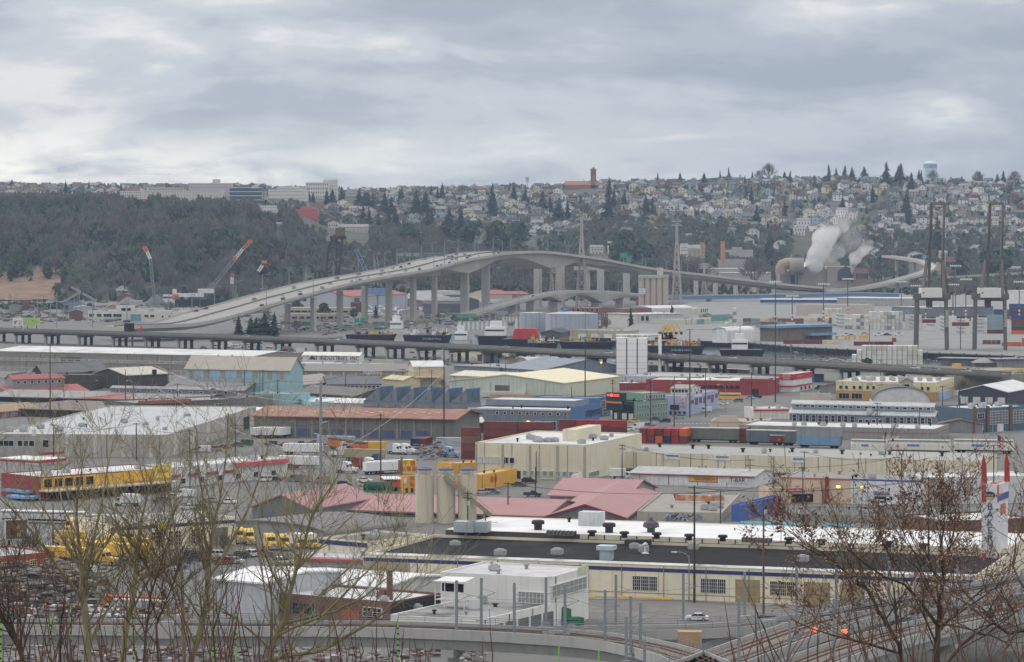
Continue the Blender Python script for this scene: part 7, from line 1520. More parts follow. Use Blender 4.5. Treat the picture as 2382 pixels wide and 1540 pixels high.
B('works','long olive grey wall behind the dark hangar',k7(1385,1312),k7(2450,1290),V(k7,1500),dep=20,wall=M((146,144,128),var=.08,streak=.3),roof=GREYR);b=B('works','long mustard works with a chimney block and small panes',k7(1425,1275),k7(2450,1215),V(k7,1390),dep=22,wall=M((208,176,102),var=.05),roof=GREYR);b.win('f',1,.62,.96,b.h*.5,b.h*.8,b.L*.3,bars=(16,2),glass=M((110,84,70)));b.put('chimney_block','f',.0,.05,b.h*.5,b.h+4.5,M((220,186,104)),.3,3)
B('canopy','long grey terminal canopy roof behind the mustard works',k7(1205,1075),k7(1660,1085),V(k7,1180),dep=10,wall=M((120,118,116)),roof=GREYR,par=0,over=2);B('office','grey hip roofed gate office behind the mustard works',k7(1665,1140),k7(1990,1140),V(k7,1200),dep=14,wall=M((96,94,92)),roof=M((144,142,138)),rt='hip',rh=3,par=0);B('canopy','second grey canopy roof behind the mustard works',k7(1990,1090),k7(2400,1085),V(k7,1200),dep=12,wall=M((150,150,150)),roof=GREYR,par=0,over=2)
b=B('store','peach store with a stepped curved parapet',k5(1402,1024),k5(2190,1032),V(k5,1165),dep=22,wall=M((208,192,172),var=.05,streak=.15),roof=M((176,160,140),rough=.9));m=MB();m.ext([(0,-.3,b.h-.2),(b.L*.6,-.3,b.h-.2),(b.L*.5,-.3,b.h+.5),(b.L*.45,-.3,b.h+2.2),(b.L*.18,-.3,b.h+2.2),(b.L*.08,-.3,b.h+.5)],(0,.5,0));part('curved_parapet',m,M((208,192,172),var=.05),b.o);b.put('dark_door','f',.68,.8,0,2.6,DARKM)
B('shop','white flat shop with a red edge and red awning by the clerestory hall',b4(-130,905),b4(190,902),V(b4,1000),dep=16,wall=M((214,208,200)),roof=WROOF).put('red_edge','f',0,1,3.4,4,RS,.3)
b=B('freight_shed','long freight shed with a rusted brown roof and blue doors',b2(-15,968),b2(1760,1000),V(b2,1172),E=b2(1985,0)[0],wall=M((124,122,118),var=.1,streak=.4),roof=M((150,108,94),rough=.85,var=.14,sc=.2,patch=.4,patchcol=(176,150,132),patchsc=.1),rt='x',rh=2.4,par=0,over=1.6);h=b.h
for k in range(9):b.doors('f',1,.13+k*.085,.2+k*.085,0.6,h*.42,b.L*.06,M((84,98,138),var=.15));b.put('post','f',.205+k*.085,.212+k*.085,0,h*.9,M((150,148,144)),.2)
for k in range(24):m=MB();yy=b.D*(.2+.06*(k%2));m.box(-.7,-.5,0,.7,.5,.12);o=part('skylight',m,M((190,176,160)),b.o,(b.L*(.06+k*.036),yy,h+2.4*yy/(b.D/2)+.42));o.rotation_euler=(math.atan2(2.4,b.D/2),0,0)
B('freight_shed','short white roofed end bay with a bright lamp',k2(790,1268),k2(1270,1275),V(k2,1345),dep=14,wall=DKGREY,roof=M((226,224,220)),rt='x',rh=1.6,par=0,over=1)
B('freight_shed','pinkish roofed open shed behind the rust red box stacks',k4(180,1050),k4(640,1045),V(k4,1185),dep=14,wall=M((84,56,58)),roof=M((206,190,184)),rt='x',rh=1.4,par=0)
for k in range(3):veh('trailer','white',*b2(70+k*105,1160),62,label=('first','second','third')[k]+' white lorry trailer backed up to the freight shed',group='white trailers at the freight shed')
stack(*k4(335,1545),1,[4],None,'the tall rust red pile by the cream block',-14,'long',big=False,pick=lambda i,j:('maroon','rust red','brown','rust red')[j],z=0)
stack(*k4(640,1330),2,[3,3],['rust red','maroon','rust red'],'the rust red pile behind the cream block',-14,'long');stack(*k4(1670,1195),4,[2],['rust red','maroon','red'],'the rust red row by the blue works',-12,'long',big=False)
stack(*b2(1400,1225),2,[1,1],['dark blue','maroon'],'the small pair in the lorry yard',-10,'end');stack(*b2(1600,1225),1,[1],['silver'],'the silver box in the lorry yard',-10,'long')
stack(*k5(462,1310),6,2,['red','orange','maroon','red','dark blue','rust red'],'the bright end-on row behind the cream warehouse',-12,'end');stack(*k5(1830,1310),1,[2],['maroon'],'the box between the railcars',-12,'end')
def railcar(L_,R_,vb,lab,mat,ribs=18,top=None,name='rail_wagon',round_=0,d=3.):
 (u0,v0),(u1,v1)=L_,R_;p0,p1=G(u0,vb),G(u1,vb+(v1-v0));h=(vb-v0)*p0.y/F;w=(p1-p0).length;t=thing(name,lab,'railcar',p0,math.atan2(p1.y-p0.y,p1.x-p0.x),'railcars');m=MB()
 if round_:m.ext([(0,0,1.2),(0,d,1.2),(0,d,h*.7),(0,d*.72,h),(0,d*.28,h),(0,0,h*.7)],(w,0,0))
 else:m.box(0,0,1.1,w,d,h);[m.box(w*k/ribs-.08,-.1,1.2,w*k/ribs+.08,0,h)for k in range(ribs+1)]
 part('car_body',m,mat,t);m=MB();m.box(-.05,-.12,h-.2,w+.05,d,h+.08);part('top_rail',m,top or PALE,t);m=MB();m.box(.3,.3,.7,w-.3,d-.3,1.1);part('underframe',m,DARKM,t)
 for x in(1.6,3.2,w-3.2,w-1.6):m=MB();m.tube((x,.3,.5),(x,d-.3,.5),.5,.5,10);part('wheel',m,TYRE,t)
 return t,w,h
railcar(k5(1115,1112),k5(1800,1125),V(k5,1310),'grey green ribbed railcar in front of the street corner',M((118,124,114),var=.15,streak=.4));railcar(k5(1900,1142),k6(0,0)if False else b4(235,1105),V(k5,1345),'blue grey ribbed railcar beyond the grey green one',M((104,116,122),var=.15,streak=.4))
railcar(b4(18,1140),b4(190,1142),V(b4,1232),'rust red box wagon with a yellow mark',CM['rust red']);t,w,h=railcar(b4(258,1062),b4(640,1072),V(b4,1250),'grey box stacked on a light blue box railcar',CM['grey']);m=MB();m.box(-.02,-.14,1,w,3,h*.56);part('lower_box',m,CM['light blue'],t)
for x0,x1,lab in((735,1050,'first white hopper car with a blue flash'),(1075,1615,'long white hopper car by the black signal frame'),(1650,2180,'white hopper car below the flag')):
 t,w,h=railcar(b4(x0,1180),b4(x1,1190),V(b4,1300),lab,M((216,212,204),var=.06,streak=.35),name='hopper_wagon',round_=1);m=MB();m.box(w*.3,-.03,h*.52,w*.5,.02,h*.68);part('blue_flash',m,M((84,124,190)),t)
b=B('factory','tall cream block with pilasters and a white roof',k4(520,1302),k4(2058,1352),V(b3,1525),far=b3(1152,1122),wall=CREAM,roof=WROOF);h=b.h
for x in(0,.24,.485,.73,.97):b.put('pilaster','f',x,x+.018,0,h*.96,M((168,164,148)),.25)
b.win('f',5,.02,.28,h*.42,h*.6,1.6,glass=PALE);b.win('f',2,.255,.36,h*.42,h*.6,1.6);b.win('f',9,.42,.95,1,h*.24,1.6,glass=M((130,150,148),rough=.2));b.win('r',7,.02,.2,.8,h*.22,1.2);b.put('dark_door','f',.37,.41,0,h*.22,DARKM);b.put('brown_door','f',-.2,.0,0,0.1,DARKM)if False else None
Blk(b,.6,.72,.35,.8,h-.4,3.6,'lift_house',CREAM,CREAM)
for x,y in((.42,.25),(.46,.22),(.52,.25),(.57,.27),(.75,.6),(.9,.5),(.85,.2),(.3,.4)):b.unit(x,y,2.4,1.8,1.2)
b=B('warehouse','very long cream warehouse with a grey roof',b3(782,1282),b4(1862,1370),1105,dep=32,wall=CREAM,roof=M((160,160,159),rough=.9,var=.07,sc=.15,patch=.35,patchcol=(144,144,144),patchsc=.05),par=.25);h=b.h
for k in range(16):b.put('wall_joint','f',.03+k*.062,.032+k*.062,0,h,M((150,144,124)),.06)
for x,t_ in((.19,'blue'),(.325,''),(.53,'')):b.put('sign_board','f',x-.012,x+.03,h*.66,h*.94,WHITE,.2);b.put('sign_print','f',x-.008,x+.026,h*.8,h*.9,M((120,130,180)),.24)
b.put('eave_line','f',0,1,h*.05,h*.12,M((120,116,104)),.9)
for x,y in((.06,.3),(.1,.8),(.2,.7),(.24,.75),(.36,.4),(.48,.6),(.62,.5),(.74,.6),(.88,.55)):(b.unit if int(x*100)%2 else b.vent)(x,y)
PINKR=M((172,128,130),rough=.7,var=.06,sc=.2,seam=1.3);WALLG=M((122,124,126),var=.08,streak=.2);BEIGE=M((232,222,194),var=.05,sc=.2,streak=.25);BLACKR=M((48,47,49),rough=.95,var=.25,sc=.12,spec=.1,patch=.5,patchcol=(78,77,78),patchsc=.06);WHR=M((222,223,225),rough=.7,var=.06,sc=.1,patch=.55,patchcol=(176,176,177),patchsc=.07);NAVS=M((56,64,118),var=.05);RED=M((186,46,46),rough=.5)
b=B('shop','white sign shop with a red edged low roof and a repair sign',c3(930,54),c3(1912,82),V(c3,152),E=c4(34,0)[0],wall=M((216,218,222),seam=1.5),roof=M((172,172,174),seam=1.2),rt='x',rh=1.2,par=0);h=b.h;b.put('red_edge','f',0,1,h*.95,h+.1,M((150,60,66)),.6);b.put('sign_board','f',.48,.7,h*.45,h*.92,M((226,176,70)),.2);b.put('sign_edge','f',.475,.705,h*.4,h*.96,RED,.12);b.text('f',.6,h*.68,1.2,'TRANSMISSION',M((130,50,40)),.3,sx=.8);b.put('sign_board','f',.77,.94,h*.4,h*.9,WHITE,.2);b.text('f',.865,h*.66,1.7,'T-BAR',M((40,40,44)),.3);b.doors('f',1,.03,.1,.5,h*.8,5,PALE)
b=B('showroom','long peach and white showroom with a grey roof',c4(92,82),c4(1225,112),V(c4,292),dep=22,wall=M((214,188,162),var=.05),roof=M((142,142,144),rough=.9),par=.3);h=b.h;b.put('white_front','f',.5,1,0,h,M((216,218,222)),.1);b.put('blue_edge','f',.5,1,h*.95,h*1.01,M((70,80,150)),.2);b.put('orange_edge','f',0,.5,h*.95,h*1.01,M((190,100,70)),.2);b.put('sign_tower','f',.325,.345,0,h*1.08,M((150,60,60)),1.5)
b=B('shop','small peach shop with a red sign under the peach showroom',c4(10,168),c4(425,160),V(c4,292),dep=10,wall=M((206,178,152)),roof=GREYR);b.put('red_sign','f',.36,.62,b.h*.72,b.h*.95,RED,.3);b.text('f',.49,b.h*.83,.7,'Budget Blinds',WHITE,.4);b.win('f',1,.4,.85,.4,b.h*.6,b.L*.4,bars=(4,1),frame=DARKM)
b=B('shop','small blue signed parts shop with a dark roof',c4(812,188),c4(1052,192),V(c4,302),dep=10,wall=M((220,222,226)),roof=M((110,108,106)));b.put('blue_sign','f',.08,.62,b.h*.72,b.h*.95,M((70,84,140)),.3);b.text('f',.35,b.h*.83,.8,'AUTO PARTS',WHITE,.4);b.win('f',1,.1,.7,.3,b.h*.6,b.L*.58,bars=(5,1),frame=DARKM)
b=B('warehouse','white and grey warehouse behind the bakery sign',c4(1225,84),c4(2080,70),V(c4,290),dep=18,wall=M((204,204,202),streak=.3),roof=WROOF);b.put('dark_slot','f',.16,.18,b.h*.3,b.h*.95,DARKM);B('warehouse','brick and white low warehouse beside the bakery sign',c4(1400,430),c4(2080,400),V(c4,560),dep=20,wall=BRICK,roof=OLDW)
b=B('concrete_block','old concrete block with graffiti and a rusted sign',c3(985,352),c3(1655,362),V(c3,425),E=c3(1798,0)[0],wall=M((176,170,156),var=.1,streak=.45),roof=M((152,148,140),rough=.9));h=b.h
rr=random.Random(8)
for k in range(26):m=MB();x=b.L*(.26+.46*rr.random());z=h*rr.uniform(.08,.7);m.path([(x+i*.55,-.12-.004*k,z+.5*math.sin(i*1.7+k))for i in range(4)],[.16]*4,4);part('graffiti_stroke',m,rr.choice((WHITE,M((120,140,190)),DARKM,M((160,176,208)))),b.o)
m=MB();m.box(0,0,0,b.L*.6,.3,1.6);part('rusted_sign',m,M((196,120,80),var=.3,sc=.8,patch=.8,patchcol=(206,190,170),patchsc=.5),b.o,(b.L*.3,b.D*.55,h));b.unit(.8,.7);b.unit(.9,.3)
b=B('warehouse','bright blue wall with a magenta stripe and cartoon free mural end',c3(1798,302),c4(98,226),V(c3,392),dep=2.5,wall=M((72,104,176),var=.05),roof=GREYR);b.put('magenta_stripe','f',.82,.93,0,b.h,M((206,84,120)),.2);b.put('black_end','f',.93,1,b.h*.2,b.h*.8,DARKM,.3)
b=B('mural_wall','pale blue painted low wall with an orange arch behind the white roof',c3(1780,440),c4(655,468),V(c4,500),dep=4,wall=M((120,190,212)),roof=PALE);b.put('rainbow','f',.62,.72,0,b.h,M((214,150,100)),.1);B('warehouse','low concrete warehouse with a dark roof before the parts shop',c4(228,372),c4(1095,384),V(c4,440),dep=24,wall=M((158,154,142),streak=.4),roof=M((104,104,106),rough=.9))
b=B('sign_tower','tall white and red bakery sign tower with blue letters',c4(1683,138),c4(1806,142),V(c4,960),E=c4(1890,0)[0],wall=M((222,222,224)),roof=RED);h=b.h
for f in 'fr':b.put('red_band',f,-.01,1.01,h*.83,h,RED,.12);b.put('red_band',f,-.01,1.01,h*.2,h*.34,RED,.12)
for k,c in enumerate('BAKERY'):b.text('f',.55,h*(.785-.076*k),2.1,c,NAVS,.2)
for z in(.9,.265):m=MB();m.lathe([(1.25,-.1),(1.25,0)],18);o=part('oval_badge',m,NAVS,b.o,b.at('f',b.L*.5,h*z,.2)[0]);o.rotation_euler=(rad(90),0,0);o.scale=(1,.62,1);b.text('f',.5,h*z,.9,'Franz',M((226,200,80)),.42);b.put('yellow_tag','f',.3,.75,h*(z-.035),h*(z-.02),YEL,.3)
for(x,y),c in(((0,.1),RED),((.98,1),RED)):m=MB();m.ext([(0,0,h),(1.2,0,h),(1.1,0,h+4),(.5,0,h+6.4),(.1,0,h+4.5)],(0,.3,0));part('fin',m,c,b.o,(b.L*x-.3,b.D*y*.8,0))
m=MB();m.tube((b.L*.5,b.D*.4,h),(b.L*.5,b.D*.4,h+8),.12);part('pole',m,DARKM,b.o);b.put('blue_panel','r',.0,1,h*.84,h*.9,M((84,96,150)),.2);b.put('orange_badge','r',.3,.7,h*.7,h*.8,M((200,120,80)),.2)
DY=M((226,166,40),rough=.6,var=.06,streak=.1)
b=B('diner','orange yellow upper box of the carriage diner',b2(1738,1392),b2(2108,1372),V(b2,1470),dep=8,wall=DY,roof=PALE);b=B('diner','long orange yellow carriage shed slanting behind the silos',c2(1745,68),c3(38,15),V(c2,160),dep=7,wall=DY,roof=M((190,170,120)));b.text('f',.4,b.h*.55,2.,'新 餐',RED,.2)
b=B('diner','yellow gate front with red characters beside the red carriage',c2(1155,75),c2(1258,72),V(c2,205),dep=2,wall=DY,roof=DY);b.put('dark_gap','f',.2,.42,0,b.h*.28,DARKM);b.put('dark_gap','f',.62,.82,0,b.h*.28,DARKM);b.put('white_sign','f',.08,.3,b.h*.55,b.h*.85,WHITE,.2);b.text('f',.72,b.h*.85,1.6,'新',RED,.2);b.text('f',.72,b.h*.5,1.6,'點',RED,.2)
railcar(c2(1013,98),c2(1152,96),V(c2,195),'bright red railway carriage end with a white roof',M((206,66,52),rough=.5),0,WHITE,'carriage',1,9);railcar(c2(1600,110),c2(1858,92),V(c2,182),'red railway carriage with small windows beside the yellow shed',M((196,74,70),rough=.5),0,WHITE,'carriage',1)
p=G(*k3(1500,1010));s=p.y/F/3.667/1.612;t=thing('pylon_sign','yellow and red chinese character sign on a tall post','sign',p,rad(-8));m=MB();m.box(5*s,-.3,150*s,185*s,.3,335*s);part('sign_board',m,M((236,196,44),rough=.4),t);m=MB();m.box(-25*s,-.1,0,0,.4,380*s);m.box(-60*s,0,150*s,-28*s,.3,330*s);part('post',m,M((140,110,96)),t);lettering('lettering','千 積\n點餐廳',78*s,RED,t,Vector((95*s,-.35,245*s)),0)
t=thing('tank_wagon','dark green tank wagon on a green frame by the red carriage','tank',G(*c2(960,200)),rad(-10));m=MB();m.tube((-4,0,1.8),(4,0,1.8),1.3,1.3,12);part('tank',m,M((44,92,72)),t);m=MB();m.box(-4,-1,0,4,1,.4);[m.box(x-.15,-1.1,.3,x+.15,1.1,1.6)for x in(-3,0,3)];part('frame',m,M((60,150,120)),t)
for x,y_ in((845,195),(1003,200)):t=thing('flag','small bright orange feather flag '+where(*c2(x,y_)),'flag',G(*c2(x,y_)),.4);m=MB();m.ext([(0,0,.3),(.5,0,.2),(.9,0,1.6),(.5,0,2.6),(-.1,0,2.2)],(0,.05,0));part('cloth',m,M((240,96,50)),t);m=MB();m.tube((0,0,0),(0,0,2.6),.04);part('pole',m,STEEL,t)
b=B('market_hall','long grey walled hall with a broad pink roof',c2(430,336),c3(268,396),V(c2,400),dep=34,wall=WALLG,roof=PINKR,rt='x',rh=2.8,par=0);b.win('f',16,.02,.78,b.h*.35,b.h*.85,3.4,frame=WALLG,bars=(3,1));
B('market_hall','grey gabled end wing of the long pink roofed hall',c2(-30,318),c2(432,338),V(c2,425),dep=36,wall=WALLG,roof=PINKR,rt='y',rh=3.4,par=0)
b=B('market_hall','cross gabled hall with a pink roof and a grey gable',c3(266,398),c3(890,408),V(c3,440),dep=74,wall=WALLG,roof=PINKR,rt='y',rh=3.3,par=0);m=MB();m.ext([(-.6,-.75,b.h-.1),(b.L/2,-.75,b.h+3.3),(b.L+.6,-.75,b.h-.1),(b.L+.6,-.75,b.h+.25),(b.L/2,-.75,b.h+3.7),(-.6,-.75,b.h+.25)],(0,.2,0));part('verge_trim',m,M((158,58,70)),b.o)
b=B('market_hall','pink roofed wing with a red trimmed end and yellow wall strip',c3(298,228),c3(900,244),V(c3,275),dep=34,wall=M((156,158,160)),roof=PINKR,rt='x',rh=3.4,par=0,over=.8);b.put('yellow_strip','f',.2,.65,.3,b.h*.85,M((214,180,84)));b.text('f',.42,b.h*.5,1.,'LAMPS & MORE',DARKM,.2);b.put('white_frame','l',.0,.3,0,b.h+4,WHITE,.3)
t=thing('silo_plant','three cream concrete silos with blue caps and a sloping conveyor','silo',G(*c2(1497,440)),rad(-2));s=t.location.y/F/3.387
for k,x in enumerate((-169,0,168)):
 m=MB();r_=73*s;H_=(440-62)*s;m.lathe([(r_,0),(r_,H_),(r_*.8,H_+.05),(r_*.8,H_+4*s*9)],22);o=part('silo',m,M((204,196,172),var=.05,sc=.4,streak=.4),t,(x*s,0,0));m=MB();m.lathe([(r_*.84,H_+36*s),(r_*.84,H_+46*s),(r_*.4,H_+58*s)],18);part('cap',m,M((96,104,140)),o);m=MB()
 for z in(20,34):[m.beam((-r_*1.05,-r_*.9,H_+z*s-.4),(r_*1.3,-r_*.9,H_+z*s-.4),.1)]
 [m.beam((q*r_*.4-r_,-r_*.9,H_),(q*r_*.4-r_,-r_*.9,H_+36*s),.08)for q in range(6)];part('guard_rail',m,M((170,160,150)),o)
m=MB();a,c=Vector((-10*s,-85*s,372*s)),Vector((365*s,-85*s,60*s));m.beam(a,c,.9,1.);[m.beam(a.lerp(c,q/12)+Vector((0,0,.5)),a.lerp(c,q/12)+Vector((0,0,1.5)),.08)for q in range(13)];m.beam(a+Vector((0,0,1.5)),c+Vector((0,0,1.5)),.1);m.beam(c-Vector((60*s,0,-40*s)),(c.x-60*s,c.y,0),.5);part('conveyor',m,M((150,142,120),var=.15),t)
b=B('factory','very long cream building with a navy stripe, black and white roofs',c2(852,690),c4(1620,868),V(c3,1048),dep=44,wall=BEIGE,roof=BLACKR,par=.7);h=b.h;b.put('navy_stripe','f',-.001,1,h*.8,h*.91,NAVS,.06);b.put('dado_line','f',0,1,h*.16,h*.18,M((150,134,100)),.06);b.put('roof_flashing','f',0,1,h-.06,h+.06,M((200,196,186)),.12)
m=MB();m.ext([(0,.35,h-.6),(0,5,h-.05),(0,5.3,h-.2),(0,.6,h-.66)],(b.L,0,0));part('white_roof_edge',m,M((196,196,196),var=.25,sc=.25,patch=.8,patchcol=(84,84,86),patchsc=.12),b.o)
def fx(x,tile=c3):
 u=tile(x,0)[0];k=(u-UC)/F;d=(b.p1-b.p0).normalized();return(k*b.p0.y-b.p0.x)/(d.x-k*d.y)
for x0,x1,tl in((950,1145,c3),(1487,1685,c3),(15,210,c4),(500,610,c3)):
 a,e=fx(x0,tl),fx(x1,tl);b.pane_win('f',a,h*.25,h*.66,e-a,12,4,WHITE if tl is c3 else BEIGE)
for x0,x1,tl in((1760,1955,c3),(285,490,c4),(565,750,c4)):a,e=fx(x0,tl),fx(x1,tl);b.doors('f',1,a,e,0,h*.68,e-a,M((164,144,104)),slats=7)
for k in range(26):b.put('wall_joint','f',b.L*k/26,b.L*k/26+.08,0,h*.8,M((178,166,138)),.03)
q=Blk(b,.02,1,1.0,1.74,0,h+1.2,'rear_hall',BEIGE,WHR,par=.25);zt=h+1.2
for k in range(34):q.put('buttress','f',q.L*k/34,q.L*k/34+.25,h-.4,zt-.1,M((90,88,88)),.15)
q.put('black_gutter','f',0,1,h-.6,h+.1,M((58,57,58)),.2)
def onroof(x,y,z,tl=c3):p=G(*tl(x,y),z);l=Matrix.Rotation(-b.a,4,'Z')@(p-b.p0);return l
for x,y,r_,hh,tl in((205,490,1.5,2.2,c3),(765,512,1.5,2.2,c3),(630,540,1.1,1.3,c3),(885,552,1.1,1.4,c3),(1140,560,1.1,1.4,c3),(1395,572,1.1,1.4,c3),(1660,580,1.1,1.4,c3),(165,600,1.1,1.4,c4),(425,610,1.1,1.3,c4),(950,625,1.,1.3,c4),(1225,640,1.,1.2,c4),(450,430,.5,1.2,c3)):
 l=onroof(x,y,zt,tl);m=MB();m.lathe([(r_*.62,0),(r_*.62,hh*.55),(r_,hh*.6),(r_,hh*.9),(r_*.8,hh)],12);part('roof_vent',m,DARKM,b.o,(l.x,l.y,zt-.2))
l=onroof(1095,510,zt);m=MB();m.lathe([(.9,0),(.9,.9),(1.9,1.3),(1.7,2.2),(.7,2.6),(.3,3.4)],14);part('mushroom_vent',m,M((84,84,88)),b.o,(l.x,l.y,zt-.2))
l=onroof(628,455,zt);m=MB();m.box(-2.6,-2,0,2.6,2,3.2);[m.box(-2.62+k*.65,-2.06,.1,-2.5+k*.65,-2,3.1)for k in range(8)];part('roof_unit',m,M((196,200,200),var=.1,streak=.5),b.o,(l.x,l.y,zt-.2))
for x in(1650,1760):l=onroof(c2(x,0)[0]*3.387-920*3.387 if 0 else x,505,zt,c2);m=MB();m.box(-2.3,-1.6,0,2.3,1.6,2.4);part('roof_unit',m,M((176,184,194),seam=.5),b.o,(l.x,l.y,zt-.2))
for x,y,tl in((390,532,c3),(1930,588,c3)):l=onroof(x,y,zt,tl);m=MB();m.ext([(-3.2,-1,0),(-3.2,1,0),(-3.2,0,1)],(6.4,0,0));[m.box(-3.2+k*.9,-1.05,0,-3.1+k*.9,1.05,1.02)for k in range(8)];part('skylight',m,M((92,90,88),var=.4,sc=2.),b.o,(l.x,l.y,zt-.2))
l=onroof(745,735,h-.7);m=MB();m.box(-1.2,-1.2,0,1.2,1.2,2.2);m.box(-1.8,-1.6,2.2,1.8,1.6,3.1);part('roof_unit',m,M((176,196,206)),b.o,(l.x,l.y,h-.7));l=onroof(1050,684,h-.7);m=MB();m.lathe([(1,0),(.3,.35),(.3,1.9),(.6,2),(.2,2.4)],10);part('roof_vent',m,M((206,204,198)),b.o,(l.x,l.y,h-.7))
for x in(940,1045):l=onroof(x,630,h-.7);m=MB();m.box(-1.3,-1,0,1.3,1,1.6);part('roof_unit',m,M((70,72,78)),b.o,(l.x,l.y,h-.7))
W1=b
b=B('factory','cream building with a navy stripe rising beside the yellow lorries',c1(872,458),c1(1856,395),V(c1,648),dep=20,wall=BEIGE,roof=M((150,150,152)));h=b.h;b.put('navy_stripe','f',0,1,h*.78,h*.9,NAVS,.06)
for x in(.06,.3,.44,.62):b.win('f',1,x,x+.12,h*.12,h*.66,b.L*.1,frame=BEIGE,bars=(5,4))
b.put('yellow_sign','f',.37,.46,h*.7,h*1.02,M((236,206,70)),.3);b.doors('f',1,.8,.95,0,h*.66,b.L*.12,M((120,116,108)))
b=B('factory','low cream wing with a navy stripe behind the yellow lorry cabs',c2(500,560),c2(878,592),V(c2,690),dep=22,wall=BEIGE,roof=M((112,110,110)));b.put('navy_stripe','f',0,1,b.h*.6,b.h*.9,NAVS,.06)
b=B('shop','white and red awning shop below the navy striped wing',c2(345,705),c2(845,720),V(c2,790),dep=12,wall=M((206,204,202)),roof=M((176,176,178)));b.put('red_awning','f',0,1,b.h*.62,b.h*.86,M((196,84,92)),1.2)
B('warehouse','dark grey domed roof behind the white roofed cream building',c2(560,540),c2(1180,470),V(c2,570),dep=34,wall=GREYR,roof=M((120,118,118),rough=.9),rt='archx',rh=2,par=0)
WG=M((226,225,220),var=.04,streak=.2)
g1=Bd('garage','white building wing with a row of grey roller doors',c2(1738,1213),c3(345,1068),5.3,E=c2(1060,0)[0],wall=WG,roof=M((150,150,150),rough=.9,patch=.7,patchcol=(60,60,62),patchsc=.08),par=.35);h=g1.h;g1.doors('f',5,.18,.98,0,h*.72,g1.L*.13,M((112,114,114)),slats=7);g1.unit(.5,.5,1.5,1.5,2.,WROOF)
b=B('garage','white two storey upper block with ribbon windows',c3(293,872),c3(602,788),V(c3,1250),E=c2(1455,0)[0],wall=WG,roof=M((190,190,192),rough=.8,patch=.3,patchcol=(170,170,172)),par=.4);h=b.h;b.win('f',1,.03,.93,h*.6,h*.84,b.L*.88,frame=WG,glass=M((150,154,152),rough=.3),bars=(8,2));b.win('l',1,.72,.96,h*.5,h*.72,b.D*.24,frame=WG,glass=M((150,154,152),rough=.3),bars=(7,2));b.put('sign_board','f',.72,.98,h*.9,h*1.05,M((206,206,176)),.2);b.put('dark_pipe','l',.3,.98,h*.38,h*.41,DARKM,.2);b.put('green_box','l',.8,.9,h*.3,h*.46,M((60,150,130)),1.5)
t=thing('porch','white two tier porch with a sloping roof on the garage building','porch',G(*c2(1420,1150),4.),b.a-math.pi/2-rad(4));s=t.location.y/F/3.387;m=MB();m.slab([(-10*s,-1,255*s),(280*s,-1,262*s),(280*s,3,282*s),(10*s,3,275*s)],.15);part('porch_roof',m,WHITE,t);m=MB();[m.beam((x*s,-.6,0),(x*s,-.6,255*s),.16)for x in(5,90,180,265)];[m.beam((0,-.6,z*s),(265*s,-.6,z*s),.12)for z in(110,140,165)];part('post',m,WHITE,t);m=MB();m.box(40*s,.5,170*s,230*s,.8,235*s);part('window',m,GLASS,t);m=MB();m.box(0,-.6,104*s,265*s,2.5,110*s);part('porch_floor',m,PALE,t)
b=B('works','old brick works with a pale flat roof',c2(75,985),c2(1058,1066),V(c2,1235),E=c2(1452,0)[0],wall=BRICK,roof=M((198,199,202),rough=.8,var=.06,patch=.4,patchcol=(176,176,178),patchsc=.08));h=b.h;b.win('f',4,.03,.4,h*.25,h*.7,b.L*.07,frame=M((90,110,120)),bars=(3,3));b.put('red_panel','f',.62,.76,h*.1,h*.55,M((190,72,64)),.3);b.win('f',1,.78,.95,h*.4,h*.75,b.L*.15,bars=(4,2));b.put('black_wall','r',0,1,0,h*.95,M((58,57,58)),.1);b.unit(.8,.35,2,1.5,1.5,BRICK)
B('works','low dark roofed brick wing before the old brick works',c2(1058,1132),c2(1738,1212),V(c2,1290),dep=16,wall=M((118,78,70),var=.15,sc=.8),roof=M((70,69,70),rough=.85,patch=.5,patchcol=(120,118,116))).win('f',5,.2,.98,.6,2.4,3,frame=STEEL)
p=G(*c2(1053,1240));s=p.y/F/3.387;t=thing('chimney','round brown brick chimney standing by the old brick works','chimney',p);m=MB();m.lathe([(27*s,0),(24*s,405*s),(27*s,408*s),(27*s,425*s)],14);part('shaft',m,BRICK,t)
b=B('shed','big pale arched shed with a white roof beyond the bare trees',c1(1690,890),c2(78,925),V(c1,1200),dep=24,wall=M((186,188,196),var=.05,streak=.3),roof=WHR,rt='x',rh=1.2,par=0);B('warehouse','white roofed long shed joining the arched shed and the brick works',c2(70,900),c2(1010,960),V(c2,1080),dep=24,wall=OLDW,roof=WHR,rt='x',rh=1,par=0)
b=B('workshop','red brick workshop with cream windows at the edge of view',c1(-70,712),c1(432,668),V(c1,830),dep=18,wall=M((158,84,70),var=.12,sc=.7),roof=M((170,170,172)));b.win('f',4,.1,.98,b.h*.25,b.h*.65,1.8,frame=M((214,200,150)),bars=(3,3));b.unit(.4,.5,1,1,1.6,M((120,60,50)))
billboard(c1(42,0)[0],c1(214,0)[0],V(c1,412),V(c1,575),V(c1,650),'grey framed billboard beside the silver tankers',[M((110,92,72),var=.2),M((60,52,46)),M((170,150,120))],18,3)
railcar(c1(2,345),c1(668,362),V(c1,440),'long silver tank wagon behind the billboard',M((196,198,200),rough=.4),0,WHITE,'tank_wagon',1);railcar(c1(680,382),c1(1062,390),V(c1,470),'maroon box wagon behind the cream building',M((120,50,58)),14)
YL=(236,190,40);YT=M(YL,rough=.5,var=.05,patch=.6,patchcol=(196,196,196),patchsc=.35)
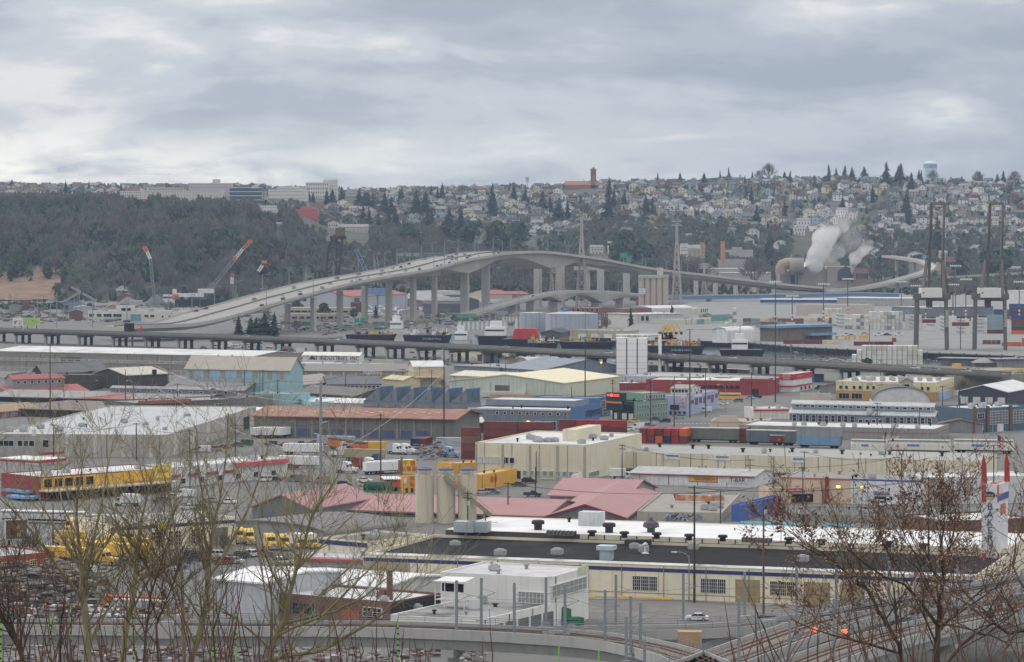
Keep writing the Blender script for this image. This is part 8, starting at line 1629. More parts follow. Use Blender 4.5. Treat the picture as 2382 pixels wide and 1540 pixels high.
for k,(x,y_,an)in enumerate(((560,770,-24),(700,715,-24),(900,735,-24),(1010,690,-24),(640,640,-24))):
 veh('trailer','yellow',*c1(x,y_),an,label=('first','second','third','fourth','rear')[k]+' yellow lorry trailer in the slanted rank beside the navy striped building',group='yellow lorries',paint=YT)
for k,(x,y_,an)in enumerate(((825,775,-30),(1165,735,-30),(560,520,-100),(620,560,-30))):veh('tractor','yellow',*c1(x,y_),an,label='yellow lorry cab '+where(*c1(x,y_))+(' facing the road',' with a grey grille',' parked alone',' among trailers')[k],group='yellow lorries')
for k,(x,y_)in enumerate(((1880,600),(1960,610))):veh('tractor','yellow',*c1(x,y_),-75,label=('first','second')[k]+' yellow lorry cab facing out at the green bin',group='yellow lorries')
for k,(x,y_)in enumerate(((110,650),(220,655),(330,640),(430,640))):veh('tractor' if k<2 else 'boxtruck','yellow',*c2(x,y_),-70,label=('tall yellow lorry cab by the car park','second tall yellow lorry cab by the car park','short yellow truck with a low nose','yellow flat nosed truck at the rank end')[k],group='yellow lorries')
CARS=[(1620,745,'maroon'),(1755,768,'red'),(1840,760,'white'),(1690,715,'white'),(1880,720,'green'),(1945,710,'white'),(1950,690,'silver'),(1245,810,'black'),(1395,800,'blue'),(1300,820,'white')]
for x,y_,c in CARS:veh(R.choice(('sedan','suv','sedan')),c,*c1(x,y_),R.uniform(150,170))
for x,y_,c,kd in((60,705,'red','pickup'),(230,770,'white','suv'),(855,120,'white','sedan'),(860,155,'yellow','sedan'),(620,185,'tan','pickup'),(700,155,'dark blue','suv'),(1785,215,'silver','sedan'),(1865,215,'grey','suv')):veh(kd,c,*c2(x,y_),-10)
for x,y_,c,kd in((60,155,'brown','sedan'),(140,130,'black','suv'),(165,235,'dark blue','pickup'),(860,100,'white','boxtruck')):veh(kd,c,*c3(x,y_),-12)
for x,y_,c,kd in((765,290,'white','van'),(900,312,'white','suv'),(935,300,'white','van')):veh(kd,c,*c4(x,y_),-30)
for x,y_,c,kd in((1000,310,'white','boxtruck'),(1260,285,'grey','suv'),(1350,250,'white','sedan'),(1480,335,'white','sedan'),(1560,335,'blue','sedan'),(1660,280,'silver','sedan'),(1800,290,'white','sedan'),(1450,240,'white','van')):veh(kd,c,*c1(x,y_),160)
veh('sedan','white',*c3(1455,1212),172,label='white saloon car alone on the wide road',group='cars on the road');veh('sedan','silver',*c3(440,1300),165,label='silver car half hidden by the rail parapet',group='cars on the road');veh('suv','dark blue',*c3(1985,1240),150,label='dark blue car at the road end by the rail viaduct',group='cars on the road')
for x,y_,c,kd in((750,860,'white','tractor'),(870,800,'red','tractor'),(1060,800,'white','tractor'),(1130,740,'blue','tractor'),(640,640,'white','tractor'),(760,600,'maroon','tractor'),(1440,600,'white','tractor'),(1560,600,'white','tractor'),(2150,640,'light blue','tractor'),(800,560,'white','boxtruck')):veh(kd,c,*k3(x,y_),R.choice((-25,-20,155)))
for x,y_,c in((1000,690,'tan'),(100,790,'white'),(150,610,'white'),(600,500,'silver'),(1260,870,'white'),(1330,860,'white'),(1390,850,'white')):veh('trailer',c,*k3(x,y_),30 if x>1200 else-14)
t=thing('tipper_body','bright yellow tipper body in the lorry yard','truck body',G(*k3(1110,560)),rad(-10));m=MB();m.ext([(-4,-1.2,.8),(3.6,-1.2,.8),(4.2,-1.2,3.4),(-3.6,-1.2,3.4)],(0,2.4,0));part('body',m,YEL,t);m=MB();m.box(-3.5,-.8,.3,3.2,.8,.8);part('chassis',m,DARKM,t);t,w,h=railcar(k3(480,375),k3(915,450),V(k3,520),'orange and black locomotive beyond the lorry yard',M((206,104,50)),10,DARKM,'locomotive')
for x,y_,c,kd in((0,1040,'yellow','sedan'),(640,1015,'blue','sedan'),(780,1045,'dark blue','suv'),(980,985,'silver','suv'),(200,1160,'white','sedan'),(280,1150,'white','sedan'),(400,1130,'white','van'),(480,1100,'silver','sedan'),(560,1110,'grey','pickup'),(1170,900,'white','van'),(1340,900,'white','van')):veh(kd,c,*k5(x+(350 if c=='yellow' else 0),y_),170)
veh('bus','yellow',*k5(1660,730),172,paint=YEL,label='yellow school bus parked by the long red works')
# light rail viaducts
RC=M((172,172,170),var=.06,sc=.2,streak=.3);RUST=M((104,84,74),rough=.7,var=.2,sc=1.5);BAL=M((128,116,106),rough=.95,var=.3,sc=3.)
def guide(nm,lab,pts,w,tracks,z=9.,colz=True):
 q=spline([G(u,v,z)for u,v in pts],5);N=frames(q);t=thing(nm,lab,'rail viaduct')
 m=MB();sweep(m,q,[(0,0),(0,-.9),(1.2,-1.3),(1.7,-2.8),(w-1.7,-2.8),(w-1.2,-1.3),(w,-.9),(w,0)],N=N);part('girder',m,RC,t)
 for a in(0,w-.3):m=MB();sweep(m,q,[(a,0),(a+.3,0),(a+.3,.75),(a,.75)],N=N);part('parapet',m,RC,t)
 m=MB();sweep(m,q,[(.3,.02),(w-.3,.02),(w-.3,.12),(.3,.12)],N=N);part('track_bed',m,BAL,t)
 for c in tracks:
  for g_ in(-.72,.72):m=MB();sweep(m,q,[(c+g_-.07,.12),(c+g_+.07,.12),(c+g_+.07,.34),(c+g_-.07,.34)],N=N);part('rail',m,RUST,t)
 for a in(.1,w-.15):
  m=MB()
  for zz in(1.05,1.4,1.75):sweep(m,q,[(a,zz),(a+.06,zz),(a+.06,zz+.07),(a,zz+.07)],N=N)
  for i in range(0,len(q)):p=q[i]+N[i]*a;m.beam(p+Vector((0,0,.7)),p+Vector((0,0,1.8)),.08)
  part('hand_rail',m,M((128,132,138)),t)
 for i in range(3,len(q)-1,6):
  p=q[i]+N[i]*w/2;m=MB();m.lathe([(1.,0),(1.,z-4.2),(1.3,z-4),(1.3,z-3.2)],14);c=part('column',m,RC,t,(p.x,p.y,0));m=MB();m.box(-w*.42,-1.1,z-4,w*.42,1.1,z-2.7);part('pier_cap',m,RC,c,(0,0,0),math.atan2(N[i].y,N[i].x))
  if i%12==3:m=MB();m.box(-w/2-.25,-1.6,z-1.4,w/2+.25,1.6,z+1.3);part('joint_block',m,RC,c,(0,0,0),math.atan2(N[i].y,N[i].x))if False else None
 for a in(-.35,w-.2):
  for i in range(6,len(q)-2,18):m=MB();m.box(0,-1.8,-1.3,.55,1.8,1.5);part('parapet_block',m,RC,t,q[i]+N[i]*a,math.atan2(N[i].y,N[i].x))
 return q,N
g1_=guide('rail_viaduct','concrete rail viaduct curving toward the viewer from the west',[(-60,1463),(300,1466),(600,1468),(880,1470),(1180,1482),(1340,1494),(1410,1503),(1470,1516),(1530,1534),(1580,1556)],8.5,(2.3,6.2))
g2_=guide('rail_viaduct','concrete rail viaduct branch passing behind the garage building',[(1262,1478),(1398,1476),(1595,1475),(1786,1462),(2000,1432),(2382,1362),(2460,1348)],6,(3.,),9.)
g3_=guide('rail_viaduct','twin track concrete rail viaduct rising through the brown leaved tree',[(1560,1560),(1700,1545),(1786,1519),(1993,1440),(2170,1400),(2382,1354),(2460,1340)],12,(2.2,5.2,8.6),9.)if False else guide('rail_viaduct','wide concrete rail viaduct rising through the brown leaved tree',[(1420,1680),(1640,1588),(1786,1530),(1993,1455),(2170,1412),(2382,1370),(2460,1356)],10,(2.6,7.),9.)
guide('rail_viaduct','lower concrete rail viaduct at the foot of the view',[(1660,1690),(1840,1602),(2000,1530),(2200,1470),(2460,1418)],9,(2.4,6.4),8.)
CM_=[(c2,1580,895,1325),(c2,1775,875,1300),(c3,18,915,1350),(c3,268,870,1235),(c3,417,930,1385),(c3,733,970,1425),(c3,818,850,1285),(c3,900,1180,1540),(c3,935,1020,1480),(c3,1012,1070,1450),(c3,1045,1360,1560),(c3,1350,838,1215),(c3,1833,825,1245),(c3,1787,1030,1560),(c4,170,1210,1560),(c4,225,790,1420),(c4,520,1040,1500),(c4,538,800,1180),(c4,755,890,1120),(c4,955,745,1170),(c4,1158,830,1280),(c4,1210,790,1130),(c4,1492,750,960),(c4,1998,820,1010)]
tops=[]
for tl,x,y0_,y1_ in CM_:
 (u,v0),(_,v1)=tl(x,y0_),tl(x,y1_);z=8.6;p=G(u,v1,z);h=(v1-v0)*p.y/F;t=thing('catenary_mast','grey steel catenary mast '+where(u,v1),'mast',p,rad(-25),'catenary masts');m=MB();m.box(-.18,-.18,0,.18,.18,h);part('pole',m,GALV,t);m=MB();m.box(-.5,-.5,0,.5,.5,.25);part('base_plate',m,STEEL,t)
 m=MB();m.beam((0,0,h*.62),(2.6,0,h*.74),.09);m.beam((0,0,h*.8),(2.6,0,h*.74),.06);part('bracket_arm',m,GALV,t);tops.append(p+Vector((2.2,-.8,h*.74)))
for i,j in((0,2),(2,4),(4,5),(5,7),(3,6),(6,11),(11,12),(12,15),(8,13),(13,14),(15,17),(17,19),(19,21),(14,16),(16,20)):cable(tops[i],tops[j],.5,'thin contact wire between catenary masts '+where(*uv(tops[i])),.03,M((120,122,124)))
t=thing('steel_pole','thick pale steel transmission pole rising beyond the bare trees','pole',G(*c2(510,500)));y=t.location.y;h=(V(c2,500)-V(b2,662))*y/F;m=MB();m.tube((0,0,0),(0,0,h),16/3.387*y/F*.95,12/3.8*y/F*.95,12);part('pole',m,GALV,t)
for k in range(6):m=MB();m.beam((0,0,h*(.56+.08*k)),((-1)**k*1.6,-.4,h*(.57+.08*k)),.2);part('insulator_arm',m,M((206,208,210)),t)
PT={'st':t.location+Vector((0,0,h*.85))}
PL=[(b1,445,330,990,1,0),(b1,1115,560,980,0,0),(b1,1183,670,980,1,0),(b1,1495,540,720,2,0),(b1,1212,1030,1370,1,0),(b1,1687,1090,1420,2,0),(b1,2090,1040,1420,2,0),(b1,475,1040,1400,1,1),(b1,165,690,760,1,2),(b1,525,800,980,1,2),(b1,1575,680,960,1,1),(b1,2170,560,780,2,0),(b2,60,560,780,1,0),(b2,193,650,830,1,0),(b2,795,600,800,0,0),(b2,1305,550,700,1,0),(b2,1560,560,740,2,0),(b2,1670,370,1210,1,0),(b2,1108,950,1540,2,0),(b2,2020,1235,1480,1,0),(b2,2217,440,600,1,1),(b3,650,265,960,1,0),(b3,530,710,975,0,0),(b3,1580,195,985,1,0),(b3,1720,540,980,2,0),(b3,1440,630,1085,0,0),(b3,1230,660,1050,1,0),(b3,895,650,980,2,0),(b3,2127,580,900,1,0),(b3,978,1220,1540,2,1),(b3,215,1285,1540,0,0),(b3,2115,1350,1560,1,0),(b3,340,420,560,0,0),(b4,65,90,850,1,0),(b4,970,850,1150,1,0),(b4,1345,910,1165,0,0),(b4,1550,700,980,1,1),(b4,322,1280,1560,1,1),(b4,1700,740,1110,0,1),(b4,1000,470,620,1,0),(c2,1668,195,765,2,1),(c2,1808,370,730,0,0),(c2,1985,120,390,1,0),(c3,185,0,240,0,0),(c3,1437,150,1070,2,0),(c3,1643,180,465,1,0),(c3,1875,-20,150,1,0),(c4,275,0,340,1,1),(c4,1052,-90,290,0,0),(c4,1265,80,980,1,0),(c1,1497,-60,240,1,0),(c1,418,290,660,0,0),(c3,1982,255,1180,0,1)]
ends=[]
for k,(tl,x,y0_,y1_,ar,tr)in enumerate(PL):
 lamp=(k%4==1)*(1 if k%8==1 else-1);t,e=wood_pole(tl(x,0)[0],V(tl,y0_),V(tl,y1_),ar,tr,lamp=lamp,mat=M((108,84,72),var=.2,sc=2.)if k==len(PL)-1 else None);ends.append(e)
for i,j in((4,5),(5,6),(6,18),(18,19),(7,4),(9,10),(10,13),(13,14),(17,21),(21,23),(23,33),(0,2),(2,3),(12,15),(15,16),(26,27),(24,28),(29,31),(40,42),(42,45),(45,47),(44,49),(46,48),(30,43),(37,48),(34,35)):
 for d in(-.6,.6):cable(ends[i]+Vector((d,0,-.4)),ends[j]+Vector((d,0,-.4)),1.6,'overhead line strung from the pole '+where(*uv(ends[i])),.04)
for d in(0,-14):cable(PT['st']+Vector((0,0,d)),ends[17]+Vector((0,0,d*.6)),3,'heavy power line from the thick steel pole',.07,M((190,192,194)));cable(PT['st']+Vector((0,0,d)),G(*b2(-900,1000))+Vector((0,0,22+d*.6)),3,'heavy power line running west from the thick steel pole',.07,M((190,192,194)))
for tl,x,y0_,y1_ in((b1,800,665,740),(b1,920,640,700),(b1,1190,672,960),(b2,1130,830,900),(b2,1590,1090,1170),(b3,1895,705,945),(b3,1245,850,1050),(b4,620,570,700),(b4,820,500,600),(b4,110,690,770),(b4,1810,1010,1110),(b4,1997,870,1200),(c3,1395,650,1060),(c3,1360,1,5)):
 if y1_>20:p=G(tl(x,0)[0],V(tl,y1_));h=(y1_-y0_)/3.8/F*p.y;cobra(p,h,rad(R.choice((0,180))),'curved arm street lamp '+where(tl(x,0)[0],V(tl,y1_)),'street lamps on the flats',arm=2.6,r=.12)
for tl,x,y_,w in((b3,792,497,'glowing orange lamp by the white silos'),(b3,143,1022,'glowing orange lamp before the rust red boxes'),(b4,135,193,'glowing orange lamp at the terminal gatehouse'),(c4,553,158,'glowing orange lamp before the peach showroom'),(c4,745,162,'second glowing orange lamp at the parts shop'),(b1,2018,942,'bright white lamp at the white roofed end bay'),(c4,365,1282,'small red rail signal lamp'),(c4,603,1297,'second small red rail signal lamp')):
 p=G(*tl(x,y_),7. if tl is not c4 or y_<200 else 10.);t=thing('lamp',w,'lamp',p);red=y_>1200;m=MB();m.lathe([(.1,-.35),(.55,-.1),(.55,.2),(.1,.35)],10);part('bulb',m,EM((255,170,70)if not red else(255,80,40),4.)if tl is not b1 else EM((255,220,180),4.),t);m=MB();m.tube((0,.3,-7),(0,.3,-.2),.1);part('post',m,GALV,t)
p=G(*b4(2040,1330),8);t=thing('flag','striped red and white flag with a blue corner on a pole','flag',p,rad(-10));m=MB();m.tube((0,0,-8),(0,0,7),.09);part('pole',m,STEEL,t)
for k in range(7):m=MB();m.ext([(.1+.35*k*.0,0,6.6-k*.5),(1.7,.2,5.4-k*.5),(1.75,.2,4.95-k*.5),(.1,0,6.15-k*.5)],(0,.04,0));part('stripe',m,(RED,WHITE)[k%2],t)
m=MB();m.ext([(.1,-.05,6.6),(.9,.05,6),(.9,.05,4.2),(.1,-.05,4.8)],(0,.04,0));part('blue_corner',m,NAVS,t)
for k,x in enumerate((600,890,1045,1200,1510)):t=thing('wheel_stop',('first','second','third','fourth','fifth')[k]+' yellow wheel stop along the navy striped wall','wheel stop',G(*c3(x,1022+k*7),.14),W1.a,'yellow wheel stops');m=MB();m.ext([(-1.8,-.2,0),(-1.8,.2,0),(-1.8,.12,.28),(-1.8,-.12,.28)],(3.6,0,0));part('block',m,YEL,t)
tree('t',c3(775,0)[0],V(c3,818),V(c3,1020),wid=1.0,label='small bare street tree by the navy striped wall');tree('t',c2(1435,0)[0],V(c2,765),V(c2,850),wid=1.8,label='reddish bare shrub behind the garage building',mat=M((120,92,80)));tree('t',c2(1080,0)[0],V(c2,710),V(c2,840),wid=1.5,label='pale bare tree by the brick chimney')
for x,y0_,y1_ in((1655,640,730),(1965,645,730),(2235,690,790)):tree('t',b2(x,0)[0],V(b2,y0_),V(b2,y1_),wid=1.2,label='round bare tree '+where(*b2(x,y1_)))
tree('t',k4(1540,0)[0],V(k4,520),V(k4,660),wid=1.2,label='round bare tree at the cream corner of the green warehouse');tree('b',b3(690,0)[0],V(b3,430),V(b3,540),wid=1.,label='dark bushy tree under the viaduct by the white silos');tree('b',b4(880,0)[0],V(b4,455),V(b4,545),wid=1.5,label='round dark tree before the big white box stack')
for x,c,n_ in((390,(50,128,84),'green donation bin with a curved top'),(490,(46,120,84),'low green skip beside the curved bin')):t=thing('bin',n_,'bin',G(*c3(x,1262)),.5);m=MB();w=1.6;m.ext([(-w,-1,0),(w,-1,0),(w,-1,3.4 if x<400 else 1.8),(0,-1,4. if x<400 else 1.9),(-w,-1,3.2 if x<400 else 1.7)],(0,2,0));part('body',m,M(c),t);m=MB();m.box(-w-.05,-1.1,1.4,w+.05,1.1,1.6);part('lid',m,M((36,90,66)),t)
p=G(*c3(1415,1480),3.);t=thing('glass_shelter','small glass walled shelter with a white roof by the tracks','shelter',p,rad(-6));s=p.y/F/3.387;m=MB();m.box(0,0,0,200*s,4,100*s);part('glass_wall',m,M((150,176,172),rough=.15,var=.2,sc=1.),t);m=MB();m.box(-.3,-.4,100*s,212*s,4.4,106*s);part('roof',m,WHITE,t);m=MB();[m.box(x*50*s-.06,-.06,0,x*50*s+.06,0,100*s)for x in range(5)];part('mullion',m,STEEL,t)
p=G(*c3(1400,1560),6.);t=thing('control_cabinet','tan metal control cabinet beside the tracks','cabinet',p,rad(-6));m=MB();m.box(-1.9,-1,0,1.9,1,5.4);part('body',m,M((186,150,118),var=.06),t);m=MB();[m.box(x-.06,-1.05,.2,x+.06,-1,3.6)for x in(-.6,0,.6)];part('door',m,M((150,118,90)),t)
for k,(tl,x,y0_,y1_)in enumerate(((c1,398,1180,1560),(c1,558,1090,1560),(c1,1052,1110,1560),(c1,1678,1200,1540),(c1,1858,1130,1440),(c2,1118,1215,1530),(c3,370,1390,1570),(c3,684,1440,1570),(c1,4,1150,1560))):
 p=A(tl(x,0)[0],V(tl,y1_),330);h=(y1_-y0_)/3.387/F*330;t=thing('marker_post','lime green banded marker post '+where(tl(x,0)[0],V(tl,y1_)),'post',p,k,'lime green marker posts');m=MB();m.tube((0,0,-14),(0,0,h),.1,.08,8);part('post',m,M((126,206,60),rough=.5),t)
 if k<6 or k==8:
  for q in range(6):m=MB();m.tube((0,0,h*(.1+.14*q)),(.02,0,h*(.14+.14*q)),.115,.11,8);part('dark_band',m,DARKM,t)
def heap(name,lab,poly,n,cols,seed,zmax,smin=.5,smax=2.2):
 rr=random.Random(seed);m=MB();us=[p_[0]for p_ in poly];vs=[p_[1]for p_ in poly]
 for k in range(n):
  u,v=rr.uniform(min(us),max(us)),rr.uniform(min(vs),max(vs));p=G(u,v);z=rr.random()**1.5*zmax;s=rr.uniform(smin,smax);Mx=Matrix.Translation(p+Vector((0,0,z)))@Matrix.Rotation(rr.uniform(0,6.3),4,'Z')@Matrix.Rotation(rr.uniform(-.5,.5),4,'X')
  q=MB();q.box(-s,-s*rr.uniform(.3,.7),0,s,s*.5,s*rr.uniform(.15,.6));m.add([Mx@Vector(a)for a in q.v],q.f,rr.randrange(len(cols)))
 o=part(name,m,cols,None);o['kind']='stuff';o['label']=lab
heap('scrap_metal','dark heap of scrap pallets and metal',[c1(-40,860),c1(820,1120)],700,[M((62,60,62)),M((104,100,98)),M((140,138,136)),M((150,150,150)),M((110,84,70))],1,4,.4,1.5);heap('scrap_metal','pale scattered scrap along the rail viaduct',[c1(-40,1140),c1(1480,1270)],620,[M((150,150,150)),M((190,190,190)),M((90,86,84)),M((150,110,84)),M((64,62,62))],2,2,.3,1.2);heap('scrap_metal','dark litter and parts on the ground under the rail viaduct',[c1(-40,1340),c3(-200,1560)],800,[M((116,112,110)),M((76,74,74)),M((130,124,120)),M((170,168,166)),M((120,86,66))],3,1.0,.25,.9);heap('yard_clutter','crates and oddments about the lorry yard',[k3(1680,500),k3(2140,690)],130,[M((70,68,66)),M((150,110,70)),M((90,110,150)),M((110,106,100))],4,2.2,.3,.9)
container('orange',G(*c1(1050,1120)),rad(-14),True,'orange container edge behind the scrap heap','containers by the scrap heap');container('silver',G(*c1(1120,1150)),rad(-14),True,'silver grey container behind the scrap heap','containers by the scrap heap')
# bare trees close to the viewer
def limb_tree(name,label,Y,limbs,seed,mat,twigs=1.,leaf=None,dense=1.,up=.35,group='bare trees below the viewpoint',spread=1.):
 """limbs: traced main limbs [(u, v, dv)...] with thickness; side branches grow from them"""
 rr=random.Random(seed);base=A(limbs[0][0][0],limbs[0][0][1],Y);t=thing(name,label,'tree',base,0,group);trunk,br,lf=MB(),MB(),[]
 def grow(p,d,L,r,lev):
  n=4;pts,rs=[p],[r];q=p.copy();dd=d.copy()
  for i in range(n):
   dd=(dd+Vector((rr.uniform(-1,1),rr.uniform(-1,1),rr.uniform(-.5,.9)))*.2).normalized();q=q+dd*(L/n);pts.append(q.copy());rs.append(max(.007,r*(1-.8*(i+1)/n)))
  br.path(pts,rs,4 if lev<2 else 3)
  if lev<3:
   k=rr.randint(2,4)if lev==0 else rr.randint(2,3)
   for i in range(int(k*dense+.5)):
    j=rr.uniform(.25,1.);a=int(j*(n-1));b_=pts[a].lerp(pts[a+1],j*(n-1)-a);s=Vector((rr.uniform(-1,1),rr.uniform(-1,1)*.8,rr.uniform(-.35,1)*spread)).normalized()
    grow(b_,(dd*.65+s*.75).normalized(),L*rr.uniform(.42,.7),max(.008,r*.5),lev+1)
  if leaf and lev>=1:
   for i in range(rr.randint(1,leaf)):lf.append(pts[rr.randint(1,n)]+Vector((rr.uniform(-.12,.12),rr.uniform(-.12,.12),rr.uniform(-.2,.02))))
 for li,lm in enumerate(limbs):
  yo=rr.uniform(-2.5,2.5)if li else 0.
  P=[A(u,v,Y+yo*(i/max(1,len(lm)-1)))-base for i,(u,v,w)in enumerate(lm)];rs=[w*Y/F/2 for _,_,w in lm]
  if li==0 or lm[0][1]>1500:P=[P[0]-Vector((0,0,14))]+P;rs=[rs[0]*1.15]+rs
  S,Q=[],[]
  for i in range(len(P)-1):
   for k in range(3):f=k/3;S.append(P[i].lerp(P[i+1],f)+Vector((rr.uniform(-1,1),0,rr.uniform(-1,1)))*rs[i]*.25);Q.append(rs[i]*(1-f)+rs[i+1]*f)
  S.append(P[-1]);Q.append(rs[-1]);trunk.path(S,Q,7)
  tot=sum((b_-a).length for a,b_ in zip(S,S[1:]));n=int(tot*1.25*twigs)
  for k in range(n):
   f=rr.uniform(.12,1.)if li==0 else rr.uniform(.05,1);i=min(len(S)-2,int(f*(len(S)-1)));p=S[i].lerp(S[i+1],rr.random());d=(S[i+1]-S[i]).normalized()
   s=Vector((rr.uniform(-1,1),rr.uniform(-1,1)*.8,rr.uniform(-.2,.9))).normalized();r=min(Q[i]*.5,.055)
   grow(p,(d*.55+s*.8+Vector((0,0,up))).normalized(),rr.uniform(1.6,4.2)*spread*(1.2-f*.5),max(.012,r),1 if rr.random()<.6 else 0)
 part('trunk',trunk,mat,t);part('branches',br,mat if not leaf else M((96,82,72),rough=.9,var=.25,sc=2.),t).name='crown'
 if lf:
  m=MB()
  for p in lf:
   s=rr.uniform(.03,.078);a=Vector((rr.uniform(-1,1),rr.uniform(-1,1),rr.uniform(-1,1))).normalized()*s;b_=a.orthogonal().normalized()*s*rr.uniform(.6,1.4);m.quad(p-a,p+b_*.6,p+a,p-b_*.6)
  m.m=[rr.randrange(3)for _ in m.f];part('foliage',m,[M((136,106,88),rough=.9,var=.3),M((120,92,80),rough=.9,var=.3),M((136,110,90),rough=.9,var=.3)],t)
 return t
def TL(tl,pts):return[(*tl(x,y),w)for x,y,w in pts]
MOSS=M((142,134,106),rough=.95,var=.35,sc=1.2,patch=.8,patchcol=(132,132,66),patchsc=.6);BARK=M((92,78,66),rough=.95,var=.3,sc=1.2)
limb_tree('bare_tree','tall mossy bare tree with a thick forked trunk, nearest the scrap heap',112,[TL(c1,[(700,1560,19),(680,1250,18),(660,1080,17),(648,940,15),(640,820,12),(625,620,8),(600,400,6.5),(612,230,5),(640,60,3.5),(650,-120,2)]),TL(c1,[(660,1070,11),(590,960,10),(450,780,9),(370,660,8),(280,550,6.5),(190,430,5),(90,330,4),(0,250,2.5)]),TL(c1,[(645,860,9),(720,640,7.5),(790,330,6),(850,0,4),(890,-200,2)]),TL(c1,[(640,830,7),(560,660,6),(440,480,5),(330,300,4),(240,60,2.5),(210,-80,1.5)]),TL(c1,[(615,560,5),(500,330,4),(450,100,3),(470,-160,2)])],3,MOSS,0.94)
limb_tree('bare_tree','mossy bare tree with a leaning trunk in the middle of the group',118,[TL(c1,[(955,1560,15),(980,1350,14),(1025,1140,13),(1050,950,12.5),(1075,780,11),(1085,620,7),(1110,420,5),(1170,200,3.5),(1230,0,2.2),(1260,-180,1.5)]),TL(c1,[(1070,800,7),(950,540,6),(900,380,4.5),(850,200,3),(840,0,2)]),TL(c1,[(1060,870,6.5),(1230,680,5.5),(1330,450,4),(1380,250,2.5),(1400,60,1.5)])],5,MOSS,1.04)
limb_tree('bare_tree','tall mossy bare tree with spreading upper limbs by the arched shed',120,[TL(c1,[(1500,1560,15),(1580,1300,15),(1625,1060,14.5),(1640,860,13.5),(1650,700,11),(1680,480,8),(1730,260,6),(1770,0,4.5),(1790,-200,3),(1800,-420,2)]),TL(c1,[(1650,860,9),(1740,740,8),(1850,540,7),(1960,320,5.5),(2040,100,4),(2100,-120,2.5),(2180,-330,1.5)]),TL(c1,[(1650,720,7),(1600,480,6),(1600,250,4.5),(1560,0,3),(1540,-240,2)]),TL(c1,[(1450,1500,9),(1440,1150,9),(1435,860,8),(1380,600,6),(1360,350,4.5),(1300,100,3),(1250,-80,2)])],7,MOSS,0.98)
limb_tree('bare_tree','wide mossy bare tree reaching long low limbs toward the garage building',108,[TL(c2,[(100,1560,17),(140,1360,15),(230,1210,13),(265,1000,11),(320,800,8.5),(390,560,7),(450,360,5.5),(560,200,4),(660,50,2.5),(700,-120,1.5)]),TL(c2,[(230,1230,8),(420,1190,7),(620,1140,6),(860,1020,4.5),(1050,860,3),(1180,700,1.6)]),TL(c2,[(140,1350,8),(300,1260,7.5),(520,1180,6.5),(700,1000,5),(900,800,3.5),(1050,640,2)]),TL(c2,[(60,1530,11),(300,1480,9.5),(520,1450,8.5),(760,1310,7.5),(920,1220,6),(1010,1140,4.5),(1180,960,2.5),(1310,840,1.3)]),TL(c2,[(330,800,6),(500,640,5),(700,440,3.6),(900,250,2)]),TL(c2,[(250,1050,6),(120,820,5),(60,650,3.5),(10,420,2)]),TL(c2,[(310,860,5),(300,600,4),(270,350,3),(280,120,1.8)])],9,MOSS,1.04)
limb_tree('bare_tree','dark leaning bare tree at the outer edge of the group',100,[TL(c1,[(190,1560,12),(150,1400,10),(90,1290,8.5),(10,1180,7),(-80,1080,5)]),TL(c1,[(150,1400,6),(200,1200,5),(230,980,3.5),(200,760,2),(180,560,1.2)]),TL(c1,[(60,1250,4),(70,1000,3),(20,760,2)])],11,BARK,.9)
limb_tree('bare_tree','slender grey bare saplings between the leaning trees',105,[TL(c1,[(1130,1560,6),(1150,1300,5.5),(1190,1000,4.5),(1270,760,3.4),(1330,560,2.2)]),TL(c1,[(1250,1560,6),(1230,1250,5),(1300,1080,4),(1370,900,3),(1420,760,2)]),TL(c1,[(480,1560,5),(470,1300,4.4),(500,1100,3.4),(520,900,2.2)]),TL(c1,[(1700,1560,5),(1680,1300,4),(1740,1100,3),(1800,900,1.8)])],13,BARK,.8)
limb_tree('leafy_winter_tree','broad tree clinging to brown leaves before the rail viaducts',88,[TL(c4,[(1335,1570,15),(1330,1400,14),(1342,1240,13),(1355,1080,11),(1375,900,9),(1400,750,7),(1440,620,5),(1470,480,3.5),(1480,330,2)]),TL(c4,[(1335,1250,9),(1200,1060,7.5),(1080,930,6),(920,870,5),(760,760,4),(620,640,2.4)]),TL(c4,[(1060,1560,11),(1030,1400,10),(960,1280,9.5),(860,1130,8.5),(790,970,7),(640,850,6),(540,770,5),(400,690,3.6),(200,590,2.4),(40,600,1.5)]),TL(c4,[(1050,1480,7),(800,1400,6),(600,1350,5),(350,1280,3.6),(170,1200,2)]),TL(c4,[(1380,880,5),(1360,650,4),(1390,400,2.6),(1360,200,1.4)]),TL(c4,[(1345,1230,6),(1500,1260,5),(1620,1290,4),(1750,1240,2.8)]),TL(c4,[(1350,1100,5),(1250,960,4),(1180,800,2.6),(1000,650,1.6)])],17,BARK,.95,6,.95,.1)
limb_tree('leafy_winter_tree','second brown leaved tree leaning in beside the bakery sign',82,[TL(c4,[(2150,1330,10),(2010,1290,9),(1890,1310,8),(1800,1250,7),(1720,1150,5),(1620,1060,3.4),(1520,960,2)]),TL(c4,[(1420,1540,9),(1530,1400,8),(1640,1310,7),(1760,1330,5),(1900,1400,3)]),TL(c4,[(2100,1050,7),(1980,900,6),(1930,780,4.6),(1950,600,3.2),(2000,420,1.8)]),TL(c4,[(2120,700,5),(1990,560,4),(1900,420,3),(1960,200,2)])],19,BARK,.75,3,.85,.1)
rr=random.Random(30);m=MB()
